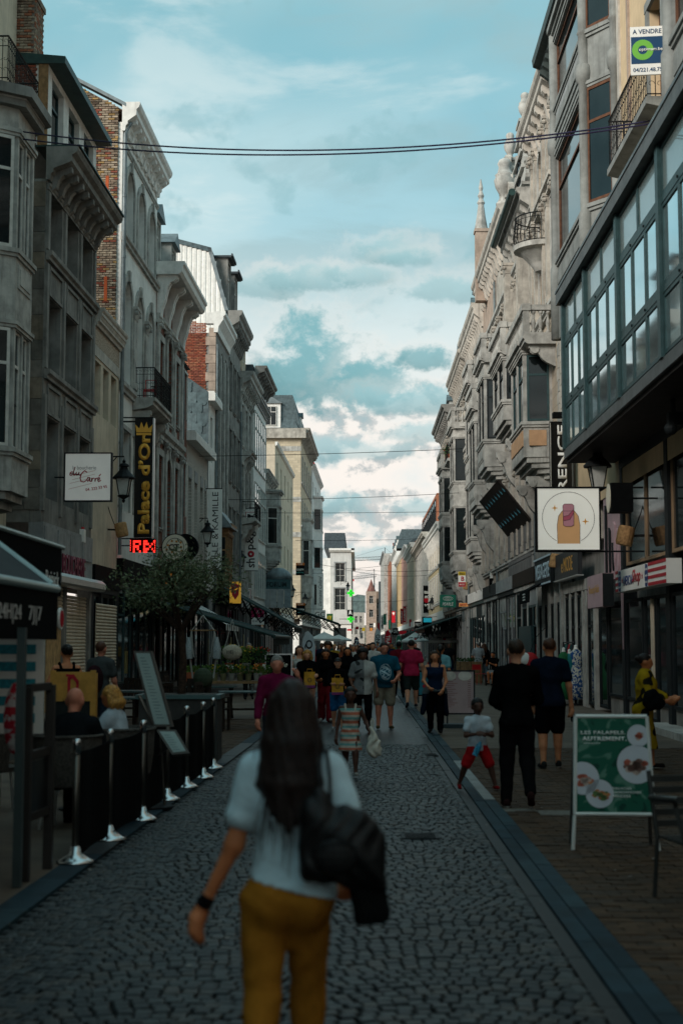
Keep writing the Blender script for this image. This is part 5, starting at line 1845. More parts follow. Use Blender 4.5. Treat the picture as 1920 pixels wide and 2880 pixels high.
# --- the long far row
def frow(name,label,Y0,W,zt,m,rows,cols,**kw):
 kw.setdefault('shop',int(Y0))
 return plain_house(name,label,Y0,W,zt,m,rows,cols,side='R',X=kw.pop('X',6.2),**kw)
frow('yellow_house','pale yellow house with a white cornice just past the carved row',103.8,24.0,9.6,'stucco_yellow',2,8,corn='paint_white',ch=1.1,cp=.6,brk=16,sur='paint_white',wh=2.0,zs=[5.0,7.9][:2],string='paint_white')
h=frow('attic_glazed_house','grey house with a brick attic and a dark glazed dormer strip',128,30.0,11.0,'stone_grey',3,9,corn='stone_pale',ch=.8,cp=.6,wh=1.7)
MB().box(0,30,.8,8,11.6,15.2).build('attic_wall','brick_c',h)
for i in range(10):
 f=ob('window',wframe(2.6,2.4,'T',0,'frame_dark'),h,(1.6+i*2.9,.74,12.4));ob('pane',wpane(2.6,2.4,0,'glass'),f,(0,.035,0))
frow('pediment_house','pale grey house under a brick red roof in the far row',158.5,26.0,12.0,'stucco_cream',3,7,corn='paint_white',ch=1.0,cp=.6,wh=1.7,roof='brick_b',rh=3.0)
frow('pink_house','dusty pink rendered house in the far row',185,24.0,14.0,mat('pink_render',(.48,.27,.22),.9,var=.1,streak=.3),4,6,corn='paint_white',wh=1.7,roof='slate',rh=3)
frow('cream_far_house','cream house in the far row with dark shutters',209.5,28,14.2,mat('ochre_render',(.50,.36,.20),.9,var=.1,streak=.3),4,7,corn='paint_white',wh=1.8,roof='slate_dark',rh=2.5)
frow('white_far_house','tall white house in the far row',238,34,17.0,'stucco_white',5,8,corn='paint_white',wh=1.8,roof='mansard',rh=3.2,dorm=4)
frow('brick_gable_house','brown brick house with tall chimney stacks in the far row',272.5,36,18.2,'brick_c',5,8,corn='paint_white',wh=1.8,roof='brick_b',rh=3.0)
hh_=frow('far_tower_house','slim grey green house with stacked windows where the street bends',309,50,21.0,'stone_grey',5,10,X=5.4,corn='paint_grey',wh=2.0)
for i in range(5):
 f=ob('window',wframe(1.6,2.6,'T',0,'frame_white'),hh_,(50.02,1.6,4.6+i*3.4),(0,0,math.pi/2));ob('pane',wpane(1.6,2.6,0,'glass'),f,(0,.035,0))
chimney(bpy.data.objects['brick_gable_house'],6,1,19.4,3.0,1.2,3.2,'brick_a',5)
# --- closing the street
e1=thing('turret_house','far pale house with a pointed red turret closing the street','building',(2.0,415,0),0,'old town houses along the street')
ws=[(u,z,1.2,2.2,0)for u in(1.5,)for z in(5,9,13)]
wall_mesh(3.0,0,16.5,holes_of(ws),depth=8).build('wall',['stone_rose'],e1)
for w in ws:
 window(e1,*w[:4],kind='T')
MB().lathe([(1.1,15.5),(1.1,16.5),(1.35,16.6),(.7,18.2),(.02,20.2)],(1.5,1.3,0),8).build('spire',mat('spire_red',(.20,.09,.075),.8,var=.3),e1)
e2=thing('green_roof_house','far low house with a long blue green roof closing the street','building',(-7.5,420,0),0,'old town houses along the street')
ws=[(1.0+k*1.4,z,.8,2.0,0)for k in range(6)for z in(4,7.4)]
wall_mesh(9.0,0,10.5,holes_of(ws),depth=8).build('wall',['stone_grey'],e2)
for w in ws:
 window(e2,*w[:4],kind='T')
MB().prism([(-.3,0,10.5),(9.3,0,10.5),(9.3,0,15.5),(7.0,0,15.8),(1.5,0,13.4)],(0,6,0)).build('roof',mat('roof_bluegreen',(.11,.16,.16),.7,var=.3,scale=.8),e2)
e4=thing('brown_end_house','far brown brick house between the turret and the dark house','building',(4.6,425,0),0,'old town houses along the street')
ws=[(u,z,.9,2.0,0)for u in(1.0,2.6)for z in(4.5,8,11.5)]
wall_mesh(3.6,0,14.5,holes_of(ws),depth=8).build('wall',['brick_buff2'],e4)
for w in ws:
 window(e4,*w[:4],kind='T')
gable_roof(e4,3.6,14.5,8,2.5,'tile_brown')
e3=thing('narrow_dark_house','far narrow dark house beside the turret','building',(5.6,405,0),0,'old town houses along the street')
MB().box(0,6,0,8,0,19).build('wall','slate_dark',e3)
b=MB()
N=40
vs,fs=[],[]
for i in range(N+1):
 for j in range(12):
  x=-420+840*i/N
  y=900+j*60
  z=-2+46*math.sin(math.pi*min(1,j/8)/2)*(.6+.4*math.sin(i*.37+1.0)*math.cos(i*.11))+3*math.sin(i*1.7+j)
  vs.append((x,y,z if j else-3))
for i in range(N):
 for j in range(11):
  fs.append((i*12+j,i*12+j+1,(i+1)*12+j+1,(i+1)*12+j))
b.add(vs,fs)
tag(b.build('hill',mat('hill_scrub',(.20,.165,.12),.95,var=.5,scale=.05,dirt=.6,dirtc=(.06,.07,.04)),smooth=True),kind='structure')
# --- the street goes on behind the viewpoint
for i,(Y0,W,zt,m)in enumerate([(8.0,16.4,15.5,'stone_grey'),(-10,17.8,17,'stone_dark'),(-30,19.8,15,'stucco_cream'),(-52,21.8,17.5,'stone_grey')]):
 plain_house('rear_house','plain old house on the left behind the viewpoint, number %s along'%('one two three four'.split()[i]),Y0,W,zt,m,4,5,X=-8.9,roof='slate',rh=2.5)
for i,(Y0,W,zt,m)in enumerate([(2.0,17.8,17.5,'stone_warm'),(-18,19.8,16,'stucco_white'),(-42,23.8,17,'stone_warm')]):
 plain_house('rear_house','plain old house on the right behind the viewpoint, number %s along'%('one two three'.split()[i]),Y0,W,zt,m,4,5,side='R',X=6.4,roof='slate',rh=2.5)
 # ------------------------------------------------------------------ signs, lanterns, awnings, furniture
RED_LED=mat('led_red',(1.0,.03,.02),.5,var=0,emit=1.6)
GREEN_LED=mat('led_green',(.03,.8,.04),.5,var=0,emit=.55)
LITW=mat('lit_white',(.78,.76,.68),.4,var=.03,emit=.32)
LITB=mat('lit_butcher',(.76,.75,.70),.4,var=.03,emit=.14)
INK=mat('ink',(.02,.018,.02),.5,var=0)
REDI=mat('red_ink',(.45,.015,.03),.5,var=.05)
GREYI=mat('grey_ink',(.28,.27,.27),.5,var=.05)
GOLDY=mat('gold_paint',(.78,.40,.06),.4,metal=.2,var=.12)
CREAMY=mat('cream_paint',(.66,.60,.48),.5,var=.08)
PEARLG=mat('pearl_green',(.015,.20,.13),.5,var=.05)
CYAN=mat('screen_cyan',(.02,.40,.52),.4,var=.1,emit=.35)
FL_RED=mat('flag_cloth_red',(.50,.012,.025),.8,var=.1)
FL_WHITE=mat('flag_cloth_white',(.62,.66,.68),.8,var=.08)
FROST=mat('lantern_glass',(.50,.50,.47),.35,var=.12,scale=6)
CANVAS=mat('canvas_white',(.74,.71,.66),.85,var=.06,scale=3)
def blade(name,label,x0,y0,x1,y1,Y,m,cat='sign',d=.10,frame=None,arm=True,group=None,fw=.03):
 """a box sign that stands square to the street, with its bracket to the wall"""
 a,c=at_depth(x0,y1,Y),at_depth(x1,y0,Y)
 w,h=c[0]-a[0],c[2]-a[2]
 r=thing(name,label,cat,((a[0]+c[0])/2,Y,(a[2]+c[2])/2),0,group)
 MB().box(-w/2,w/2,-d/2,d/2,-h/2,h/2).build('board',m,r)
 if frame:
  b=MB()
  for(p,q,s,t)in((-w/2-fw,w/2+fw,h/2,h/2+fw),(-w/2-fw,w/2+fw,-h/2-fw,-h/2),(-w/2-fw,-w/2,-h/2,h/2),(w/2,w/2+fw,-h/2,h/2)):
   b.box(p,q,-d/2-.02,d/2+.02,s,t)
  b.build('frame',frame,r)
 if arm:
  X=(a[0]+c[0])/2
  wall=(left_x(Y)if Y<100 else lx2(Y))if X<0 else 6.2
  b=MB()
  zs=(h/2+.03,-h/2-.03)if h>1.2 else(0.0,)
  e=-w/2 if X<0 else w/2
  far=-e if h>1.2 else e
  for z in zs:
   b.tube([(wall-X,0,z),(far,0,z)],.022,6)
  if abs(wall-(a[0]if X<0 else c[0]))>.02:
   b.build('bracket','iron',r)
 return r,w,h
 # --- left side signs
s,w,h=blade('butcher_sign','square white light box of the butcher with red handwriting and a phone number',185,1277,314,1408,36.0,LITB,frame='frame_dark',d=.16)
letter('la boucherie',.085*w,s,(-.08*w,-.083,.20*h),width=.52*w,material=GREYI)
k=w
b=MB()
def sc(pts,dx,dz,f):
 return[(dx+p[0]*f,dz+p[1]*f)for p in pts]
for pts in([(.22,.26),(.14,.30),(.02,.22),(.0,.08),(.10,.04),(.22,.18),(.30,.44),(.36,.62)],[(.26,.30),(.24,.10),(.32,.06),(.42,.20)],[(.46,.26),(.44,.10),(.50,.05),(.58,.14),(.64,.26),(.62,.10),(.68,.06),(.78,.10)]):
 stroke(b,sc(pts,-.40*k,.02*k,.32*k),.020*k,-.082)
for pts in([(.44,.62),(.30,.72),(.12,.56),(.02,.28),(.08,.06),(.26,.02),(.40,.12)],[(.62,.28),(.50,.30),(.44,.16),(.50,.06),(.60,.20),(.62,.28),(.62,.08),(.70,.06)],[(.74,.24),(.74,.06),(.78,.22),(.88,.26)],[(.94,.24),(.94,.06),(.98,.22),(1.08,.26)],[(1.10,.14),(1.22,.20),(1.22,.28),(1.14,.28),(1.10,.14),(1.16,.05),(1.30,.12)],[(1.18,.38),(1.28,.50)]):
 stroke(b,sc(pts,-.18*k,-.12*k,.36*k),.022*k,-.082)
stroke(b,[(-.40*k,.08*k),(-.20*k,.05*k)],.02*k,-.082)
b.build('script_lettering',REDI,s)
o=letter('04. 222 33 95',.06*h,s,(.19*w,-.083,-.24*h),width=.48*w,bold=.015,material=REDI);o.rotation_euler=(0,-R(9),0)
b=MB()
PINKL=mat('faint_red',(.62,.40,.36),.5,var=.05)
for(x,z)in((-.35,-.06),(-.40,-.14),(-.34,.02),(-.42,-.26)):
 stroke(b,[(x*w,z*h),((x+.5)*w,(z+.12)*h)],.010*w,-.081,.001)
b.build('brush_marks',PINKL,s)
s,w,h=blade('palace_sign','tall black sign with gold upright lettering Palace d Or and a crown',377,1177,432,1512,45.0,'black_gloss',d=.14)
MB().box(w/2,w/2+.05,-.09,.09,-h/2,h/2).build('edge_trim','alu',s)
def serif_text(txt,height,length,material):
 """bold roman capitals and minuscules with slab serifs, running upwards"""
 me=text_mesh(txt,height,width=length,bold=.045,ext=.012,material=material,rot90=True)
 return me
ob('lettering',serif_text("Palace d’Or",w*.66,h*.84,GOLDY),s,(.02,-.072,-.05*h))
crown=MB()
cw=w*.42
pts=[(-cw,0),(-cw*1.15,.26),(-cw*.6,.12),(-cw*.35,.34),(0,.14),(cw*.35,.34),(cw*.6,.12),(cw*1.15,.26),(cw,0)]
crown.prism([(x,-.071,z+h/2-.46)for(x,z)in pts],(0,-.015,0))
crown.box(-cw,cw,-.09,-.071,h/2-.55,h/2-.48)
crown.build('crown_emblem',GOLDY,s)
b=MB()
for(x,z)in((-.2,1.6),(.18,1.62),(-.2,.1)):
 disc(b,x,z,.1,-.073,12)
MB().tube([(-w/2-.5,0,h/2-.1),(-w/2,0,h/2-.1)],.03,6).build('bracket','iron',s)
s,w,h=blade('led_sign','red glowing dot matrix sign under the tall Palace sign',366,1516,439,1553,45.3,'black',d=.12)
dots={'A':["111","101","101","111","101"],'R':["110","101","110","101","101"],'I':["1","1","1","1","1"],'X':["101","101","010","101","101"]}
b=MB()
for(gx,rows)in((-.37,["1111","1001","1110","1010","1001"]),(-.05,["0110","0110","0100","0110","0110"]),(.10,["10001","01010","00100","01010","10001"])):
 for j,rw in enumerate(rows):
  for i,ch in enumerate(rw):
   if ch=='1':
    x=(gx+i*.078)*w
    z=(.38-j*.19)*h
    b.box(x,x+.07*w,-.085,-.061,z-.16*h,z)
for j in range(5):
 b.box(-.48*w,-.455*w,-.085,-.061,(-.42+j*.18)*h,(-.30+j*.18)*h)
 b.box(.46*w,.485*w,-.085,-.061,(-.42+j*.18)*h,(-.30+j*.18)*h)
tag(b.build('led_dots',RED_LED,s),kind='stuff')
s,w,h=blade('led_sign','small narrow red glowing sign on the wall beside the roller shutter',277,1517,295,1551,44.6,'black',d=.12)
b=MB()
for j in range(4):
 for i in range(2):
  if(i,j)!=(0,1):
   b.box((-.4+i*.42)*w,(-.02+i*.42)*w,-.085,-.061,(-.46+j*.24)*h,(-.27+j*.24)*h)
tag(b.build('led_dots',RED_LED,s),kind='stuff')
def round_sign(name,label,cx,cy,rpx,Y,rim,face,d=.12):
 c=at_depth(cx,cy,Y)
 rr=rpx/FPX*Y
 r=thing(name,label,'sign',tuple(c),0)
 MB().lathe([(rr,-d/2),(rr*1.02,0),(rr,d/2)],(0,0,0),32,'y').build('rim',rim,r)
 b=MB();disc(b,0,0,rr*.94,-d/2-.004,36);b.build('face',face,r)
 wall=left_x(Y)if c[0]<0 else 6.2
 MB().tube([(wall-c[0],.0,0),(-rr if c[0]<0 else rr,.0,0)],.02,6).build('bracket','iron',r)
 return r,rr
s,rr=round_sign('round_cafe_sign','round cream cafe sign with dark letters among food drawings behind the olive tree',493,1539,38,50,'black',CREAMY)
b=MB()
for i in range(30):
 a0,a1=2*math.pi*i/30,2*math.pi*(i+1)/30
 P=lambda r,a:(r*math.cos(a),-.066,r*math.sin(a))
 b.prism([P(rr*.64,a0),P(rr*.68,a0),P(rr*.68,a1),P(rr*.64,a1)],(0,-.004,0))
b.build('ring',INK,s)
letter('CT',rr*.46,s,(-.08*rr,-.066,0),bold=.03,material=INK)
b=MB()
for i in range(9):
 a=i*.7
 disc(b,rr*(.45+.1*(i%3))*math.cos(a),rr*(.42+.1*(i%2))*math.sin(a),rr*.09,-.068,8)
b.build('food_drawings',mat('ochre_ink',(.45,.18,.03),.5,var=.5,scale=14),s)
bs=thing('round_black_sign','black back of a round sign box beside the cream cafe sign','sign',tuple(at_depth(522,1538,50.4)),0)
MB().lathe([(.46,-.1),(.46,.25)],(0,0,0),28,'y').build('drum','black',bs)
s,rr=round_sign('burger_sign','round orange burger bar sign with a red band reading Huggys',485,1632,21,52,'rust',mat('orange_lit',(.62,.22,.03),.5,var=.5,scale=9,emit=.35))
MB().box(-rr*1.35,rr*1.35,-.085,-.07,-rr*.30,rr*.36).build('band',REDI,s)
letter("HUGGY'S",rr*.42,s,(0,-.087,.03),width=rr*1.9,bold=.02,material='white_sign')
s,w,h=blade('letting_board','black letting board with white lettering behind the olive tree',506,1650,560,1704,53,'black',arm=False)
letter('SOGEFIM',h*.26,s,(.02,-.052,h*.18),width=w*.78,bold=.02,material='white_sign')
letter('TEL. 04 252 10',h*.14,s,(.02,-.052,-h*.20),width=w*.78,material='white_sign')
for(rx,ry,rX,rY,YY,lab)in((832,1583,856,1618,132,'upper'),(832,1696,858,1730,130,'lower')):
 s,w,h=blade('letting_board','%s black letting board with an orange top on the beige plaster house'%lab,rx,ry,rX,rY,YY,'black',arm=False)
 MB().box(-w/2,w/2,-.056,-.051,h*.3,h/2).build('orange_top',mat('orange_sign',(.48,.13,.02),.5),s)
 letter('A LOUER',h*.13,s,(0,-.057,h*.40),width=w*.6,material='white_sign')
 letter('SOGEFIM',h*.15,s,(0,-.052,-h*.05),width=w*.8,bold=.02,material='white_sign')
 letter('04 252 10 10',h*.09,s,(0,-.052,-h*.28),width=w*.8,material=mat('cyan_ink',(.1,.5,.5),.5))
s,w,h=blade('hanging_banner','tall white banner lettered Dille and Kamille upright in thin capitals',583,1376,625,1602,66,'white_sign',d=.04)
ob('lettering',text_mesh('DILLE & KAMILLE',w*.42,width=h*.93,ext=.004,material=INK,rot90=True),s,(.02,-.022,0))
s,w,h=blade('hanging_banner','tall white supermarket banner lettered shop and go upright with a lion badge',683,1432,727,1604,85,'white_sign',d=.04)
ob('lettering',text_mesh('sh',w*.56,width=h*.15,ext=.004,material=INK,rot90=True,bold=.012),s,(0,-.022,-h*.38))
ob('lettering',text_mesh('o',w*.44,width=h*.11,ext=.004,material=REDI,rot90=True,bold=.06),s,(.02,-.022,-h*.235))
ob('lettering',text_mesh('p&go',w*.66,width=h*.40,ext=.004,material=INK,rot90=True,bold=.012),s,(.02,-.022,h*.04))
def lion_badge(s,cx,cz,sz,y):
 b=MB()
 for(p,q,u,v)in((-1,1,.9,1),(-1,1,-1,-.9),(-1,-.9,-.9,.9),(.9,1,-.9,.9)):
  b.box(cx+p*sz,cx+q*sz,y-.004,y,cz+u*sz,cz+v*sz)
 b.build('badge_border',REDI,s)
 pts=[(-.7,-.35),(-.62,.1),(-.7,.5),(-.3,.62),(-.05,.35),(.45,.3),(.5,.55),(.72,.6),(.74,.48),(.62,.45),(.62,.05),(.6,-.35),(.4,-.35),(.38,-.05),(-.1,-.08),(-.15,-.35),(-.35,-.35),(-.34,-.05),(-.45,-.35)]
 q=MB();q.poly([(cx+p[0]*sz,y-.003,cz+p[1]*sz)for p in pts]);q.build('lion_emblem',INK,s)
 letter('DELHAIZE',sz*.28,s,(cx,y-.001,cz-sz*.66),width=sz*1.5,bold=.02,material=REDI)
lion_badge(s,0,h*.37,w*.34,-.022)
s,w,h=blade('lion_sign','small square supermarket sign with a black lion over the terrace',679,1654,706,1688,86,'white_sign')
lion_badge(s,0,0,w*.48,-.052)
s,w,h=blade('shield_sign','glowing yellow sign with a red shield beyond the olive tree',646,1636,678,1697,62,mat('yellow_lit',(.70,.36,.04),.5,var=.1,emit=.3))
b=MB();b.poly([(-.36*w,-.052,.36*h),(0,-.052,.42*h),(.36*w,-.052,.34*h),(.30*w,-.052,-.1*h),(0,-.052,-.34*h),(-.30*w,-.052,-.1*h)]);b.build('shield_emblem',REDI,s)
b=MB();stroke(b,[(-.25*w,.05*h),(.25*w,.2*h)],.05*h,-.053);b.build('shield_stripe',mt('yellow_lit'),s)
s,w,h=blade('letting_board','crimson and white letting board with a phone number above the green awning',707,1710,743,1757,84,'white_sign',arm=False)
MB().box(-w/2,w/2,-.058,-.051,-.06*h,h/2).build('crimson_field',mat('crimson',(.36,.01,.08),.5),s)
letter('CUSH',h*.2,s,(0,-.059,.28*h),width=w*.7,material='white_sign')
letter('02 643 35 50',h*.14,s,(0,-.052,-.28*h),width=w*.8,material=INK)
s,w,h=blade('bracket_sign','small black sign reading ellis on a bracket',797,1660,819,1683,122,'black')
letter('ellis',h*.5,s,(0,-.052,0),width=w*.75,bold=.02,material='white_sign')
s,w,h=blade('hanging_banner','white banner with slanted handwriting Germaine Collard',890,1613,909,1712,150,'white_sign',d=.05)
ob('lettering',text_mesh('Germaine Collard',w*.5,width=h*.85,shear=.4,ext=.004,material=INK,rot90=True),s,(0,-.027,0))
s,w,h=blade('monogram_sign','white eight sided sign with a monogram under the handwritten banner',884,1716,915,1740,149.5,'white_sign')
letter('GC',h*.6,s,(0,-.052,0),material=INK)
for(cx,cy,lab)in((986,1668,'upper green glowing pharmacy cross on the white corner house'),(986,1741,'lower green glowing pharmacy cross above the awnings')):
 c=at_depth(cx,cy,205)
 u=.5
 r=thing('pharmacy_cross',lab,'sign',tuple(c),0)
 b=MB();b.box(-u*.36,u*.36,-.12,.12,-u,u);b.box(-u,-u*.36,-.12,.12,-u*.36,u*.36);b.box(u*.36,u,-.12,.12,-u*.36,u*.36);b.build('box',GREEN_LED,r)
 b=MB()
 for(x,z)in((0,.25),(0,-.25),(.25,0),(-.25,0),(0,0)):
  disc(b,x,z,.09,-.125,8)
 b.build('led_pattern','black',r)
 MB().tube([(-1.6,.1,0),(-u,.1,0)],.05,6).build('bracket','iron',r)
s,w,h=blade('emblem_sign','black square sign with a white wing emblem between the green crosses',976,1715,993,1734,204,'black',arm=False)
b=MB();b.poly([(-.3*w,-.052,-.3*h),(-.1*w,-.052,.4*h),(.1*w,-.052,.4*h),(.3*w,-.052,-.3*h),(.12*w,-.052,-.1*h),(-.12*w,-.052,-.1*h)]);b.build('emblem','white_sign',s)
fo=thing('forum_canopy','entrance canopy with a grey dome and a teal band lettered Forum','canopy',(-5.55,97.5,4.4),0)
MB().box(-.95,.85,-.1,2.5,1.0,1.65).build('band',mat('teal_band',(.04,.10,.11),.5,var=.2),fo)
letter('FORUM',.36,fo,(-.1,-.102,1.32),width=1.35,bold=.04,material=mat('teal_letter',(.015,.03,.035),.5))
b=MB();b.lathe([(1.0,0),(.92,.35),(.7,.62),(.35,.82),(.02,.88)],(-.05,1.2,1.65),16);b.build('dome','zinc',fo,smooth=True)
for i in range(4):
 a=-1.0+i*.48
 MB().prism([(a,-.12,1.0),(a+.45,-.12,1.0),(a+.45,-.35,-.3),(a,-.35,-.3)],(0,.05,0)).build('blind_panel','paint_grey' if i<3 else 'zinc',fo)
 # --- right side signs
s,w,h=blade('nail_studio_sign','square lit sign with a drawing of a pink painted fingernail in a circle',1510,1375,1680,1547,31.0,LITW,d=.2,frame='black',fw=.035)
FLESH=mat('flesh_paint',(.62,.34,.15),.5,var=.03,emit=.2)
NAILP=mat('nail_pink',(.50,.22,.26),.4,var=.03,emit=.14)
NAILD=mat('nail_rose',(.44,.09,.14),.4,var=.03,emit=.12)
STAR=mat('star_gold',(.62,.28,.02),.5,var=.03,emit=.15)
b=MB()
R_=w*.42
cz0=.02*h
for i in range(56):
 a0,a1=R(-62)+R(304)*i/56,R(-62)+R(304)*(i+1)/56
 P=lambda r,a:(r*math.cos(a),-.106,cz0+r*math.sin(a))
 b.prism([P(R_,a0),P(R_+.008,a0),P(R_+.008,a1),P(R_,a1)],(0,-.003,0))
fing=[(-.18*w,-.40*h),(-.185*w,-.1*h),(-.16*w,.05*h),(-.10*w,.13*h),(.10*w,.13*h),(.16*w,.05*h),(.185*w,-.1*h),(.18*w,-.40*h)]
stroke(b,fing,.008,-.110)
nail=[(-.085*w,-.10*h),(-.09*w,.22*h),(-.06*w,.245*h),(.06*w,.245*h),(.09*w,.22*h),(.085*w,-.10*h),(.05*w,-.12*h),(-.05*w,-.12*h),(-.085*w,-.10*h)]
stroke(b,nail,.008,-.116)
stroke(b,[(-.085*w,.04*h),(.0,.06*h),(.088*w,.16*h)],.007,-.118)
stroke(b,[(-.085*w,-.03*h),(.02*w,-.01*h),(.088*w,.10*h)],.007,-.118)
b.build('outline_drawing',INK,s)
q=MB();q.poly([(x,-.105,z)for(x,z)in fing]);q.build('finger_drawing',FLESH,s)
q=MB();q.poly([(x,-.1125,z)for(x,z)in nail[:-1]]);q.build('nail_drawing',NAILP,s)
q=MB();q.poly([(-.083*w,-.1145,.04*h),(0,-.1145,.06*h),(.086*w,-.1145,.16*h),(.086*w,-.1145,.10*h),(.02*w,-.1145,-.01*h),(-.083*w,-.1145,-.03*h)][::-1]);q.build('nail_stripe',NAILD,s)
for(x,z,u)in((-.22,.18,.055),(.275,-.04,.06)):
 q=MB();q.poly([(x*w+u*w*(1 if k%2==0 else.28)*math.sin(k*math.pi/4),-.105,z*h+u*w*(1 if k%2==0 else.28)*math.cos(k*math.pi/4))for k in range(8)]);q.build('sparkle',STAR,s)
s,w,h=blade('vertical_sign','tall black sign with white upright capitals above the nail studio sign',1546,1190,1604,1392,40.0,'black_gloss',d=.14)
ob('lettering',text_mesh('FLORENCE',w*.42,width=h*1.48,bold=.02,ext=.01,material='white_sign',rot90=True),s,(.06*w,-.072,-.27*h))
MB().box(-w/2,-w/2+.03,-.09,.09,-h/2,h/2).build('edge_trim','alu',s)
MB().box(-w/2+.1,w/2+.1,-.15,.15,h/2+.15,h/2+.3).build('spotlight','black',s)
s,w,h=blade('oval_box_sign','deep black box sign with a pale oval on its street side',1713,1361,1772,1442,29.5,'black',d=.5)
b=MB().lathe([(.001,0),(.30,0),(.30,.02),(.001,.02)],(0,0,0),24,'x')
b.v=[(p[0]-w/2-.03,p[1]*.75,p[2]*1.02)for p in b.v]
b.build('oval',CREAMY,s)
s,w,h=blade('mode_fascia','dark shop fascia with gold lettering',1574,1566,1648,1640,41,'black',arm=False,d=.05)
s.location=(6.02,41.2,4.0);s.rotation_euler=(0,0,-math.pi/2)
for c in list(s.children):
 bpy.data.objects.remove(c)
MB().box(-2.3,2.3,-.06,.06,-.38,.38).build('board',mat('charcoal',(.028,.03,.033),.5),s)
MB().box(-2.3,2.3,-.1,.1,-.42,-.385).build('trim','alu',s)
letter('e MODE',.42,s,(.25,-.062,0),width=2.2,bold=.0,material=GOLDY)
s=thing('blue_letter_fascia','shop fascia of pale blue lit upright lettering between two bars','sign',(5.95,46.0,4.05),-math.pi/2)
MB().box(-2.0,2.0,-.05,.05,-.45,.45).build('board','frame_dark',s)
pb=mat('pale_blue',(.28,.38,.42),.5,var=.1,emit=.12)
letter('MESSAGERIE',.5,s,(0,-.052,0),width=3.4,bold=.02,material=pb)
for z in(.40,-.44):
 MB().box(-2.0,2.0,-.09,-.05,z,z+.05).build('bar',pb,s)
sa=thing('drop_awning','small black drop awning with white print under the blue lettering','awning',(6.2,48.6,3.3),-math.pi/2)
MB().prism([(0,0,.55),(0,-.75,.15),(0,-.75,-.25),(0,-.72,-.25),(0,-.70,.12),(0,0,.5)],(2.6,0,0)).build('cloth','fabric_black',sa)
for k in range(3):
 letter('sandwich',.06,sa,(1.3,-.752,.05-k*.09),width=.7,material='white_sign')
cp=thing('tilted_canopy','dark tilted canopy panel dotted with small blue birds over a shop entrance','canopy',(6.12,58.2,6.1),-math.pi/2)
MB().prism([(0,0,0),(0,-1.15,1.45),(0,-1.2,1.41),(0,-.05,-.04)],(7.8,0,0)).build('panel',mat('canopy_dark',(.026,.020,.018),.75,var=.2),cp)
bird=mat('bird_blue_glow',(.08,.35,.45),.5,emit=.1)  # printed birds given a faint glow of their own
n=0
for i in range(8):
 for j in range(2):
  u,t=.5+i*.95+(.4 if j else 0),.28+.5*j
  y,z=-.05-1.15*t,-.04+1.45*t
  q=MB();q.poly([(u-.10,y+.05,z-.06),(u+.10,y+.04,z-.05),(u+.16,y-.02,z+.03),(u+.02,y-.03,z+.04),(u-.02,y-.09,z+.115),(u-.12,y-.03,z+.04)]);q.xf(Matrix.Translation((0,-.012,-.012)));q.build('bird_sticker',bird,cp)
gp=MB();gp.box(0,7.8,-.02,.1,-1.9,-.05);gp.build('fascia','paint_grey',cp)
for i in range(8):
 for j in range(3):
  MB().box(.02+i*.97,.95+i*.97,-.045,-.021,-1.88+j*.61,-1.30+j*.61).build('tile',mat('grey_tile',(.13,.13,.13),.6,var=.15,scale=2),cp)
MB().box(1.0,7.6,.1,.3,-6.1,-1.95).build('entrance_shade_slab','black',cp)  # flat black slab in place of the shade within the doorway
MB().box(3.8,7.7,-.06,.05,-6.1,-3.75).build('metal_door','paint_teal',cp)
s,w,h=blade('bulb_sign','black sign with the outline of a light bulb',1375,1627,1413,1666,66,'black')
b=MB()
pts=[(-.09*w,-.22*h),(-.12*w,-.08*h),(-.26*w,.1*h),(-.22*w,.32*h),(0,.42*h),(.22*w,.32*h),(.26*w,.1*h),(.12*w,-.08*h),(.09*w,-.22*h),(-.09*w,-.22*h)]
stroke(b,pts,.035*w,-.052)
stroke(b,[(0,-.05*h),(-.12*w,.12*h),(-.08*w,.2*h),(0,.14*h),(.08*w,.2*h),(.12*w,.12*h),(0,-.05*h)],.03*w,-.052)
b.build('bulb_drawing','white_sign',s)
letter('ideas',h*.13,s,(0,-.052,-.36*h),width=w*.5,bold=.03,material=mat('multi',(.5,.12,.05),.5,var=.8,scale=30))
s,w,h=blade('optician_sign','green optician sign with an eye drawing reading Pearle',1236,1673,1281,1708,84,PEARLG)
letter('PEARLE',h*.27,s,(0,-.052,-.25*h),width=w*.68,shear=.2,bold=.02,material='white_sign')
b=MB()
for(f,wd)in((1.0,.03),(.66,.03),(.3,.04)):
 stroke(b,[(.3*w*f*math.cos(a),.2*h+.17*h*f*math.sin(a))for a in np.linspace(0,2*math.pi,22)],wd*h,-.052)
b.build('eye_drawing','white_sign',s)
s,w,h=blade('orange_sign','small orange sign with red capitals beside the green optician sign',1290,1696,1315,1706,80,mat('orange_pale',(.60,.26,.08),.5,emit=.25))
letter('BAVET',h*.6,s,(0,-.052,0),width=w*.8,bold=.04,material=REDI)
s,w,h=blade('sold_board','sale board in yellow, white and red bands fixed to the bay',1288,1608,1308,1650,76,'white_sign',arm=False)
MB().box(-w/2,w/2,-.056,-.051,.25*h,h/2).build('yellow_band',mat('yellow_sign',(.60,.42,.02),.5),s)
MB().box(-w/2,w/2,-.056,-.051,-h/2,-.2*h).build('red_band',REDI,s)
letter('VENDU',h*.16,s,(0,-.057,.37*h),width=w*.8,bold=.03,material=INK)
letter('B',h*.3,s,(.1*w,-.052,.03*h),bold=.03,material=REDI)
letter('04 221',h*.1,s,(0,-.057,-.35*h),width=w*.7,bold=.02,material='white_sign')
s,w,h=blade('estate_sign','small blue and yellow board high on the corner bay',1273,1462,1281,1493,84,mat('blue_sign',(.02,.12,.35),.5),arm=False)
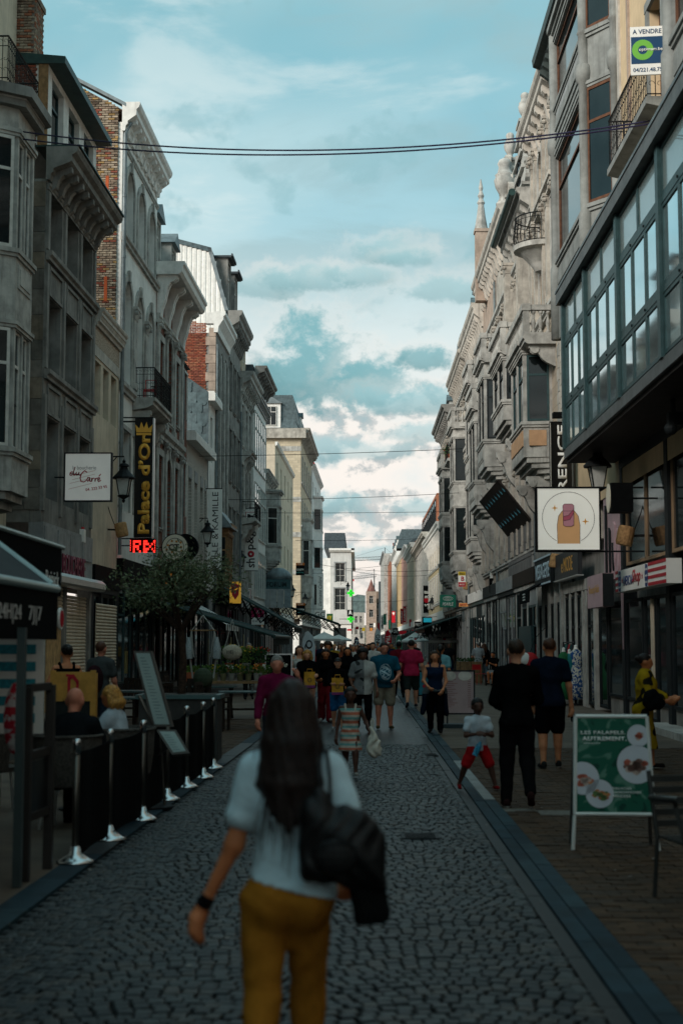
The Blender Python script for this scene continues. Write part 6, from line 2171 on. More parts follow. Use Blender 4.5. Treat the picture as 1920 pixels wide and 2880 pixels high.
MB().box(-w/2,w/2,-.056,-.051,-h/2,-.3*h).build('yellow_band',mt('yellow_sign')if 'yellow_sign' in MATS else 'white_sign',s)
MB().box(-w/2,w/2,-.056,-.051,.3*h,h/2).build('yellow_band',mt('yellow_sign'),s)
s,w,h=blade('tall_far_sign','tall black sign with white upright letters and a red dot down the street',1190,1648,1208,1723,128,'black')
letter('E',w*.7,s,(0,-.052,.26*h),rot90=True,material='white_sign',bold=.03)
b=MB();disc(b,0,-.03*h,.42*w,-.053);b.build('red_dot',FL_RED,s)
letter('S',w*.7,s,(0,-.052,-.22*h),rot90=True,material='white_sign',bold=.03)
letter('R',w*.6,s,(0,-.054,.1*h),rot90=True,material='white_sign',bold=.03)
def far_sign(label,x0,y0,x1,y1,Y,m,txt=None,rot=False,tm='white_sign',name='far_sign',arm=True):
 s,w,h=blade(name,label,x0,y0,x1,y1,Y,m,arm=arm)
 if txt:
  if rot:
   ob('lettering',text_mesh(txt,w*.62,width=h*.8,bold=.02,material=tm,rot90=True),s,(0,-.053,0))
  else:
   letter(txt,h*.5,s,(0,-.053,0),width=w*.75,bold=.02,material=tm)
 return s
far_sign('left one of two red banners lettered Damart upright',1125,1713,1133,1754,186,FL_RED,'DAMART',True)
far_sign('right one of two red banners lettered Damart upright',1133,1706,1141,1750,184,FL_RED,'DAMART',True)
s=far_sign('red banner with a white heart down the street',1101,1719,1111,1751,220,FL_RED)
b=MB();b.poly([(-.2,-.055,.6),(0,-.055,.2),(.2,-.055,.6),(.1,-.055,.75),(0,-.055,.66),(-.1,-.055,.75)]);b.build('heart','white_sign',s)
far_sign('plain green banner down the street',1078,1727,1086,1757,240,PEARLG)
far_sign('white banner with small marks beside the green one',1071,1731,1078,1769,242,'white_sign','MODA',True,INK)
far_sign('small green banner with a leaf mark in the far row',1176,1703,1186,1732,150,mat('deep_green',(.01,.12,.05),.5),'o',True)
far_sign('black sign reading OR',1104,1766,1119,1786,170,'black','OR')
far_sign('dark sign reading PAST',1165,1748,1184,1766,118,'black','PAST')
s=far_sign('black framed box with a glowing cyan screen',1186,1736,1214,1782,112,'black')
MB().box(-.28,.36,-.07,-.052,.25,.58).build('screen',CYAN,s)
far_sign('red shop awning sign further up the street',1122,1774,1142,1784,160,FL_RED,arm=False)
far_sign('small red shop sign on the left far side',976,1769,988,1774,215,FL_RED)
far_sign('small yellow and red hanging sign far up the street',1018,1765,1026,1775,300,mt('yellow_sign'),arm=False)
far_sign('small white and red board far up the street',1012,1780,1020,1796,280,'white_sign',arm=False)
far_sign('green framed board on the left beyond the lattice awnings',918,1726,936,1750,146,mat('frame_green',(.02,.10,.03),.5),'KIK',False,mt('yellow_sign'))
for i,(x,y,w_,h_,Y,m,what)in enumerate([(1062,1752,5,22,290,FL_RED,'slim red banner far up on the right row'),(1092,1744,6,24,232,PEARLG,'slim green banner between red ones'),(1150,1742,8,20,170,FL_RED,'red box sign past the Damart banners'),(1158,1772,14,7,140,FL_RED,'low red fascia before the far parasols'),(1000,1762,8,8,260,FL_RED,'red square sign beyond the white corner house'),(1040,1766,7,9,330,mat('far_orange',(.55,.2,.03),.5),'orange sign at the far end'),(1050,1752,5,12,350,'white_sign','tiny white sign at the far end'),(1100,1778,10,7,200,'black','small dark sign over the far crowd'),(1196,1770,9,22,108,mt('deep_green'),'green and red striped post sign beside the cyan screen')]):
 s=far_sign(what,x,y,x+w_,y+h_,Y,m)
def feather(name,label,px,Y,h,m,txt,tm):
 c=at_depth(px,1806,Y)
 r=thing(name,label,'flag',(c[0],Y,0),0)
 q=MB();q.tube([(0,0,0),(0,0,h*.6),(.04,0,h*.85),(.16,0,h*.97),(.3,0,h)],.02,6);q.build('pole','alu',r)
 MB().lathe([(.25,0),(.25,.03),(.05,.05)],n=12).build('base','black',r)
 b=MB()
 b.prism([(.02,0,.5),(.02,0,h*.6),(.06,0,h*.85),(.18,0,h*.97),(.3,0,h-.01),(.5,0,h*.9),(.6,0,h*.7),(.56,0,.55)],(0,.012,0))
 b.build('cloth',m,r)
 ob('lettering',text_mesh(txt,.34,width=h*.5,bold=.02,material=tm,rot90=True),r,(.3,-.004,h*.58)).scale=(-1,1,-1)
 return r
feather('feather_flag','pale feather flag with dark lettering in the crowd',1052,118,2.9,FL_WHITE,'ONVIO',INK)
feather('feather_flag','red feather flag with white lettering in the crowd',1081,125,2.85,FL_RED,'TRAMA','white_sign')
feather('feather_flag','green feather flag beside the parasols',1112,128,2.4,PEARLG,'oo','white_sign')
feather('feather_flag','dark blue feather flag far on the left',995,160,2.4,mat('navy_cloth',(.015,.03,.07),.8),'NY','white_sign')
feather('feather_flag','pale grey feather flag behind the flower stall',848,62,2.25,FL_WHITE,'Q&O',INK)
# --- wall lanterns
def lantern():
 r=thing('wall_lantern','black four sided wall lantern','lantern',(0,0,0),0,'wall lanterns along the street')
 b=MB()
 t,bt,H=.21,.13,.50
 for i in range(4):
  a=math.pi/4+i*math.pi/2
  b.tube([(bt*1.2*math.cos(a),bt*1.2*math.sin(a),-H),(t*1.3*math.cos(a),t*1.3*math.sin(a),0)],.014,4)
 b.build('frame','iron',r)
 q=MB();q.lathe([(.0,-H),(bt*1.12,-H),(t*1.2,0),(0,0)],n=4,a0=math.pi/4,a1=math.pi/4+2*math.pi);q.build('glass',FROST,r)
 q=MB();q.lathe([(t*1.55,-.02),(t*1.55,.02),(t*1.0,.14),(.12,.24),(.10,.32),(.15,.34),(.12,.40),(.04,.44),(.05,.49),(.01,.54)],n=12);q.build('cap','iron',r)
 q=MB();q.lathe([(.02,-H-.2),(.05,-H-.14),(.03,-H-.1),(bt*1.3,-H-.02),(bt*1.3,-H+.02)],n=8);q.build('finial','iron',r)
 q=MB();q.tube([(0,0,.5),(0,0,.62),(-.9,0,.62)],.022,6)
 q.tube([(-.2,0,.62),(-.35,0,.45),(-.6,0,.42),(-.9,0,.25)],.016,5)
 q.box(-.93,-.9,-.06,.06,.1,.75)
 q.build('bracket','iron',r)
 return r
lan=lantern()
spots=[(349,1345,40,'on a bracket beside the butcher light box'),(584,1496,64,'in front of the tall white kitchen shop banner'),(678,1568,83,'left of the supermarket banner'),(738,1614,97,'above the Forum dome'),(822,1660,120,'beside the small black ellis sign'),(858,1684,135,'right of the beige plaster flank'),(5,1140,31,'at the very left edge'),(1679,1312,32.5,'under the corner of the glass box'),(1458,1460,55,'under the tilted bird canopy'),(1351,1571,73,'beyond the bird canopy on the carved row'),(1285,1632,92,'beside the sale board in yellow and red'),(1260,1664,100,'over the green optician sign'),(1214,1696,118,'right of the tall black far sign'),(978,1648,190,'by the upper pharmacy cross')]
for i,(px,py,Y,where)in enumerate(spots):
 c=at_depth(px,py,Y)
 o=lan if i==0 else dup(lan,(0,0,0))
 o['label']='black wall lantern '+where
 o.location=(c[0],c[1],c[2])
 L=c[0]
 wall=(left_x(Y)if Y<100 else lx2(Y))if L<0 else 6.2
 o.rotation_euler=(0,0,0 if L<0 else math.pi)
 # --- cork brown wall lamps on arms
def cork_lamp():
 r=thing('barrel_lamp','brown barrel shaped wall lamp','lamp',(0,0,0),0,'brown barrel lamps on the right hand shops')
 b=MB().lathe([(.17,-.21),(.19,-.15),(.19,.15),(.17,.21)],n=14);b.xf(Matrix.Rotation(R(12),4,'Y'));b.build('barrel',mat('cork',(.38,.22,.10),.8,var=.3,scale=14),r)
 q=MB();q.tube([(.17,0,0),(.75,0,.02)],.03,6);q.build('arm','iron',r)
 q=MB();q.tube([(.2,0,.12),(.35,0,.5),(.5,0,.95)],.012,4);q.build('cable','black',r)
 return r
cl=cork_lamp()
for i,(px,py,Y,side,lab)in enumerate([(1757,1507,31.5,1,'in front of the lilac panel'),(1562,1578,43.5,1,'between the gold and the blue lettered fascias'),(1425,1618,62,1,'right of the bulb sign'),(1349,1618,74,1,'below a lantern on the carved row'),(1311,1648,80,1,'right of the sale board'),(342,1490,43,-1,'at the foot of the tall Palace sign')]):
 c=at_depth(px,py,Y)
 o=cl if i==0 else dup(cl,(0,0,0))
 o['label']='brown barrel shaped wall lamp '+lab
 o.location=tuple(c)
 o.rotation_euler=(0,0,0 if side>0 else math.pi)
 # --- cables over the street
def cable(name,label,pts,r,Y0=None,group='cables strung across the street',m='black'):
 b=MB();b.tube(pts,r,6)
 return tag(b.build(name,m),label,'cable',group)
def sagging(a,c,sag,n=24):
 a,c=np.array(a),np.array(c)
 return[tuple(a+(c-a)*t+np.array([0,0,-sag*4*t*(1-t)]))for t in np.linspace(0,1,n)]
cb=mat('cable_purple',(.022,.018,.05),.5,var=.1)
aL=at_depth(-30,356,31);aL2=at_depth(-30,378,31);aR=at_depth(1960,318,27.0);mid=at_depth(870,447,29.5)
def through(a,m_,c,n=36):
 a,m_,c=map(np.array,(a,m_,c))
 t0=(m_[0]-a[0])/(c[0]-a[0])
 out=[]
 for t in np.linspace(0,1,n):
  base=a+(c-a)*t
  s0=(a+(c-a)*t0)[2]-m_[2]
  out.append(tuple(base+np.array([0,0,-s0*t*(1-t)/(t0*(1-t0))])))
 return out
cable('street_cable','upper one of two thick cables crossing high over the street',through(aL,at_depth(900,441,29.4),aR),.017,m=cb)
cable('street_cable','lower one of two thick cables crossing high over the street',through(aL2,at_depth(860,450,29.4),at_depth(1960,326,27.0)),.017,m=cb)
for i,(x0,y0,x1,y1,Y,sg,lab)in enumerate([(560,1283,1300,1262,60,.05,'thin wire passing in front of the slate flank'),(640,1405,1290,1386,75,.1,'thin wire above the supermarket banner'),(700,1442,1290,1438,88,.05,'very thin wire over the beige flank'),(830,1520,1250,1512,120,.1,'very thin wire below the pink clouds'),(900,1588,1330,1590,110,.5,'sagging wire by the crane'),(960,1600,1300,1604,130,.6,'low sagging wire over the crowd'),(980,1690,1190,1680,160,.3,'lowest far wire over the crowd'),(985,1600,1260,1560,150,.2,'far wire slanting up to the right')]):
 cable('street_wire',lab,sagging(at_depth(x0,y0,Y),at_depth(x1,y1,Y),sg),.009+.00006*Y)
def crane(label,x0,y0,x1,y1,Y,mx,my0):
 a,c=at_depth(x0,y0,Y),at_depth(x1,y1,Y)
 r=thing('tower_crane',label,'crane',(0,0,0),0,'tower cranes beyond the street')
 b=MB()
 n=28
 hgt=1.3
 A,B_=np.array(a),np.array(c)
 for off in(0,hgt):
  b.tube([A+np.array([0,0,off]),B_+np.array([0,0,off])],.10,4)
 for k in range(n):
  p,q=A+(B_-A)*k/n,A+(B_-A)*(k+1)/n
  m_=(p+q)/2+np.array([0,0,hgt])
  b.tube([p,m_,q],.06,3,False)
 b.build('jib','slate_dark',r)
 m=at_depth(mx,my0,Y)
 mb_=MB();mb_.tube([(m[0],m[1],0),(m[0],m[1],a[2]+hgt)],.3,4);mb_.tube([(m[0],m[1],a[2]),(m[0],m[1],m[2])],.16,4)
 mb_.build('mast','slate_dark',r)
 ti=MB()
 for e in(A,B_):
  ti.tube([m,A+(e-A)*.8+(np.array(m)-A)*0+np.array([0,0,hgt])],.05,3)
 ti.build('tie','slate_dark',r)
 MB().box(A[0]-1.0,A[0]+2.0,Y-.6,Y+.6,A[2]-.9,A[2]+.1).build('counterweight','red_paint',r)
crane('nearer tower crane with a long lattice jib across the gap of sky',982,1578,1140,1570,640,1082,1540)
crane('farther tower crane with a lower lattice jib',985,1630,1058,1622,760,1052,1600)
# --- awnings
def awning(label,Y0,Y1,xw,zw,xo,zo,m,side,lattice=True,val=.22,stripes=False,txt=None):
 r=thing('folding_awning',label,'awning',(0,0,0),0,'folding awnings over the terraces')
 b=MB();b.prism([(xw,Y0,zw),(xo,Y0,zo),(xo,Y0,zo-.02),(xw,Y0,zw-.02)],(0,Y1-Y0,0));b.build('cloth',m,r)
 b=MB();b.tube([(xo,Y0-.05,zo-.03),(xo,Y1+.05,zo-.03)],.07,8);b.build('front_bar','roof_green',r)
 b=MB();b.prism([(xo,Y0,zo-.08),(xo,Y1,zo-.08),(xo,Y1,zo-.08-val),(xo,Y0,zo-.08-val)],(.012,0,0));b.build('valance',m,r)
 b=MB();b.tube([(xw,Y0-.04,zw),(xo,Y0-.04,zo)],.055,6);b.tube([(xw,Y1+.04,zw),(xo,Y1+.04,zo)],.055,6)
 b.build('side_rail','roof_green',r)
 if lattice:
  q=MB()
  n=9
  for Y in(Y0+.3,(Y0+Y1)/2,Y1-.3):
   for i in range(n):
    t0,t1=i/n,(i+1)/n
    p=lambda t,o:(xw+(xo-xw)*t,Y,zw+(zo-zw)*t-.12-o)
    hgt=.75*(1-.3*t0)
    q.tube([p(t0,0),p(t1,hgt)],.022,4);q.tube([p(t0,hgt),p(t1,0)],.022,4)
    if i%2:
     q.tube([p(t0,0),p(t0,hgt)],.016,4)
  q.build('scissor_arm','iron',r)
 return r
awning('dark green folding awning nearest on the left, over the wooden tables',46,56,-7.45,3.35,-2.75,1.98,'fabric_green','L',lattice=False)
awning('dark green awning on scissor arms in front of the Forum canopy',70,79,-6.95,4.6,-3.2,2.55,'fabric_green','L')
awning('black awning on scissor arms farther along the left side',102,113,-6.3,4.75,-1.5,3.1,'fabric_black','L')
awning('rust brown awning on black scissor arms on the right beyond the optician',86,97,6.15,3.4,3.9,2.65,mat('rust_cloth',(.12,.045,.03),.85,var=.2),'R')
awning('dark awning behind the rust brown one',99,108,6.15,3.3,3.2,2.3,'fabric_green','R',lattice=False)
b=thing('striped_awning','small black and white striped awning behind the olive tree','awning',(0,0,0),0)
for i in range(14):
 Y=57.5+i*.45
 MB().prism([(-7.25,Y,3.5),(-5.4,Y,2.5),(-5.4,Y,2.25),(-7.25,Y,3.4)],(0,.44,0)).build('stripe','white_sign' if i%2 else 'fabric_black',b)
def parasol(label,X,Y,R_,ze,za,m=CANVAS,brand=None,n=8):
 r=thing('parasol',label,'parasol',(X,Y,0),0,'white parasols over the terraces')
 b=MB()
 vs=[(0,0,za)]+[(R_*.55*math.cos(2*math.pi*i/n+.39),R_*.55*math.sin(2*math.pi*i/n+.39),ze+(za-ze)*.40)for i in range(n)]+[(R_*math.cos(2*math.pi*i/n+.39),R_*math.sin(2*math.pi*i/n+.39),ze)for i in range(n)]
 fs=[(0,1+i,1+(i+1)%n)for i in range(n)]+[(1+i,1+n+i,1+n+(i+1)%n,1+(i+1)%n)for i in range(n)]
 vs2=[(x,y,z-.12)for(x,y,z)in vs[1+n:]]
 o=len(vs)
 fs+=[(1+n+i,o+i,o+(i+1)%n,1+n+(i+1)%n)for i in range(n)]
 b.add(vs+vs2,fs)
 b.build('canopy',m,r)
 q=MB();q.tube([(0,0,0),(0,0,za+.06)],.025,8);q.build('pole','wood_dark',r)
 q=MB().lathe([(.3,0),(.3,.05),(.05,.1)],n=14);q.build('base','iron',r)
 for i in range(n):
  a=2*math.pi*i/n+.39
  q=MB();q.tube([(0,0,ze-.05+(za-ze)*.2),(R_*.95*math.cos(a),R_*.95*math.sin(a),ze-.03)],.010,3);q.build('rib','wood_dark',r)
 if brand:
  sl_=math.atan2((za-ze)*.40,R_*.45)
  o=letter('JIM BEAM',.16,r,(0,-R_*.74,ze+(za-ze)*.2),width=.95,bold=.03,material=INK);o.rotation_euler=(-(math.pi/2-sl_-.35),0,0);o.location.z+=.06
  o=ob('emblem',MB().lathe([(.001,-.005),(.1,-.005),(.1,.005),(.001,.005)],n=10,axis='y').mesh('emblem',REDI),r,(0,-R_*.80,ze+(za-ze)*.2-.02),(-.9,0,0))
 return r
parasol('white bourbon brand parasol, left of the two on the right hand terrace',3.85,99,1.02,1.88,2.48,brand=True)
parasol('white bourbon brand parasol, right of the two on the right hand terrace',5.3,90,.98,1.86,2.45,brand=True)
parasol('wide pale parasol beside the flower stall',-2.2,90,1.12,1.98,2.42)
parasol('pale parasol just behind the wide one',-1.45,100,1.0,1.95,2.3)
# --- chrome barrier posts with black banners
def post():
 r=thing('barrier_post','chrome barrier post','barrier post',(0,0,0),0,'chrome barrier posts along the left kerb')
 MB().lathe([(.028,.05),(.028,.93)],n=12).build('pole',mat('post_steel',(.13,.12,.105),.4,metal=.9,var=.1),r,smooth=True)
 MB().lathe([(.034,.86),(.036,.95),(.03,.975),(.01,.98)],n=12).build('cap','steel',r,smooth=True)
 MB().lathe([(.15,0),(.15,.014),(.12,.028),(.05,.075),(.036,.13),(.028,.13)],n=24).build('base','steel',r,smooth=True)
 return r
pp=post()
PP=[]
names=['nearest','second','third','fourth','fifth','sixth','farthest']
for i,(px,py)in enumerate([(211,2432),(306,2367),(400,2310),(469,2254),(523,2218),(570,2191),(598,2164)]):
 c=on_ground(px,py)
 o=pp if i==0 else dup(pp,(0,0,0))
 o.location=(c[0],c[1],.016)
 o['label']=names[i]+' chrome barrier post on the left kerb, counted from the viewer'
 PP.append(c)
for i in range(6):
 a,c=PP[i],PP[i+1]
 b=MB()
 n=8
 vs=[]
 for k in range(n+1):
  t=.02+.96*k/n
  p=a+(c-a)*t
  bow=math.sin(math.pi*t)*.03
  wv=.012*math.sin(t*9+i)
  for z in(.06,.45,.90-bow):
   vs.append((p[0]+wv,p[1],z));vs.append((p[0]+wv-.012,p[1],z))
 fs=[]
 for k in range(n):
  o=k*6
  for j in range(2):
   fs.append((o+j*2,o+6+j*2,o+6+j*2+2,o+j*2+2))
   fs.append((o+j*2+1,o+j*2+3,o+6+j*2+3,o+6+j*2+1))
  fs.append((o+4,o+10,o+11,o+5))
 b.add(vs,fs)
 tag(b.build('barrier_banner','fabric_black'),'black cloth banner between the %s and %s chrome posts'%(names[i],names[i+1]),'banner','black banners between the chrome posts')
 # --- leaning menu stand
ms=thing('menu_stand','tilted two panel menu stand on bent steel legs at the left kerb','menu stand',(-2.24,15.35,.016),0)
MB().lathe([(.26,0),(.26,.02),(.0,.03)],n=24).build('base','iron',ms)
q=MB();q.tube([(-.02,-.05,.02),(.0,-.02,.55),(.03,.0,.88),(-.12,.02,1.18)],.02,8);q.tube([(.16,.05,.02),(.12,.05,.55),(.05,.05,1.0)],.016,8);q.tube([(.0,-.03,.5),(.35,-.1,.72)],.012,6);q.build('leg',mat('post_steel',(.3,.28,.25),.3),ms)
wfm=mat('frame_oak_grey',(.10,.088,.078),.5,var=.2)
scr=mat('menu_paper',(.36,.45,.43),.25,var=.06,scale=3)
def mpanel(pts,inset):
 """a framed sheet given by its four corners"""
 P=[Vector(p)for p in pts]
 n=-(P[1]-P[0]).cross(P[3]-P[0]).normalized()
 b=MB();b.prism(P,tuple(n*-.05))
 f=b.build('frame',wfm,ms)
 c=sum(P,Vector())/4
 t=(P[2]-P[1]).normalized();u=(P[1]-P[0]).normalized()
 lw,lh=(P[1]-P[0]).length,(P[3]-P[0]).length
 Q=[P[0]+u*inset+t*inset,P[1]-u*inset+t*inset,P[2]-u*inset-t*inset,P[3]+u*inset-t*inset]
 q=MB();q.prism([p+n*.004 for p in Q],tuple(n*-.02));q.build('sheet',scr,f)
 l=MB()
 for k in range(int(lh/.035)-3):
  z=inset+.05+k*.035
  if z>lh-inset-.04:
   break
  a0=.06+.05*((k*7)%3)
  ln=(lw-2*inset)*(.45+.3*((k*5)%4)/4)
  s0=P[0]+u*(inset+.03)+t*z+n*.006
  l.quad(s0,s0+u*ln*.8,s0+u*ln*.8+t*.008,s0+t*.008)
 tag(l.build('print_lines',mat('print_grey',(.16,.2,.2),.6),f),kind='stuff')
mpanel([(.30,-.20,.80),(.04,.06,.80),(-.20,.12,1.66),(.0,-.12,1.66)][::-1]if False else[(-.185,-.02,1.66),(.015,-.06,1.66),(.26,-.14,.86),(.05,-.10,.86)],.025)
mpanel([(.08,-.12,.83),(.30,-.16,.83),(.47,-.34,.60),(.28,-.30,.58)],.03)
# --- planter and young olive tree
pb_=mat('planter_grey',(.05,.048,.045),.6,var=.25,scale=4)
pl_=thing('planter_box','long dark planter box with a teal edge behind the barrier posts','planter',(-2.72,21.6,0),0)
MB().box(-.55,.62,-.35,.35,0,.93).build('box',pb_,pl_)
MB().box(-.60,.66,-.39,.39,.93,.99).build('rim',mat('rim_teal',(.075,.135,.135),.4,var=.1),pl_)
MB().box(-.5,.58,-.3,.3,.94,.995).build('soil','earth',pl_)
bk=mat('bark',(.045,.028,.020),.9,var=.4,scale=20,bump=.6,bscale=50)
def tree(label,x,y,z0,zt,r,kind='olive',seed=1,leaves=2600,cat='tree',trunk_r=.085):
 rr=random.Random(seed)
 t=thing('olive_tree',label,cat,(x,y,z0),0)
 b=MB()
 zf=(zt-z0)*.45
 b.tube([(0,0,0),(.02,0,zf*.5),(-.02,.02,zf)],[trunk_r,trunk_r*.9,trunk_r*.8],10)
 b.build('trunk',bk,t)
 tips=[]
 q=MB()
 for i in range(9):
  a=i*2.4+rr.random()
  L=r*(.5+.5*rr.random())
  e=(L*math.cos(a)*.9-.12,L*math.sin(a)*.9,zf+(zt-z0-zf)*(.35+.55*rr.random()))
  m=(e[0]*.45+.1*(rr.random()-.5),e[1]*.45,zf+(e[2]-zf)*.45)
  q.tube([(-.02,.02,zf-.05),m,e],[trunk_r*.55,trunk_r*.35,.008],6)
  tips.append(e)
  for k in range(5):
   f=.4+.6*rr.random()
   s0=tuple(m[j]+(e[j]-m[j])*f for j in range(3))
   e2=(s0[0]+r*.45*(rr.random()-.5)*1.6,s0[1]+r*.45*(rr.random()-.5)*1.6,s0[2]+r*.35*(rr.random()-.25))
   q.tube([s0,e2],[.012,.004],4)
   tips.append(e2)
 q.build('limb',bk,t)
 lm=[mat('leaf_olive_a',(.105,.135,.065),.6,var=.35,scale=8),mat('leaf_olive_b',(.17,.19,.11),.6,var=.3,scale=8),mat('leaf_olive_c',(.06,.085,.038),.6,var=.3,scale=8)]
 for c in range(3):
  l=MB()
  for k in range(leaves//3):
   tp=tips[rr.randrange(len(tips))]
   g=lambda:rr.gauss(0,1)
   p=Vector((tp[0]+g()*r*.15,tp[1]+g()*r*.15,tp[2]+g()*r*.13))
   d=Vector((g(),g(),g()*.7+.3)).normalized()*(.055+.03*rr.random())
   s=d.cross(Vector((g(),g(),g()))).normalized()*.012
   l.add([p,p+d*.5+s,p+d,p+d*.5-s],[(0,1,2,3)])
  tag(l.build('crown',lm[c],t),kind='stuff')
 return t
tree('young olive tree with grey green leaves growing from the dark planter',-2.68,21.6,.97,3.22,.86,seed=5,leaves=6000,trunk_r=.065)
# --- wooden tables, chairs, flower stall
def plank_chair():
 r=thing('terrace_chair','dark wooden slatted terrace chair','chair',(0,0,0),0,'dark wooden terrace chairs')
 for(x,y)in((-.24,-.24),(.24,-.24),(-.24,.24),(.24,.24)):
  b=MB()
  b.obox((x,y+(.04 if y>0 else 0),.32 if y<0 else.46),.055,.055,.64 if y<0 else.92,Matrix.Rotation(-.12 if y>0 else 0,3,'X'))
  b.build('leg','wood_dark',r)
 for k in range(5):
  MB().box(-.27,.27,-.26+k*.105,-.17+k*.105,.42,.445).build('slat','wood_dark',r)
 for k in range(5):
  MB().obox((-.2+k*.1,.31,.70),.06,.02,.46,Matrix.Rotation(-.12,3,'X')).build('slat','wood_dark',r)
 for x in(-.27,.27):
  MB().box(x-.035,x+.035,-.28,.28,.64,.665).build('arm','wood_dark',r)
 MB().obox((0,.335,.93),.54,.03,.07,Matrix.Rotation(-.12,3,'X')).build('top_rail','wood_dark',r)
 return r
def plank_table():
 r=thing('terrace_table','dark wooden folding table with crossed legs','table',(0,0,0),0,'dark wooden terrace tables')
 tt=mat('table_teal',(.055,.095,.095),.35,var=.2)
 for k in range(6):
  MB().box(-.55,.55,-.36+k*.12,-.25+k*.12,.72,.75).build('slat',tt,r)
 for x in(-.45,.45):
  for s in(-1,1):
   b=MB();b.tube([(x,s*.34,0),(x,-s*.3,.72)],.03,5);b.build('leg','wood_dark',r)
 MB().box(-.45,.45,-.03,.03,.36,.40).build('stretcher','wood_dark',r)
 return r
pch,ptb=plank_chair(),plank_table()
for i,(x,y,rz,lab)in enumerate([(-2.9,28.6,1.4,'nearest the kerb, its back to the flower stall'),(-4.1,28.2,-1.9,'beside the olive tree trunk'),(-3.4,31.0,.3,'in front of the pots of flowers'),(-5.0,25.0,2.6,'behind the tilted menu stand'),(-5.2,31.5,-.6,'under the hanging chair'),(-4.4,35.0,1.5,'deepest under the green awning')]):
 o=pch if i==0 else dup(pch,(0,0,0))
 o.location=(x,y,.012);o.rotation_euler=(0,0,rz);o['label']='dark wooden slatted terrace chair '+lab
for i,(x,y,rz,lab)in enumerate([(-2.35,29.6,.1,'in front of the flower stall'),(-4.55,26.4,.2,'behind the olive planter'),(-4.9,30.0,0,'beside the hanging chair'),(-3.4,33.0,0,'farthest under the awning')]):
 o=ptb if i==0 else dup(ptb,(0,0,0))
 o.location=(x,y,.012);o.rotation_euler=(0,0,rz);o['label']='dark folding table with crossed legs '+lab
def wicker():
 r=thing('wicker_chair','grey wicker terrace armchair','chair',(0,0,0),0,'grey wicker armchairs')
 wm=mat('wicker',(.075,.068,.060),.8,var=.4,scale=40,bump=.8,bscale=130)
 b=MB().lathe([(.30,.42),(.33,.62),(.34,.86)],(0,0,0),14,'z',R(-15),R(195));b.build('backrest',wm,r)
 MB().lathe([(.0,.40),(.29,.40),(.30,.45),(.0,.47)],n=16).build('seat',wm,r)
 for i in range(4):
  a=math.pi/4+i*math.pi/2
  q=MB();q.tube([(.22*math.cos(a),.22*math.sin(a),.42),(.26*math.cos(a),.26*math.sin(a),0)],.016,6);q.build('leg','alu',r)
 q=MB();q.tube([(.34*math.cos(a),.34*math.sin(a),.87)for a in np.linspace(R(-15),R(195),14)],.018,6);q.build('rim',wm,r)
 return r
wc=wicker()
for i,(x,y,rz,lab)in enumerate([(-2.80,13.72,2.967,'of the bald man'),(-2.45,14.80,-1.745,'of the blonde woman'),(-3.3,16.9,3.0,'standing empty behind the blonde woman'),(-3.9,15.2,2.2,'standing empty by the chalk board')]):
 o=wc if i==0 else dup(wc,(0,0,0))
 o.location=(x,y,.012);o.rotation_euler=(0,0,rz);o['label']='grey wicker terrace armchair '+lab
rt=thing('cafe_table','small round cafe table beside the seated couple','table',(-2.95,15.2,.012),0)
MB().lathe([(.0,.71),(.32,.71),(.33,.73),(.0,.735)],n=24).build('tabletop','frame_oak_grey',rt)
MB().lathe([(.03,.04),(.03,.71)],n=10).build('leg','iron',rt)
MB().lathe([(.22,0),(.22,.02),(.03,.05)],n=18).build('base','iron',rt)
db=thing('chalk_board','yellow wooden chalk board stand with a red letter D','chalk board',(-3.66,18.3,.012),R(4))
db.scale=(.82,1,1.06)
b=MB();b.box(-.35,-.27,-.03,.03,0,1.32);b.box(.27,.35,-.03,.03,0,1.32);b.box(-.27,.27,-.028,.028,.95,1.30);b.box(-.27,.27,-.028,.028,.08,.18)
b.build('frame','wood_yellow',db)
MB().box(-.27,.27,-.015,.015,.18,.95).build('slate_panel',mat('chalk',(.018,.022,.022),.7,var=.2),db)
b=MB();stroke(b,[(-.06,1.0),(-.06,1.22),(.0,1.25),(.07,1.18),(.07,1.06),(.0,.99),(-.06,1.0)],.045,-.030);stroke(b,[(-.1,1.26),(.02,1.25)],.03,-.031);b.build('letter_emblem',REDI,db)
letter('LA CRITERIE',.03,db,(0,-.030,.965),width=.3,material='wood_dark')
b=MB();b.box(-.33,-.27,.3,.36,0,1.28);b.box(.27,.33,.3,.36,0,1.28);b.build('rear_leg','wood_yellow',db)
# --- flower stall
fsx=thing('flower_stall','wooden trestle stall behind the man on the phone','stall',(-2.75,33.5,.012),0)
MB().box(-.95,.95,-.35,.35,.80,.86).build('tabletop','wood_mid',fsx)
MB().box(-.8,.6,-.05,.30,1.05,1.09).build('shelf','wood_mid',fsx)
for x in(-.85,.85):
 for y in(-.28,.28):
  MB().box(x-.03,x+.03,y-.03,y+.03,0,.80).build('leg','wood_dark',fsx)
for x in(-.7,.5):
 MB().box(x-.02,x+.02,.1,.14,.86,1.05).build('shelf_leg','wood_dark',fsx)
leafg=[mat('leaf_green_a',(.06,.13,.025),.6,var=.4,scale=10),mat('leaf_green_b',(.10,.17,.03),.6,var=.35,scale=10),mat('leaf_green_c',(.03,.08,.02),.6,var=.35,scale=10)]
flow=[mat('bloom_yellow',(.55,.34,.02),.6,var=.2),mat('bloom_red',(.5,.03,.02),.6,var=.2),mat('bloom_white',(.62,.6,.55),.6,var=.1),mat('bloom_orange',(.55,.16,.02),.6,var=.2)]
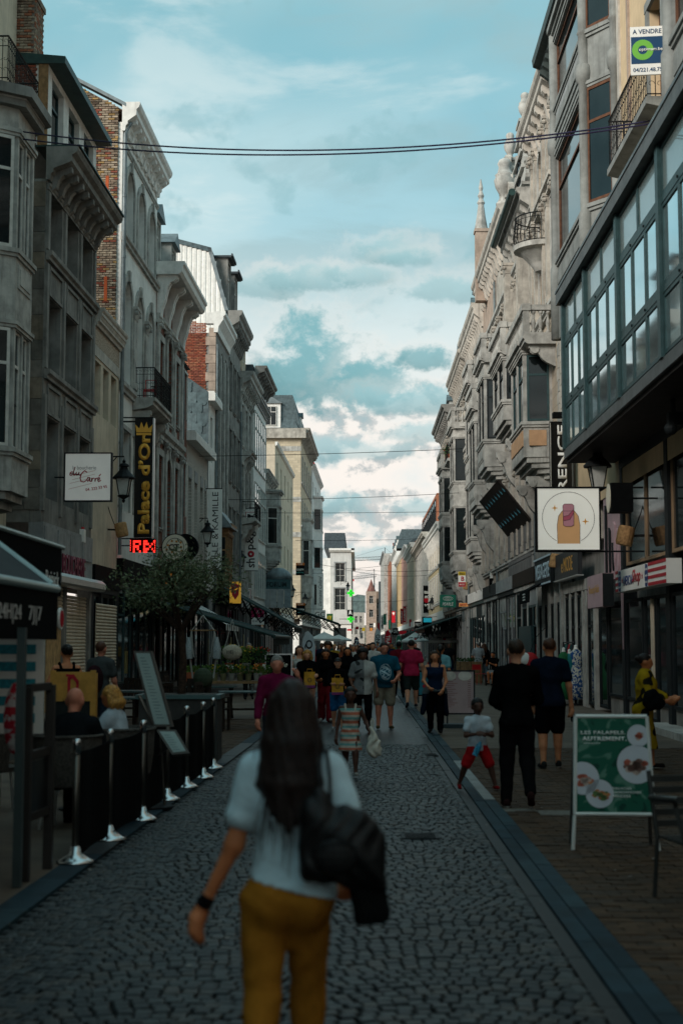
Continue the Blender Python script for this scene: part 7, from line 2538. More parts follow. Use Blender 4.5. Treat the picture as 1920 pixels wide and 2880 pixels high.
def pot(x,y,z,r,h,potm,lab,seed,bloom=None,n=90,sp=.14,ht=.2):
 rr=random.Random(seed)
 t=thing('flower_pot',lab,'plant pot',(x,y,z),0,'pots on the flower stall')
 MB().lathe([(r*.75,0),(r,h),(r*1.08,h),(r*1.08,h+.02),(r*.9,h+.02)],n=12).build('pot',potm,t)
 l=MB()
 for k in range(n):
  a=rr.random()*6.28
  d=abs(rr.gauss(0,.6))*sp
  p=Vector((d*math.cos(a),d*math.sin(a),h+rr.random()**.7*ht))
  v=Vector((math.cos(a)*.6+rr.gauss(0,.5),math.sin(a)*.6+rr.gauss(0,.5),rr.random())).normalized()*(.05+.03*rr.random())
  s=v.cross(Vector((rr.gauss(0,1),rr.gauss(0,1),.2))).normalized()*.018
  l.add([p,p+v*.5+s,p+v,p+v*.5-s],[(0,1,2,3)])
 tag(l.build('foliage',leafg[seed%3],t),kind='stuff')
 if bloom is not None:
  q=MB()
  for k in range(12):
   a=rr.random()*6.28;d=rr.random()*sp
   q.ell((d*math.cos(a),d*math.sin(a),h+ht*(.7+.4*rr.random())),.022,.022,.018,6,4)
  tag(q.build('blooms',flow[bloom],t),kind='stuff')
 return t
pm=[mat('pot_olive',(.16,.14,.07),.7),mat('pot_grey',(.24,.23,.2),.7),mat('pot_terra',(.33,.09,.04),.8)]
for i in range(9):
 bl_i=[None,0,None,2,0,None,3,2,None][i]
 pot(-3.55+i*.195,33.25,.872,.075,.15,pm[0]if i%3 else pm[1],'small pot with %s in the front row of the stall, %s from the left'%(['herbs','yellow flowers','grassy leaves','white flowers','yellow buds','mint','orange flowers','pale flowers','ivy'][i],['first','second','third','fourth','fifth','sixth','seventh','eighth','ninth'][i]),i,bl_i)
pot(-3.05,33.6,1.10,.10,.16,pm[2],'orange pot with tall yellow green bush on the stall shelf',21,0,260,.24,.42)
pot(-2.65,33.6,1.10,.10,.16,pm[1],'white pot with a bush of yellow flowers on the stall shelf',22,0,240,.22,.38)
pot(-2.3,33.6,1.10,.10,.16,pm[2],'orange pot with red flowers on the stall shelf',23,1,240,.22,.36)
tr_=thing('terracotta_trough','ribbed terracotta trough with leaves at the left end of the stall','planter',(-3.95,33.2,.012),0)
MB().box(-.2,.2,-.12,.12,.0,.86).build('stand','wood_dark',tr_)
MB().box(-.22,.22,-.13,.13,.86,1.06).build('trough',pm[2],tr_)
for k in range(9):
 MB().box(-.21+k*.05,-.185+k*.05,-.145,-.13,.87,1.05).build('rib',pm[2],tr_)
l=MB();rr=random.Random(3)
for k in range(160):
 p=Vector((rr.uniform(-.22,.22),rr.uniform(-.12,.12),1.05+rr.random()*.16));v=Vector((rr.gauss(0,1),rr.gauss(0,1),rr.random())).normalized()*.07;s=v.cross(Vector((rr.gauss(0,1),rr.gauss(0,1),.3))).normalized()*.02
 l.add([p,p+v*.5+s,p+v,p+v*.5-s],[(0,1,2,3)])
tag(l.build('foliage',leafg[1],tr_),kind='stuff')
mg=thing('black_shop_board','black board with cream handwriting behind the stall','sign',(-1.95,34.6,0.012),0)
MB().box(-.30,.30,-.02,.02,.95,1.45).build('panel','black',mg)
b=MB();b.box(-.33,-.30,-.03,.03,0,1.48);b.box(.30,.33,-.03,.03,0,1.48);b.box(-.30,.30,-.029,.029,1.45,1.48);b.box(-.30,.30,-.029,.029,.9,.95);b.build('frame','alu',mg)
letter('Magie',.16,mg,(0,-.022,1.2),width=.44,shear=.35,bold=.02,material=CREAMY)
hc=thing('hanging_chair','woven hanging chair on ropes under the green awning','hanging chair',(-3.35,30.6,0),0)
b=MB()
for s in(-1,1):
 b.tube([(0,0,2.35),(s*.24,0,2.02)],.012,5)
 b.tube([(s*.24,0,2.02),(s*.3,.05,1.55),(s*.22,.1,1.0)],.02,5)
 for k in range(4):
  b.tube([(s*.24,0,2.0),(s*(.18+.04*k),-.1+.06*k,1.45)],.008,4)
b.build('rope',mat('rope',(.40,.39,.36),.9,var=.2),hc)
b=MB();b.tube([(-.28,0,2.02),(.28,0,2.02)],.018,6);b.build('spreader','wood_mid',hc)
MB().ell((0,.1,1.0),.22,.2,.22).build('seat',mat('hammock_green',(.05,.065,.04),.9,var=.2),hc)
b=MB()
for s in(-1,1):
 b.lathe([(.03,1.88),(.09,1.6),(.085,1.42),(.02,1.40)],(s*.3,0,0),8)
b.build('tassel',mat('tassel',(.33,.36,.37),.9,var=.3,scale=60),hc)
MB().tube([(0,0,2.35),(-.2,0,2.6)],.01,4).build('hook','iron',hc)
wb_=thing('woven_bag','round pale woven bag with a dark print hanging under the awning','bag',(-2.75,30.9,1.55),0)
MB().ell((0,0,0),.22,.12,.17).build('body',mat('woven_pale',(.42,.36,.28),.9,var=.25,scale=30),wb_)
b=MB();b.tube([(-.16,0,.1),(-.1,0,.3),(0,0,.72)],.01,5);b.tube([(.16,0,.1),(.1,0,.3),(0,0,.72)],.01,5);b.build('handle',mt('rope'),wb_)
letter('HEJ',.09,wb_,(-.03,-.128,.0),width=.14,material=INK)
# --- near left kiosk terrace with awning, glass screens and posts
ka=thing('kiosk_awning','black awning with pale bars lettered 24H24 7J7 at the left edge','awning',(0,0,0),0)
xo,zo=-2.52,2.21
y0,y1=7.2,11.85
MB().prism([(-4.6,y0,3.75),(xo,y0,zo),(xo,y0,zo-.02),(-4.6,y0,3.73)],(0,y1-y0,0)).build('cloth',mat('cloth_charcoal',(.030,.036,.040),.8,var=.15),ka)
palebar=mat('pale_bar',(.32,.42,.42),.35,metal=.3,var=.05)
MB().tube([(xo,y0,zo),(xo,y1,zo)],.035,10).build('front_bar',palebar,ka)
MB().tube([(-4.6,y1+.02,3.76),(xo-.05,y1+.02,zo+.04)],.03,8).build('side_bar',palebar,ka)
MB().prism([(-4.6,y1,3.72),(xo,y1,zo-.03),(xo,y1,zo-.42),(-4.6,y1,2.9)],(0,.015,0)).build('side_cloth','fabric_black',ka)
MB().box(xo-.005,xo+.01,y0,y1,zo-.42,zo-.03).build('valance','fabric_black',ka)
lt=mat('letter_grey',(.52,.49,.46),.7,var=.1)
o=letter('24H|24',.145,ka,(xo+.012,10.22,zo-.235),width=.68,material=lt);o.rotation_euler=(0,0,math.pi/2)
o=letter('7J|7',.145,ka,(xo+.012,11.02,zo-.235),width=.44,material=lt);o.rotation_euler=(0,0,math.pi/2)
k2=thing('second_awning','second black awning with small white lettering behind the kiosk awning','awning',(0,0,0),0)
MB().prism([(-5.6,12.4,3.5),(-3.15,12.4,2.78),(-3.15,12.4,2.74),(-5.6,12.4,3.46)],(0,2.6,0)).build('cloth','fabric_black',k2)
MB().tube([(-3.15,12.3,2.77),(-3.15,15.1,2.77)],.025,8).build('front_bar',palebar,k2)
MB().box(-3.16,-3.145,12.4,15.0,2.25,2.75).build('valance','fabric_black',k2)
MB().prism([(-5.6,15.0,3.45),(-3.15,15.0,2.76),(-3.15,15.0,2.25),(-5.6,15.0,2.6)],(0,.015,0)).build('side_cloth','fabric_black',k2)
o=letter('Reinick',.15,k2,(-3.142,14.55,2.42),width=.62,material='white_sign');o.rotation_euler=(0,0,math.pi/2)
gsn=thing('glass_windbreak','glazed terrace windbreak with grey posts beside the kiosk','windbreak',(-2.46,10.4,0.016),0)
pm_=mat('post_greyteal',(.045,.062,.062),.45,var=.15)
MB().box(-.03,.03,-.03,.03,0,1.86).build('post',pm_,gsn)
wbr=mat('frame_umber',(.030,.025,.022),.5,var=.2)
for(y,x)in((.25,.0),(.85,.04)):
 MB().box(x-.04,x+.03,y-.03,y+.03,0,1.42).build('post',wbr,gsn)
for z in(.42,.88,1.38):
 MB().prism([(-.03,.28,z),(.01,.82,z),(.01,.82,z+.06),(-.03,.28,z+.06)],(.04,0,0)).build('rail',wbr,gsn)
MB().prism([(-.005,.28,.45),(.025,.82,.45),(.025,.82,.86),(-.005,.28,.86)],(.006,0,0)).build('pane','black_gloss',gsn)
ck=thing('patterned_cloth','white cloth with red blotches hanging behind the windbreak glass','cloth',(-2.72,11.35,.9),0)
def blot():
 m=mat('red_blotch',(.5,.5,.5),.9,0,0)
 t=NT(m.node_tree);b=m.node_tree.nodes['Principled BSDF'];g=t.n('ShaderNodeNewGeometry')
 n,_=t.noise(g.outputs['Position'],16,3,.5)
 t.link(t.mix(t.mapr(n,.48,.54),(.50,.47,.46),(.42,.02,.04)),b.inputs['Base Color'])
 return m
MB().ell((0,0,.27),.10,.08,.29).build('bundle',blot(),ck)
MB().lathe([(.09,.30),(.09,.36)],n=10).build('tie',REDI,ck)
sh=thing('kiosk_counter','dark kiosk counter with a till and jars at the left edge','counter',(-3.35,10.6,.012),0)
MB().box(-.9,.45,-.3,.5,0,1.02).build('body','black',sh)
MB().box(-.95,.5,-.34,.54,1.02,1.06).build('counter_top','frame_dark',sh)
MB().box(.05,.38,-.1,.2,1.06,1.2).build('till',mat('dark_red',(.10,.012,.01),.5),sh)
for k in range(3):
 MB().lathe([(.05,1.06),(.055,1.2),(.03,1.24),(.03,1.28)],(-.12-k*.16,.0,0),10).build('jar',mat('jar_glass',(.25,.32,.32),.1,var=.2,spec=.9),sh)
pst=thing('price_poster','white poster with blocks of teal print at the left edge','poster',(-3.02,12.1,1.35),0)
MB().box(-.55,.35,0,.02,-.35,.65).build('sheet','white_sign',pst)
for k in range(6):
 MB().box(-.5,.28,-.004,-.001,-.26+k*.145,-.18+k*.145).build('print_block',mat('teal_print',(.02,.26,.33),.5,var=.3,scale=30),pst)
nbd=thing('menu_easel','dark red framed menu easel at the lower left corner','easel',(-2.62,9.2,.016),0)
b=MB();b.box(-.30,-.25,-.03,.03,0,1.18);b.box(.21,.26,-.03,.03,0,1.18);b.box(-.25,.21,-.029,.029,1.08,1.17);b.box(-.25,.21,-.029,.029,.1,.18);b.build('frame',mat('easel_red',(.085,.022,.012),.5,var=.2),nbd)
MB().box(-.25,.21,-.01,.01,.18,1.08).build('panel','black',nbd)
rnd=thing('round_wall_sign','small round red and white sign at the end of the black awning','sign',(-3.2,15.25,2.02),0)
MB().lathe([(.115,-.015),(.12,0),(.115,.015)],(0,0,0),20,'x').build('rim','white_sign',rnd)
MB().lathe([(.001,.02),(.09,.02),(.09,.016)],(0,0,0),20,'x').build('face',FL_RED,rnd)
MB().box(-.6,0,-.02,.02,-.02,.02).build('bracket','iron',rnd)
# --- right pavement: snap frame board, menu board, chair, clothes, planters
ab=thing('pavement_board','aluminium framed pavement board with a green falafel poster','pavement board',(2.17,12.3,.012),R(-3))
tilt=R(9)
mtx=Matrix.Rotation(-tilt,4,'X')
alu=mat('frame_silver',(.74,.72,.68),.4,metal=.15,var=.05)
def panel_parts(root,mtx,w0,w1,z0,z1,front=True):
 b=MB()
 for(xa,za,xb,zb)in((-w1,z1,w1,z1),(-w0,z0,w0,z0),(-w0,z0,-w1,z1),(w0,z0,w1,z1)):
  b.tube([(xa,0,za),(xb,0,zb)],.018,8)
 b.xf(mtx)
 return b.build('frame',alu,root)
fr=panel_parts(ab,mtx,.335,.305,.30,1.13)
for s in(-1,1):
 b=MB();b.tube([(s*.36,0,-.0),(s*.338,0,.29)],.017,8);b.xf(mtx);b.build('leg',alu,ab)
def leafy():
 m=mat('poster_green',(.02,.12,.08),.5,0,0,spec=.12)
 t=NT(m.node_tree);b=m.node_tree.nodes['Principled BSDF'];g=t.n('ShaderNodeNewGeometry')
 n,_=t.noise(g.outputs['Position'],5.0,2,.4,1.5)
 c=t.mix(t.mapr(n,.55,.62),(.012,.105,.065),(.10,.22,.16))
 c=t.mix(t.mapr(n,.40,.34),c,(.006,.05,.035))
 t.link(c,b.inputs['Base Color'])
 return m
b=MB();b.prism([(-.32,-.006,.315),(.32,-.006,.315),(.295,-.006,1.115),(-.295,-.006,1.115)],(0,.012,0));b.xf(mtx)
poster=b.build('poster',leafy(),ab)
def on_poster(name,mb_or_mesh,m=None,par=None):
 if isinstance(mb_or_mesh,MB):
  mb_or_mesh.xf(mtx)
  return mb_or_mesh.build(name,m,par or poster)
plate_m=mat('plate_white',(.58,.58,.62),.6,var=.05)
def plate(cx,cz,r,food,seed,clip=.31):
 rr=random.Random(seed)
 b=MB()
 pts=[(min(max(cx+r*math.cos(a),-clip),clip),-.0095,cz+r*math.sin(a))for a in np.linspace(0,2*math.pi,30)[:-1]]
 b.poly(pts)
 p=on_poster('plate',b,plate_m)
 for k in range(len(food)):
  q=MB()
  for j in range(9):
   a,d=rr.random()*6.28,rr.random()*r*.55
   x,z=cx+d*math.cos(a),cz-r*.08+d*math.sin(a)*.6
   if abs(x)<clip-.03:
    s=r*(.09+.12*rr.random())
    q.poly([(x+s*(1+.4*rr.random())*math.cos(t),-.0105-.0008*k,z+s*.7*(1+.4*rr.random())*math.sin(t))for t in np.linspace(0,2*math.pi,9)[:-1]])
  on_poster('food_print',q,food[k])
fd=[mat('food_%d'%i,c,.4,var=.4,scale=40)for i,c in enumerate([(.42,.08,.04),(.50,.17,.05),(.16,.07,.05),(.10,.16,.04),(.5,.36,.3)])]
plate(.225,.965,.095,[fd[4],fd[0]],1)
plate(.20,.72,.165,[fd[2],fd[0],fd[4],fd[2]],2)
plate(-.26,.60,.14,[fd[0],fd[1],fd[0],fd[4]],3)
plate(-.12,.47,.12,[fd[0],fd[1],fd[3]],4)
def ptext(s,h,x,z,w,bold=.02):
 me=text_mesh(s,h,width=w,bold=bold,ext=.001,material='white_sign',spacing=1.1)
 me.transform(mtx@Matrix.Translation((x,-.009,z)))
 ob('lettering',me,poster)
ptext('LES FALAFELS.',.030,-.075,.990,.38,.03)
ptext('AUTREMENT.',.036,-.065,.938,.38,.04)
ptext('SALADES',.020,.07,.515,.16)
ptext('SANDWICHES',.020,.11,.483,.24)
ptext('MEZZES',.020,.065,.451,.15)
q=MB();q.box(-.24,-.1,-.0095,-.009,.898,.902);on_poster('rule',q,'white_sign')
mtx2=Matrix.Translation((0,.36,0))@Matrix.Rotation(R(9),4,'X')
b=MB()
for s in(-1,1):
 b=MB();b.tube([(s*.345,0,0),(s*.305,0,1.10)],.016,8);b.xf(mtx2);b.build('rear_leg',mat('dark_alu',(.10,.095,.09),.4,metal=.6),ab)
b=MB();b.box(-.31,.31,-.005,.005,.32,1.1);b.xf(mtx2);b.build('rear_panel','frame_dark',ab)
mb2=thing('menu_board','pale pink menu board on a dark stand at the right kerb','menu board',(2.02,29.7,.012),R(-2))
MB().box(-.34,.34,-.02,.02,.30,1.15).build('sheet',mat('menu_pink',(.50,.34,.33),.4,var=.08,scale=2),mb2)
b=MB()
for(p,q,u,v)in((-.37,.37,1.15,1.18),(-.37,.37,.27,.30),(-.37,-.34,.30,1.15),(.34,.37,.30,1.15)):
 b.box(p,q,-.03,.03,u,v)
b.build('frame','frame_dark',mb2)
b=MB()
for k in range(17):
 z=.42+k*.04
 x0=-.28
 b.box(x0,x0+.16+.16*((k*7)%5)/5,-.024,-.021,z,z+.011);b.box(.22,.28,-.024,-.021,z,z+.011)
tag(b.build('print_lines',mat('print_rose',(.30,.12,.12),.5),mb2),kind='stuff')
for x in(-.3,-.22):
 MB().box(x,x+.03,-.02,.02,.08,.28).build('leg','frame_dark',mb2)
MB().box(-.40,.40,-.25,.25,0,.08).build('base',mat('base_bluegrey',(.035,.05,.055),.6),mb2)
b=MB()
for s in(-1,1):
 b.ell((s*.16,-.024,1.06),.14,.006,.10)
b.build('painted_lamp_reflection',mat('painted_glare',(.66,.58,.50),.4),mb2)  # lamp reflections painted as two pale ovals on the sheet
ch2=thing('metal_chair','dark grey metal terrace armchair cut by the right edge','chair',(2.38,9.85,.012),R(10))
cm_=mat('chair_grey',(.045,.045,.042),.45,metal=.3,var=.15)
for(x,y)in((-.28,-.26),(.28,-.26),(-.28,.26),(.28,.26)):
 b=MB();b.tube([(x*1.05,y*1.1,0),(x*.98,y,.42)],.016,8);b.build('leg',cm_,ch2)
for s in(-1,1):
 b=MB();b.tube([(s*.275,-.24,.40),(s*.31,-.16,.66),(s*.33,-.2,.72)],.018,8);b.tube([(s*.33,-.26,.72),(s*.31,.28,.68)],.022,8);b.tube([(s*.275,.26,.40),(s*.3,.34,.86)],.018,8);b.build('arm',cm_,ch2)
for k in range(7):
 MB().box(-.27,.27,-.25+k*.075,-.20+k*.075,.41,.425).build('slat',cm_,ch2)
for k in range(5):
 MB().obox((0,.30+k*.018,.50+k*.075),.56,.014,.045).build('slat',cm_,ch2)
def dress(label,px,m,H,w):
 c=at_depth(px,1806,40.2)
 r=thing('dress_form',label,'mannequin',(c[0],40.2,.012),0)
 MB().lathe([(.2,0),(.2,.02),(.03,.05)],n=16).build('base','iron',r)
 b=MB();b.tube([(0,0,.03),(0,0,H)],.015,6);b.build('stand','iron',r)
 prof=[(w*.62,.16),(w*.56,.5),(w*.5,.9),(w*.40,H-.62),(w*.34,H-.50),(w*.46,H-.28),(w*.42,H-.16),(w*.16,H-.06)]
 q=MB().lathe(prof,n=20)
 for i,v in enumerate(q.v):
  a=math.atan2(v[1],v[0]);f=1+.10*math.sin(a*7+v[2]*2)*max(0,1-v[2]/H)
  q.v[i]=(v[0]*f,v[1]*f*.7,v[2])
 q.build('dress',m,r,smooth=True)
 MB().lathe([(w*.16,H-.06),(w*.12,H),(w*.13,H+.04),(.0,H+.07)],n=12).build('neck','white_sign',r)
 return r
def leafprint():
 m=mat('leaf_print',(.1,.2,.4),.8,0,0)
 t=NT(m.node_tree);b=m.node_tree.nodes['Principled BSDF'];g=t.n('ShaderNodeNewGeometry')
 n,_=t.noise(g.outputs['Position'],7,2,.4,2.5)
 t.link(t.mix(t.mapr(n,.49,.53),(.015,.07,.22),(.55,.55,.48)),b.inputs['Base Color'])
 return m
dress('dress form in a plain green dress before the shop piers',1583,mat('dress_green',(.02,.13,.05),.8,var=.15),1.55,.34)
dress('dress form in a blue and white leaf printed long dress',1618,leafprint(),1.62,.44)
dress('dress form in a turquoise dress half hidden behind the printed one',1599,mat('dress_turq',(.02,.20,.22),.8,var=.2),1.5,.3)
rk=thing('clothes_rail','clothes rail with dark garments on hooks beside the dress forms','clothes rail',(6.05,41.4,.012),math.pi/2)
b=MB();b.tube([(-1.1,0,1.75),(1.1,0,1.75)],.018,6);b.tube([(-1.1,0,0),(-1.1,0,1.75)],.018,6);b.tube([(1.1,0,0),(1.1,0,1.75)],.018,6);b.build('rail','iron',rk)
for i in range(6):
 q=MB().lathe([(.18,.75+.05*(i%3)),(.17,1.2),(.19,1.5),(.06,1.7)],(-.8+i*.32,0,0),10);q.v=[(x,y*.4,z)for(x,y,z)in q.v]
 q.build('garment',[mat('cloth_%d'%i,c,.85,var=.2)for i,c in enumerate([(.02,.02,.025),(.015,.06,.06),(.3,.02,.02),(.02,.022,.03),(.02,.10,.09),(.03,.03,.03)])][i],rk)
rb_=thing('red_white_bag','round red and white bag hanging at the shop entrance','bag',tuple(at_depth(1488,1858,44)),0)
MB().ell((0,0,0),.28,.14,.26).build('body','red_paint',rb_)
MB().ell((-.14,-.06,.05),.16,.1,.2).build('patch','white_sign',rb_)
b=MB();b.tube([(0,0,.2),(.2,.1,.7),(.5,.1,1.0)],.012,5);b.build('strap','iron',rb_)
ic=thing('ice_cream_board','turquoise pavement board with ice cream pictures behind the woman in navy','pavement board',(1.98,40.5,.012),R(-4))
MB().box(-.30,.30,-.02,.02,.28,.92).build('poster',mat('turquoise',(.03,.22,.29),.4,var=.25,scale=4),ic)
b=MB()
for(p,q,u,v)in((-.33,.33,.92,.96),(-.33,.33,.24,.28),(-.33,-.30,.05,.92),(.30,.33,.05,.92)):
 b.box(p,q,-.03,.03,u,v)
b.build('frame','black',ic)
b=MB();b.prism([(.05,-.021,.45),(.12,-.021,.62),(-.02,-.021,.62)],(0,-.005,0));b.build('cone_print','wood_yellow',ic)
b=MB();disc(b,.05,.68,.075,-.024,12);disc(b,-.15,.52,.05,-.024,10);b.build('scoop_print',REDI,ic)
letter('GLACES',.08,ic,(0,-.022,.82),width=.4,bold=.03,material=mat('ink_yellow',(.6,.42,.05),.5))
wp=thing('wooden_planter','pale wooden plank planter on the right hand terrace','planter',(4.75,62,.012),0)
for i in range(7):
 MB().box(-.55+i*.158,-.405+i*.158,-.2,.2,0,.92).build('plank','wood_mid',wp)
l=MB();rr=random.Random(9)
for k in range(220):
 p=Vector((rr.uniform(-.5,.5),rr.uniform(-.18,.18),.92+rr.random()*.14));v=Vector((rr.gauss(0,1),rr.gauss(0,1),rr.random())).normalized()*.09;s=v.cross(Vector((rr.gauss(0,1),rr.gauss(0,1),.3))).normalized()*.03
 l.add([p,p+v*.5+s,p+v,p+v*.5-s],[(0,1,2,3)])
tag(l.build('foliage',leafg[2],wp),kind='stuff')
for i,(X,Y)in enumerate([(4.95,59.5),(3.4,66.0)]):
 rc=thing('red_chair',['red metal chair in front of the wooden planter','red metal chair behind the light blue shirted person'][i],'chair',(X,Y,.012),.4)
 b=MB()
 for(x,y)in((-.2,-.2),(.2,-.2),(-.2,.2),(.2,.2)):
  b=MB();b.tube([(x,y,0),(x*.9,y*.9,.45 if y<0 else.85)],.016,6);b.build('leg','red_paint',rc)
 MB().box(-.22,.22,-.22,.22,.44,.46).build('seat','red_paint',rc)
 MB().obox((0,.2,.72),.4,.02,.22).build('backrest','red_paint',rc)
 # ------------------------------------------------------------------ people: each body one continuous skin grown from a posed skeleton
def surf(prims,h,k,cuts=(),noise=None):
 """surface of smoothly joined round cones ('c', a, b, ra, rb, sy) and ellipsoids ('e', c, r, rot)"""
 lo=np.full(3,1e9);hi=-lo
 for p in prims:
  if p[0]=='c':
   for q,r in((p[1],p[3]),(p[2],p[4])):
    lo=np.minimum(lo,np.array(q)-r);hi=np.maximum(hi,np.array(q)+r)
  else:
   r=max(p[2]);lo=np.minimum(lo,np.array(p[1])-r);hi=np.maximum(hi,np.array(p[1])+r)
 lo=lo-3*h;hi=hi+3*h
 n=np.ceil((hi-lo)/h).astype(int)+1
 ax=[(lo[i]+h*np.arange(n[i])).astype(np.float32)for i in range(3)]
 F=np.full(n,1.0,np.float32)
 for p in prims:
  m=k+2.5*h
  if p[0]=='c':
   a,b=np.array(p[1],np.float32),np.array(p[2],np.float32)
   r=max(p[3],p[4]);l2=np.minimum(a,b)-r-m;h2=np.maximum(a,b)+r+m
  else:
   c=np.array(p[1],np.float32);r=max(p[2]);l2=c-r-m;h2=c+r+m
  i0=np.clip(np.floor((l2-lo)/h).astype(int),0,n-1);i1=np.clip(np.ceil((h2-lo)/h).astype(int)+1,1,n)
  X,Y,Z=ax[0][i0[0]:i1[0],None,None],ax[1][None,i0[1]:i1[1],None],ax[2][None,None,i0[2]:i1[2]]
  if p[0]=='c':
   sy=p[5]if len(p)>5 else 1.0
   ab=b-a
   abs_=ab*np.array((1,1/sy,1),np.float32)
   dx,dy,dz=X-a[0],(Y-a[1])/sy,Z-a[2]
   L=float((abs_**2).sum())
   t=np.clip((dx*abs_[0]+dy*abs_[1]+dz*abs_[2])/L,0,1)if L>1e-12 else np.float32(0)
   d=np.sqrt((dx-t*abs_[0])**2+(dy-t*abs_[1])**2+(dz-t*abs_[2])**2)-(p[3]+(p[4]-p[3])*t)
   if sy<1:
    d=d*(sy*.5+.5)
  else:
   dx,dy,dz=X-c[0],Y-c[1],Z-c[2]
   if p[3]is not None:
    M=np.array(p[3],np.float32).T
    dx,dy,dz=M[0,0]*dx+M[0,1]*dy+M[0,2]*dz,M[1,0]*dx+M[1,1]*dy+M[1,2]*dz,M[2,0]*dx+M[2,1]*dy+M[2,2]*dz
   rx,ry,rz=p[2]
   k0=np.sqrt((dx/rx)**2+(dy/ry)**2+(dz/rz)**2)
   k1=np.sqrt((dx/rx**2)**2+(dy/ry**2)**2+(dz/rz**2)**2)+1e-6
   d=k0*(k0-1)/k1
   d=np.maximum(d,-min(p[2]))
  S=F[i0[0]:i1[0],i0[1]:i1[1],i0[2]:i1[2]]
  hh=np.clip(.5+.5*(S-d)/k,0,1)
  S[...]=S+(d-S)*hh-k*hh*(1-hh)
 if noise is not None:
  F+=noise(ax[0][:,None,None],ax[1][None,:,None],ax[2][None,None,:]).astype(np.float32)
 for(pt,nn)in cuts:
  pl=(ax[0][:,None,None]-pt[0])*nn[0]+(ax[1][None,:,None]-pt[1])*nn[1]+(ax[2][None,None,:]-pt[2])*nn[2]
  F=np.maximum(F,pl.astype(np.float32))
 S=F<0
 cs=np.zeros(n-1,np.uint8)
 off=[(i,j,q)for i in(0,1)for j in(0,1)for q in(0,1)]
 for(i,j,q)in off:
  cs+=S[i:n[0]-1+i,j:n[1]-1+j,q:n[2]-1+q]
 m=(cs>0)&(cs<8)
 ijk=np.argwhere(m)
 idx=np.full(m.shape,-1,np.int32);idx[m]=np.arange(len(ijk))
 acc=np.zeros((len(ijk),3),np.float32);cnt=np.zeros(len(ijk),np.float32)
 for a in off:
  for d_ in range(3):
   if a[d_]==0:
    b=list(a);b[d_]=1
    va=F[ijk[:,0]+a[0],ijk[:,1]+a[1],ijk[:,2]+a[2]];vb=F[ijk[:,0]+b[0],ijk[:,1]+b[1],ijk[:,2]+b[2]]
    cr=(va<0)!=(vb<0)
    t=np.where(cr,va/np.where(cr,va-vb,1),0)
    p=np.array(a,np.float32)[None,:].repeat(len(ijk),0);p[:,d_]+=t
    acc[cr]+=p[cr];cnt[cr]+=1
 V=lo+(ijk+acc/cnt[:,None])*h
 Q=[]
 for d_ in range(3):
  e=[d for d in range(3)if d!=d_]
  s0=[slice(1,-1)]*3;s1=[slice(1,-1)]*3
  s0[d_]=slice(0,-1);s1[d_]=slice(1,None)
  A,B=S[tuple(s0)],S[tuple(s1)]
  pos=np.argwhere(A!=B)
  fl=A[A!=B]
  if len(pos)==0:
   continue
  base=pos.copy();base[:,e[0]]+=1;base[:,e[1]]+=1
  def cell(o0,o1):
   q=base.copy();q[:,e[0]]-=o0;q[:,e[1]]-=o1
   return idx[q[:,0],q[:,1],q[:,2]]
  f=np.stack([cell(1,1),cell(0,1),cell(0,0),cell(1,0)],1)
  flip=fl if d_!=1 else~fl
  f[~flip]=f[~flip][:,::-1]
  Q.append(f)
 Q=np.concatenate(Q)
 return V,Q[(Q>=0).all(1)]
def surf_mesh(name,prims,h,k,mats,cuts=(),noise=None,paint=None):
 V,Q=surf(prims,h,k,cuts,noise)
 me=bpy.data.meshes.new(name)
 me.vertices.add(len(V));me.vertices.foreach_set('co',V.astype(np.float32).ravel())
 me.loops.add(len(Q)*4);me.loops.foreach_set('vertex_index',Q.astype(np.int32).ravel())
 me.polygons.add(len(Q));me.polygons.foreach_set('loop_start',np.arange(0,len(Q)*4,4,dtype=np.int32))
 me.polygons.foreach_set('use_smooth',np.ones(len(Q),bool))
 for m in mats:
  me.materials.append(mt(m)if isinstance(m,str)else m)
 if paint is not None:
  c=V[Q].mean(1)
  me.polygons.foreach_set('material_index',paint(c).astype(np.int32))
 me.update();me.validate()
 return me
def skin(name,c):
 return mat('skin_'+name,c,.6,var=.14,scale=9,spec=.25)
SK={'fair':skin('fair',(.62,.28,.165)),'tan':skin('tan',(.50,.165,.065)),'warm':skin('warm',(.58,.22,.105)),'brown':skin('brown',(.16,.065,.038)),'dark':skin('dark',(.085,.036,.024)),'red':skin('red',(.58,.21,.13))}
def cloth(name,c,**kw):
 kw.setdefault('var',.16);kw.setdefault('scale',9)
 return mat('cloth_'+name,c,.92,bump=.5,bscale=30,spec=.0,**kw)
HAIRC={'black':(.010,.008,.007),'brown':(.035,.018,.010),'dkbrown':(.016,.008,.006),'blond':(.42,.20,.045),'grey':(.20,.18,.16),'red':(.17,.05,.02),'auburn':(.08,.03,.015)}
def hairm(n):
 return mat('hair_'+n,HAIRC[n],.55,var=.5,scale=60,spec=.25)
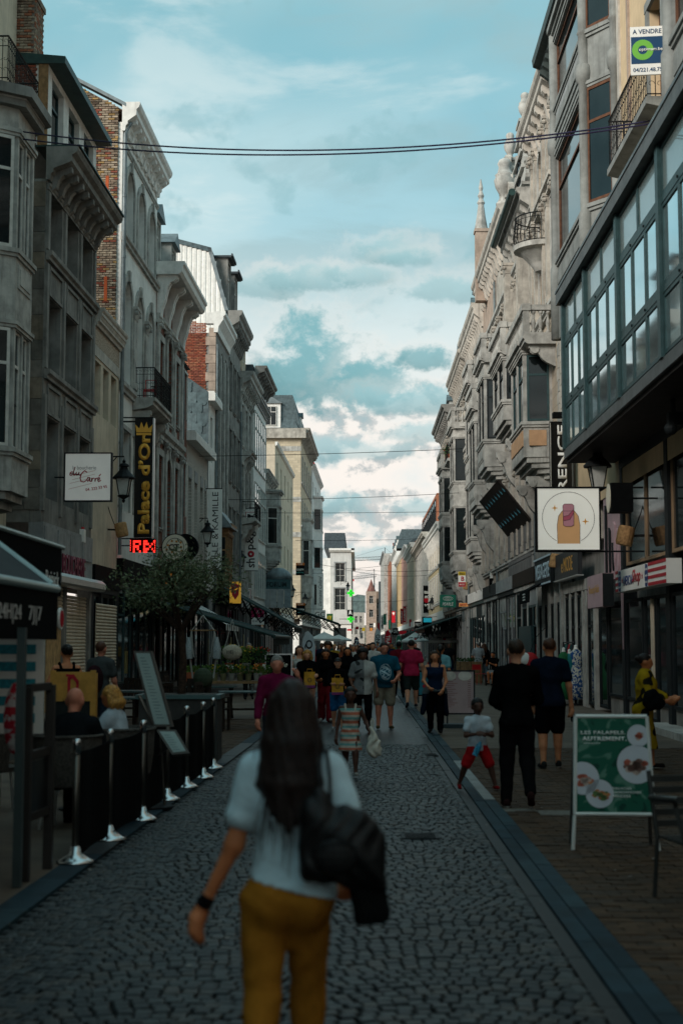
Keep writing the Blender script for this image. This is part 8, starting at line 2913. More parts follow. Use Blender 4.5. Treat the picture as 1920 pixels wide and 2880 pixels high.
def person(label,X,Y,H,yaw=0,sk='fair',legs=((20,6),(-14,24)),arms=((8,10,14,0),(-12,10,14,0)),top=None,bottom=None,shoes=(.02,.02,.02),hair=('short','brown'),w=1.0,g=1.0,belly=0.0,fem=False,child=False,lean=2,head=(0,0),h=None,zoff=.012,seat=None,extra=None,group='people walking in the street',face=True,twist=0,sway=0,hands=None,hemz=None):
 P=thing('person',label,'person',(X,Y,zoff),R(yaw),group)
 h=h or max(.0105,Y*.00056)
 far=Y>42
 hs=1.32 if child else 1.0
 leg0=.50 if not child else.46
 nm=1.0/(.87+.13*hs)*H
 rx=Matrix.Rotation(R(lean),3,'X')
 rz_=Matrix.Rotation(R(twist),3,'Z')
 UR=rz_@rx
 hip=Vector((0,0,leg0))
 def U(p):
  p=Vector(p);p.z+=(leg0-.50)
  v=hip+UR@(p-hip)
  return tuple(v*nm)
 def Lw(p):
  return tuple(Vector(p)*nm)
 HR=UR@Matrix.Rotation(R(head[0]),3,'Z')@Matrix.Rotation(R(head[1]),3,'X')
 hb=Vector((0,.002,.875+leg0-.5))
 def Hd(p):
  p=Vector(p);q=Vector((p.x,p.y,p.z-.875))*hs
  v=hip+UR@(hb-hip)+HR@q
  return tuple(v*nm)
 UM,HM=[list(r)for r in UR],[list(r)for r in HR]
 e=lambda c,r,M=None:('e',c,tuple(x*nm for x in r),M)
 c_=lambda a,b,ra,rb,sy=1.0:('c',a,b,ra*nm,rb*nm,sy)
 sw=(.093 if fem else.106)*w
 J={}
 for s,nme,lg,ar in((1,'L',legs[0],arms[0]),(-1,'R',legs[1],arms[1])):
  fl,kn=R(lg[0]),R(lg[1]);ab=R(lg[2])if len(lg)>2 else R(1.5)
  hj=Vector((s*.050*w+sway,0,leg0))
  d1=Vector((s*math.sin(ab),-math.sin(fl)*math.cos(ab),-math.cos(fl)*math.cos(ab)))
  d2=Vector((s*math.sin(ab)*.6,-math.sin(fl-kn),-math.cos(fl-kn))).normalized()
  kj=hj+d1*(leg0-.275*leg0/.5);aj=kj+d2*(.275*leg0/.5-.04)
  J['hip'+nme],J['knee'+nme],J['ank'+nme]=hj,kj,aj
  pit=max(0,min(1.0,-(fl-kn)-R(8)))if fl-kn<0 else max(-.35,-(fl-kn)*.5)
  J['fd'+nme]=Vector((s*.12,-math.cos(pit),-math.sin(pit))).normalized()
  sh=Vector((s*sw,0,.797))
  if ar[0]=='ik':
   tgt=Vector(ar[1])/nm
   shw=hip+UR@(sh+Vector((0,0,leg0-.5))-hip)
   L1,L2=.172,.148
   v=tgt-shw;dd=min(v.length,L1+L2-.001);v.normalize()
   ca=(L1*L1+dd*dd-L2*L2)/(2*L1*dd)
   pole=Vector(ar[2])if len(ar)>2 else Vector((s*.5,.4,-1))
   pn=(pole-v*pole.dot(v)).normalized()
   el=shw+v*(L1*ca)+pn*(L1*math.sqrt(max(0,1-ca*ca)))
   wr=shw+v*dd
  else:
   f,a,el_,inn=[R(x)for x in ar[:4]]
   u1=Vector((s*math.sin(a),-math.sin(f)*math.cos(a),-math.cos(f)*math.cos(a)))
   ff=f+el_
   u2=Vector((-s*math.sin(inn),-math.sin(ff)*math.cos(inn),-math.cos(ff)*math.cos(inn)))
   if abs(inn)<1e-6:
    u2=Vector((s*math.sin(a)*.6,u2.y,u2.z)).normalized()
   shw=hip+UR@(sh+Vector((0,0,leg0-.5))-hip)
   el=shw+u1*.172;wr=el+u2*.148
  J['sh'+nme],J['el'+nme],J['wr'+nme]=shw,el,wr
 foot=[]
 lowest=9
 for nme in 'LR':
  a,fd=J['ank'+nme],J['fd'+nme]
  toe=a+Vector((0,0,-.022))+fd*.085
  heel=a+Vector((0,.018,-.022))-Vector((0,0,fd.z))*.0
  J['toe'+nme],J['heel'+nme]=toe,heel
  lowest=min(lowest,toe.z-.016,heel.z-.017)
 dz=-lowest*nm if seat is None else seat-leg0*nm
 P.location.z=zoff+dz if seat is None else zoff+dz
 # ---- skin
 B=[e(U((0,.004,.52)),(.088*w,.060*g,.07),UM),e(U((0,0,.60)),(.074*w,.052*g,.08),UM),e(U((0,0,.71)),(.092*w,.062*g,.09),UM),e(U((0,-.003,.765)),(.092*w,.055*g,.055),UM),c_(U((-sw*.9,0,.797)),U((0,0,.817)),.028,.030),c_(U((0,.006,.80)),tuple((hip+UR@(hb-hip))*nm),.034,.029),c_(U((sw*.9,0,.797)),U((0,0,.817)),.028,.030)]
 for s,nme in((1,'L'),(-1,'R')):
  hj,kj,aj=J['hip'+nme],J['knee'+nme],J['ank'+nme]
  lg=1.08 if fem else 1.0
  kf=.72 if bottom and bottom[0]in('trousers','tight','wide')else 1.0
  B+=[c_(Lw(hj),Lw(kj),.054*lg*(.6+.4*g),.034*kf),c_(Lw(kj),Lw(aj),.034*kf,.020),c_(Lw(kj+(aj-kj)*.16+Vector((0,.007,0))),Lw(kj+(aj-kj)*.45+Vector((0,.007,0))),.030*kf,.027*kf),c_(Lw(J['heel'+nme]),Lw(J['toe'+nme]),.018,.015)]
  sj,ej,wj=J['sh'+nme],J['el'+nme],J['wr'+nme]
  ag=.9 if fem else 1.0
  B+=[c_(tuple(sj*nm),tuple(ej*nm),.029*ag*(.5+.5*g),.022*ag),c_(tuple(ej*nm),tuple(wj*nm),.0225*ag,.0145*ag)]
  d=(wj-ej).normalized()
  fw=Vector((0,-1,0));fw=(fw-d*fw.dot(d))
  fw=fw.normalized()if fw.length>.2 else Vector((-s,0,0))
  pn=d.cross(fw).normalized()
  if pn.x*s>0:
   pn=-pn
  if hands and hands.get(nme)=='turn':
   fw,pn=-pn*1.0,fw
  pr=max(.0078,h*.62/nm)
  B+=[c_(tuple((wj+d*.008)*nm),tuple((wj+d*.044)*nm),.0135,.0185,1.0)]
  if not far:
   curl=R(22)
   for i in range(4):
    o=(1.5-i)*.0112
    L_=(.026,.030,.029,.022)[i]
    r_=max(.0056,h*.55/nm)
    b0=wj+d*.046+fw*o
    b1=b0+(d*math.cos(curl)+pn*math.sin(curl))*L_
    b2=b1+(d*math.cos(curl*2.4)+pn*math.sin(curl*2.4))*L_*.85
    B+=[c_(tuple(b0*nm),tuple(b1*nm),r_,r_*.95),c_(tuple(b1*nm),tuple(b2*nm),r_*.95,r_*.8)]
   t0=wj+d*.016+fw*.014;t1=t0+(d*.7+fw*.6+pn*.25).normalized()*.024;t2=t1+(d*.9+fw*.1+pn*.4).normalized()*.02
   B+=[c_(tuple(t0*nm),tuple(t1*nm),.0075,.0065),c_(tuple(t1*nm),tuple(t2*nm),.0065,.005)]
 sc_=hs
 eh=lambda c,r:('e',Hd(c),tuple(x*nm*sc_ for x in r),HM)
 B+=[eh((0,.008,.945),(.0455,.056,.053)),eh((0,-.014,.912),(.036,.038,.040)),eh((0,-.036,.886),(.014,.013,.011)),('c',Hd((0,-.048,.932)),Hd((0,-.058,.911)),.005*nm*sc_,.0085*nm*sc_),eh((.0465,.006,.922),(.006,.012,.016)),eh((-.0465,.006,.922),(.006,.012,.016)),('c',Hd((-.024,-.041,.941)),Hd((.024,-.041,.941)),.008*nm*sc_,.008*nm*sc_),eh((0,-.040,.899),(.015,.010,.008))]
 if fem and not child:
  B+=[e(U((s*.040,-.048,.725)),(.034,.030,.034),UM)for s in(-1,1)]
 if belly:
  B+=[e(U((0,-.03*belly-.01,.595)),(.085*w,.05+.028*belly,.085),UM)]
 B+=[e(U((s*.042,.035,.505)),(.046*w,.040,.052),UM)for s in(-1,1)]
 ob('body',surf_mesh('body',B,h,.022*nm,[SK[sk]]),P)
 # ---- clothes
 g_=.011
 hh=h
 def grow(pr,o):
  out=[]
  for p in pr:
   if p[0]=='c':
    out.append(('c',p[1],p[2],p[3]+o*nm,p[4]+o*nm,p[5]if len(p)>5 else 1.0))
   else:
    out.append(('e',p[1],tuple(x+o*nm for x in p[2]),p[3]))
  return out
 torso=[p for p in B[:5]]+(B[-4:-2]if(fem and not child and not belly)else[])+([B[-3]]if belly else[])
 tor=[B[0],B[1],B[2],B[3],B[4],B[6]]
 if fem and not child:
  tor+=[e(U((s*.040,-.048,.725)),(.034,.030,.034),UM)for s in(-1,1)]
 if belly:
  tor+=[e(U((0,-.03*belly-.01,.595)),(.085*w,.05+.028*belly,.085),UM)]
 but=[e(U((s*.042,.035,.505)),(.046*w,.040,.052),UM)for s in(-1,1)]
 fold=lambda amp,f:(lambda x,y,z:amp*np.sin(x*f*1.3+3*np.sin(z*f*.45))*np.sin(z*f+2.2*np.sin(x*f*.5+y*9))+0*y)
 if top:
  kind,tm=top[0],top[1]
  loose=top[2]if len(top)>2 else.010
  pnt=top[3]if len(top)>3 else None
  T=grow(tor+but,loose)
  cut=[]
  hem={'tee':.475,'tank':.50,'shirt':.45,'long':.48,'blouse':.48,'dress':.0,'kaftan':0}[kind]+leg0-.5
  hem=hemz or hem
  if kind in('tee','shirt','long','blouse','dress_s','kaftan'):
   f={'tee':.60,'shirt':.72,'long':1,'blouse':.45,'kaftan':1}[kind]
   for nme in 'LR':
    sj,ej,wj=J['sh'+nme],J['el'+nme],J['wr'+nme]
    if kind in('long','kaftan'):
     wd=.006 if kind=='long' else.022
     T+=[c_(tuple(sj*nm),tuple(ej*nm),.032+loose*.3,.028+wd),c_(tuple(ej*nm),tuple((ej+(wj-ej)*(.88 if kind=='long' else.6))*nm),.029+wd,.021+wd*1.4)]
    else:
     T+=[c_(tuple(sj*nm),tuple((sj+(ej-sj)*f)*nm),.033+loose*.3,.034+loose*.5)]
  if kind in('dress','kaftan'):
   hz=top[4]if len(top)>4 else.26
   fl_=top[5]if len(top)>5 else.11
   T+=[c_(U((0,0,.60)),Lw((sway,0,hz)),.075*w,fl_,.62),c_(U((0,0,.52)),Lw((0,-.01,hz)),.09*w,fl_*.95,.7)]
   cut.append(((0,0,hz*nm),(0,0,-1)))
  else:
   T+=[c_(U((0,0,.56)),Lw((0,0,hem)),.078*w+loose,.082*w+loose*1.2,.70*g)]
   cut.append(((0,0,hem*nm),(top[6]if len(top)>6 else 0,0,-1)))
  if kind in('tank','dress'):
   cut.append((U((0,0,.800)),(0,0,1)))
  ob('shirt' if kind not in('dress','kaftan')else 'dress',surf_mesh('shirt',T,hh,.026*nm,tm if isinstance(tm,list)else[tm],cut,fold(.0055,30/H),pnt),P)
  if kind in('tank','dress'):
   S_=[]
   for s in(-1,1):
    S_+=[c_(U((s*.052,-.052,.785)),U((s*.06,-.0,.842)),.013,.012),c_(U((s*.06,-.0,.842)),U((s*.05,.05,.785)),.012,.013)]
   ob('strap',surf_mesh('strap',S_,max(h*.8,.006),.006*nm,[tm[0]if isinstance(tm,list)else tm]),P)
 if bottom:
  kind,bm_=bottom[0],bottom[1]
  D=grow([B[0]]+but,.008)+[c_(U((0,0,.55)),U((0,0,.585)),.080*w,.078*w,.68*g)]
  for nme in 'LR':
   hj,kj,aj=J['hip'+nme],J['knee'+nme],J['ank'+nme]
   if kind=='trousers':
    D+=[c_(Lw(hj),Lw(kj),.062*(.7+.3*g),.043),c_(Lw(kj),Lw(kj+(aj-kj)*.96),.045,.034)]
   elif kind=='wide':
    D+=[c_(Lw(hj),Lw(kj),.066,.056),c_(Lw(kj),Lw(kj+(aj-kj)*1.0),.056,.058)]
   elif kind=='tight':
    D+=[c_(Lw(hj),Lw(kj),.060,.038),c_(Lw(kj),Lw(kj+(aj-kj)*.96),.038,.025),c_(Lw(kj+(aj-kj)*.16+Vector((0,.007,0))),Lw(kj+(aj-kj)*.45+Vector((0,.007,0))),.036,.033)]
   elif kind=='shorts':
    D+=[c_(Lw(hj),Lw(hj+(kj-hj)*.86),.066*(.7+.3*g),.058)]
  if kind=='skirt':
   D+=[c_(U((0,0,.56)),Lw((0,0,.30)),.084,.098,.68)]
  ob({'shorts':'shorts','skirt':'skirt'}.get(kind,'trousers'),surf_mesh('trousers',D,hh,.022*nm,[bm_],[(U((0,0,.60)),(0,0,1))],fold(.0042,40/H)),P)
 if shoes:
  for nme in 'LR':
   hl,to,fd=J['heel'+nme],J['toe'+nme],J['fd'+nme]
   S_=[c_(Lw(hl),Lw(to),.022,.0195),e(Lw(hl+Vector((0,0,.014))),(.021,.026,.024)),e(Lw(to+Vector((0,.01,.004))),(.021,.030,.015))]
   sm=cloth('shoe_%d'%(hash(shoes)%999),shoes)
   o=ob('shoe',surf_mesh('shoe',S_,max(.009,h*.8),.01*nm,[sm,'white_sign']if not far else[sm],(),None,(lambda cc,z0=(min(hl.z,to.z)-.010)*nm:(cc[:,2]<z0))if not far else None),P)
   # ---- hair
 if hair and hair[0]!='bald':
  st,hc_=hair[0],hair[1]
  hm=hairm(hc_)
  nn=HR@Vector((0,-.62,-.785));p0=Hd((0,-.046,.962))
  Hh=[eh((0,.011,.950),(.0500,.0590,.0535))]
  cut=[(p0,tuple(nn))]
  if st=='afro':
   Hh=[eh((0,.016,.960),(.070,.074,.064))]
  if st=='cap':
   Hh=[eh((0,.010,.955),(.0515,.0600,.050)),eh((0,-.055,.960),(.038,.034,.007))]
   cut=[(Hd((0,0,.945)),tuple(HR@Vector((0,.12,-1))))]
  ob('hair' if st!='cap' else 'cap',surf_mesh('hair',Hh,max(.0075,h*.8),.012*nm,[hm],cut,(lambda x,y,z:.0028*np.sin(x*160+4*np.sin(z*40))*np.sin(y*110)+0*z)if st!='afro' else(lambda x,y,z:.007*np.sin(x*90)*np.sin(y*85+1)*np.sin(z*95))),P)
  if st in('long','bob','pony','bun'):
   zl=hair[2]if len(hair)>2 else{'long':.74,'bob':.86,'pony':.78,'bun':.94}[st]
   D=[]
   if st in('long','bob'):
    for s in(-1,-.5,0,.5,1):
     a=s*1.5
     t0=Hd((.044*math.sin(a),.012+.036*math.cos(a),.955))
     x_,y_=.050*math.sin(a),.012+.046*math.cos(a)
     mid_=U((x_*1.15,y_+.006,.86 if st=='long' else.885))
     end=U((x_*(1.3 if st=='long' else 1.0),y_+(.022 if st=='long' and abs(s)<1 else.0),zl))
     D+=[c_(t0,mid_,.020,.022),c_(mid_,end,.022,.013)]
   elif st=='pony':
    D+=[c_(Hd((0,.062,.955)),Hd((0,.085,.93)),.018,.02),c_(Hd((0,.085,.93)),U((0,.07,zl)),.02,.01)]
   else:
    D+=[eh((0,.066,.955),(.030,.026,.028))]
   ob('hair_length',surf_mesh('hair',D,max(.0075,h*.8),.012*nm,[hm],(),lambda x,y,z:.003*np.sin(x*170+5*np.sin(z*14))+.002*np.sin(y*150)+0*z),P)
   # ---- face
 if face and not far:
  dk_=mat('eye_dark',(.02,.013,.01),.3,var=0)
  lip=mat('lip_'+sk,tuple(x*f for x,f in zip({'fair':(.44,.20,.125),'tan':(.34,.135,.07),'warm':(.42,.17,.085),'brown':(.11,.045,.028),'dark':(.055,.024,.017),'red':(.46,.15,.09)}[sk],(.75,.45,.5))),.5,var=0)
  for s in(-1,1):
   b=MB();b.ell(Hd((s*.0185,-.0465,.930)),.0075*nm*sc_,.004*nm*sc_,.0042*nm*sc_,8,5);b.build('eye',dk_,P)
   b=MB();b.ell(Hd((s*.019,-.0490,.9435)),.0115*nm*sc_,.004*nm*sc_,.0026*nm*sc_,8,5);b.build('eyebrow',hairm(hair[1])if hair and len(hair)>1 else dk_,P)
  b=MB();b.ell(Hd((0,-.0505,.9005)),.0145*nm*sc_,.004*nm*sc_,.0042*nm*sc_,8,5);b.build('mouth',lip,P)
 P['_nm']=nm
 return P,J,nm,U,Hd
def free_hand(P,J,nm,side):
 """a hand's place in the street, for things it carries"""
 return P.matrix_basis@Vector((J['wr'+side]+(J['wr'+side]-J['el'+side]).normalized()*.055)*nm)
 # ------------------------------------------------------------------ the people in the street
def gx(px,Y):
 return float(at_depth(px,1806,Y)[0])
blk=cloth('black',(.0045,.0045,.005));navy=cloth('navy',(.007,.011,.022));white=cloth('white',(.52,.66,.71));ochre=cloth('ochre',(.34,.135,.018))
rr0=random.Random(4)
Hw=1.625
fgX,fgY=gx(822,5.4),5.4
P,J,nm,U,Hd=person('long haired woman in pale blue T-shirt and ochre trousers walking away with a black bag',fgX,fgY,Hw,180,'tan',legs=((-10,8,.5),(18,8,.5)),arms=((-4,14,10,-27),(-14,18,66,2)),top=('tee',white,.012,None,0,0,.22),bottom=('tight',ochre),shoes=(.3,.28,.26),hair=None,fem=True,w=.95,lean=1,h=.0088,sway=.014,hemz=.535,group='',zoff=0,face=True)
hm=hairm('dkbrown')
HB=[('e',Hd((0,.012,.955)),(.072,.090,.086),None)]
for s in np.linspace(-1.75,1.75,9):
 t0=Hd((.036*math.sin(s),.014+.036*math.cos(s),.955))
 mid_=U((.048*math.sin(s),.020+.050*math.cos(s),.86));q=U((.058*math.sin(s)+.003,.030+.050*math.cos(s),.77));z=.665+.035*abs(math.sin(s*1.3))+.03*(s>1.2)+.02*math.sin(s*7)
 en=U((.046*math.sin(s)+.004,.036+.044*math.cos(s),z))
 HB+=[('c',t0,mid_,.030,.036),('c',mid_,q,.038,.034),('c',q,en,.034,.010)]
pc=Hd((0,-.046,.958))
ob('hair',surf_mesh('hair',HB,.008,.02,[hm],[],lambda x,y,z:.0022*np.sin(x*190+4*np.sin(z*7)+y*90)+.0018*np.sin(x*330+3*np.sin(z*13)+y*160)),P)
fly=MB()
for k in range(150):
 a=rr0.uniform(-1.9,1.9);z0=rr0.uniform(.69,.90);L=rr0.uniform(.06,.15)
 p0=Vector(U(((.048+.022*rr0.random())*math.sin(a),.03+.07*math.cos(a),z0)))
 p1=p0+Vector((rr0.gauss(0,.012)+.012*math.sin(a),.008,-L*.8));p2=p1+Vector((rr0.gauss(0,.014),rr0.gauss(0,.01),-L*.7))
 fly.tube([p0,p1,p2],[.0028,.0024,.0008],3,False)
tag(fly.build('loose_hair',hm,P),kind='stuff')
b=MB();a_=J['wrL']*nm;d_=(J['wrL']-J['elL']).normalized()
ax_=[a_-d_*.012,a_+d_*.022]
b.tube([ax_[0]-d_*.012,ax_[1]],.030,14);w_=b.build('wrist_watch','black_gloss',P)
bagm=mat('bag_leather',(.006,.006,.0065),.5,spec=.3,var=.3,scale=10,bump=.5,bscale=22)
bag=thing('shoulder_bag','black leather backpack hanging from the right shoulder of the woman in front','bag',(fgX+.175,fgY-.16,0.035),0)
bag.scale=(.80,.85,.97)
ob('body',surf_mesh('bag',[('e',(0,0,1.055),(.175,.085,.130),None),('e',(.10,.02,1.0),(.125,.09,.125),None),('e',(-.09,0,1.12),(.08,.06,.12),None),('c',(.14,0,.98),(.17,0,.90),.07,.05),('c',(-.12,0,.95),(.16,0,.94),.055,.05)],.009,.03,[bagm],(),lambda x,y,z:.011*np.sin(x*26+z*15)*np.sin(z*21+y*11)+.004*np.sin(x*70+4*np.sin(z*20))),bag)
for s in(-1,1):
 MB().tube([(-.02+.028*s-.04,.0,1.16),(-.06+.022*s,.02,1.28),(-.075+.02*s,.10,1.375),(-.07+.02*s,.20,1.37)],.0095,6).build('strap',bagm,bag)
MB().ell((-.01,-.072,1.0),.10,.028,.07).build('pocket',bagm,bag)
b=MB();b.tube([(-.11,-.088,1.03),(-.03,-.103,1.055),(.05,-.10,1.05),(.09,-.086,1.03)],.0035,5);b.build('zip','iron',bag)
jk=thing('rolled_jacket','black jacket hanging below the backpack of the woman in front','jacket',(fgX+.275,fgY-.13,0),0)
ob('body',surf_mesh('jacket',[('c',(-.03,0,.97),(.02,0,.78),.055,.052),('c',(.02,0,.78),(.03,.01,.76),.055,.05),('c',(.02,.02,.98),(.05,0,.8),.04,.04)],.009,.03,['fabric_black'],[((0,0,.755),(.12,0,-1))],lambda x,y,z:.005*np.sin(x*70+z*9)),jk)
G_='people walking in the street'
walkA=dict(legs=((24,6),(-16,26)),arms=((-14,8,14,0),(16,8,18,0)))
walkB=dict(legs=((-14,24),(22,5)),arms=((16,8,18,0),(-14,8,14,0)))
person('man in a black jumper and black jeans walking away on the right pavement',gx(1450,15.5),15.5,1.80,178,'fair',legs=((4,12,3),(-8,34,2)),arms=((10,9,62,18),(22,11,60,12)),top=('long',cloth('jumper_black',(.005,.0048,.005)),.011),bottom=('trousers',cloth('jeans_black',(.008,.0075,.008))),shoes=(.03,.012,.012),hair=('short','brown'),w=.96,lean=3)
Pn,Jn,nmn,_,_=person('man in a navy T-shirt and black shorts walking away beside the man in black',gx(1544,20.2),20.2,1.82,182,'warm',legs=((2,14,2),(10,6,2)),arms=((4,8,16,4),(-4,12,12,0)),top=('tee',navy,.014),bottom=('shorts',blk),shoes=(.02,.02,.02),hair=('short','auburn'),w=1.05)
ph=free_hand(Pn,Jn,nmn,'R')
u_=thing('umbrella_stick','small folded dark umbrella in the hand of the man in shorts','umbrella',(ph.x,ph.y,ph.z),0)
MB().lathe([(.012,-.14),(.02,-.1),(.018,.06),(.01,.10)],n=8).build('body','black',u_)
Pb,Jb,nmb,Ub,Hb=person('boy in a white T-shirt and red shorts with arms crossed stepping over the kerb',gx(1340,17.3),17.3,1.16,6,'dark',legs=((14,8,22),(-4,20,24)),arms=((22,12,86,52),(22,12,80,48)),top=('tee',cloth('white_kid',(.48,.52,.56)),.016),bottom=('shorts',cloth('red_shorts',(.38,.012,.015))),shoes=(.22,.01,.012),hair=('short','black'),child=True,h=.0095,head=(4,-4))
bt=thing('water_bottle','small shiny blue bottle held by the boy in red shorts','bottle',(gx(1338,17.1),17.08,.50),R(20))
b=MB().lathe([(.0,-.08),(.034,-.08),(.036,.05),(.02,.08),(.016,.10),(.0,.10)],n=12);b.xf(Matrix.Rotation(R(25),4,'Y'));b.build('body',mat('bottle_blue',(.03,.25,.40),.12,var=.6,scale=40,spec=.8),bt)
st3=[cloth('stripe_cream',(.52,.46,.38)),cloth('stripe_coral',(.52,.15,.09)),cloth('stripe_mint',(.16,.36,.34))]
def stripes(c):
 f=(c[:,2]/.115)%1.0
 return np.where(f<.30,1,np.where((f>.5)&(f<.78),2,0))
Pg,Jg,nmg,Ug,_=person('girl in a sleeveless dress striped in coral, mint and cream',gx(985,19.0),19.0,1.22,0,'dark',legs=((16,8),(-10,20)),arms=((0,24,62,0),(2,12,10,0)),top=('dress',st3,.014,stripes,.285,.130),shoes=(.35,.33,.3),hair=('short','black'),child=True,h=.0095,head=(6,-6))
cbx,cby=gx(1050,18.8),18.75
cbag=thing('carrier_bag','white plastic carrier bag hanging from the arm of the girl in the striped dress','bag',(cbx,cby,0),0)
pl=mat('plastic_white',(.62,.57,.48),.35,var=.12,scale=14,bump=.6,bscale=18)
ob('body',surf_mesh('bag',[('e',(0,0,.42),(.095,.06,.14),None),('e',(.01,0,.36),(.10,.065,.09),None),('c',(0,0,.5),(-.03,0,.66),.06,.02)],.009,.03,[pl],(),lambda x,y,z:.006*np.sin(x*60+3*np.sin(z*20))*(1+z)),cbag)
b=MB();b.tube([(-.03,0,.64),(-.035,.0,.74),(-.02,.0,.78)],.012,5);b.tube([(-.02,0,.64),(.0,.0,.74),(-.02,.0,.78)],.01,5);b.build('handle',pl,cbag)
ydm=[cloth('mustard',(.36,.215,.012)),cloth('mustard_black',(.02,.017,.012))]
def blotch(c):
 v=np.sin(c[:,0]*17+2*np.sin(c[:,2]*7))*np.sin(c[:,2]*9+1.5+2*np.sin(c[:,1]*11))+.3*np.sin(c[:,2]*31+c[:,0]*23)
 return(v>.55).astype(int)
Py,Jy,nmy,Uy,_=person('woman in a long mustard kaftan with black blotches turned to the shop windows',gx(1806,20.1),20.1,1.60,72,'tan',legs=((10,6),(-8,12)),arms=((18,10,62,10),(14,12,60,12)),top=('kaftan',ydm,.026,blotch,.175,.155),shoes=(.015,.012,.012),hair=('bun','dkbrown'),fem=True,lean=3,head=(10,0))
hb_=thing('black_shoulder_bag','soft black bag under the arm of the woman in the mustard kaftan','bag',(gx(1822,19.9),19.75,.98),0)
ob('body',surf_mesh('bag',[('e',(0,0,0),(.13,.07,.15),None),('e',(.08,0,-.04),(.10,.06,.09),None)],.012,.04,['fabric_black'],(),lambda x,y,z:.008*np.sin(x*40)*np.sin(z*36)),hb_)
tl3=[cloth('teal',(.012,.075,.115)),cloth('print_white',(.34,.42,.45))]
def emblem(c):
 x,z=c[:,0],c[:,2]
 r=((x-.01)/.115)**2+((z-1.16)/.165)**2
 pat=(np.sin(x*70+3*np.sin(z*50))+np.sin(z*62+x*30))>-.1
 return((c[:,1]<-.03)&(r<1)&(((r>.82))|(pat&(r<.72)))).astype(int)
person('stout man in a teal T-shirt with a white mountain print and khaki shorts',gx(1080,29.3),29.3,1.76,4,'red',legs=((4,6,2),(10,4,3)),arms=((10,16,52,22),(0,16,14,0)),top=('tee',tl3,.014,emblem),bottom=('shorts',cloth('khaki',(.25,.21,.155))),shoes=(.10,.07,.035),hair=('short','dkbrown'),w=1.18,g=1.28,belly=1.3,lean=-1,h=.0115,head=(8,2))
person('man in a raspberry T-shirt and dark shorts walking away up the kerb',gx(1156,38.5),38.5,1.84,180,'fair',legs=((-10,26),(18,4)),arms=((4,14,10,0),(-6,12,14,0)),top=('tee',cloth('raspberry',(.40,.022,.065)),.016),bottom=('shorts',cloth('dark_olive',(.022,.030,.028))),shoes=(.03,.03,.035),hair=('short','dkbrown'),w=1.12,g=1.05,h=.014)
Pv,Jv,nmv,Uv,_=person('woman in a navy vest top and black trousers with a jacket tied at her waist',gx(1222,27.8),27.8,1.60,-6,'warm',legs=((14,6),(-8,16)),arms=((6,12,40,14),(14,12,44,26)),top=('tank',cloth('navy_vest',(.010,.020,.045)),.008),bottom=('trousers',blk),shoes=(.02,.018,.018),hair=('long','brown'),fem=True,w=1.08,g=1.08,h=.0115,head=(6,0))
jk2=thing('tied_jacket','grey and navy jacket tied round the hips of the woman in the navy vest','jacket',(Pv.location.x,27.8,0),0)
ob('body',surf_mesh('jacket',[('e',(0,0,.84),(.185,.14,.045),None),('c',(-.17,-.02,.84),(-.24,-.02,.42),.07,.05),('c',(.17,.03,.84),(.21,.05,.40),.06,.06),('c',(0,.13,.84),(0,.12,.5),.09,.10)],.012,.04,[cloth('greyblue',(.10,.115,.12)),navy],(),lambda x,y,z:.006*np.sin(x*50+z*14),lambda c:(c[:,2]<.78).astype(int)),jk2)
psm=[cloth('shirt_cream',(.42,.40,.37)),cloth('shirt_grey',(.17,.17,.17)),cloth('shirt_black',(.03,.03,.03))]
def tropic(c):
 v=np.sin(c[:,0]*22+2.5*np.sin(c[:,2]*13))*np.sin(c[:,2]*19+1)
 left=c[:,0]<.02
 return np.where((v>.6)&left,2,np.where(left,1,0))
person('woman in a loose cream and grey printed shirt and black trousers',gx(1020,28.3),28.3,1.63,2,'brown',legs=((14,6),(-8,18)),arms=((4,14,24,0),(8,16,46,10)),top=('shirt',psm,.022,tropic),bottom=('trousers',blk),shoes=(.02,.02,.02),hair=('afro','black'),fem=True,w=1.12,g=1.1,h=.0115)
yb=mat('bag_yellow',(.62,.28,.015),.5,var=.2,scale=8);vio=mat('bag_violet',(.22,.03,.16),.5);
def shop_bag(label,X,Y,z):
 r=thing('paper_bag',label,'bag',(X,Y,z),0,'yellow shopping bags')
 MB().box(-.115,.115,-.03,.03,-.33,0).build('body',yb,r)
 MB().box(-.118,.118,-.033,.033,-.335,-.28).build('violet_foot',vio,r)
 b=MB()
 for k in range(10):
  a=k*math.pi/5
  b.prism([(.05*math.cos(a),-.031,-.17+.05*math.sin(a)),(.05*math.cos(a+.4),-.031,-.17+.05*math.sin(a+.4)),(.015*math.cos(a+.2),-.031,-.17+.015*math.sin(a+.2))],(0,-.004,0))
 b.build('emblem',INK,r)
 b=MB();b.tube([(-.06,-.0,-.01),(-.05,0,.06),(.05,0,.06),(.06,0,-.01)],.008,5);b.build('handle',yb,r)
 return r
person('boy in a dark cap, black jumper and blue shorts behind a yellow bag',gx(950,28.9),28.9,1.44,0,'fair',legs=((8,6),(-6,12)),arms=((34,8,48,20),(34,8,48,20)),top=('long',blk,.016),bottom=('shorts',cloth('blue_shorts',(.02,.13,.32))),shoes=(.3,.3,.3),hair=('cap','black'),h=.0115)
shop_bag('yellow shopping bag with a dark emblem held by the boy in the cap',gx(949,28.5),28.48,1.06)
person('blonde woman in a black top and skirt holding a yellow shopping bag',gx(864,30.8),30.8,1.60,0,'fair',legs=((12,8),(-8,18)),arms=((24,16,72,6),(24,16,72,6)),top=('long',blk,.02),bottom=('skirt',blk),shoes=(.1,.08,.07),hair=('bob','blond',.855),fem=True,w=1.1,h=.012,head=(0,12))
shop_bag('yellow shopping bag with a violet foot held up by the blonde woman',gx(871,30.4),30.35,1.14)
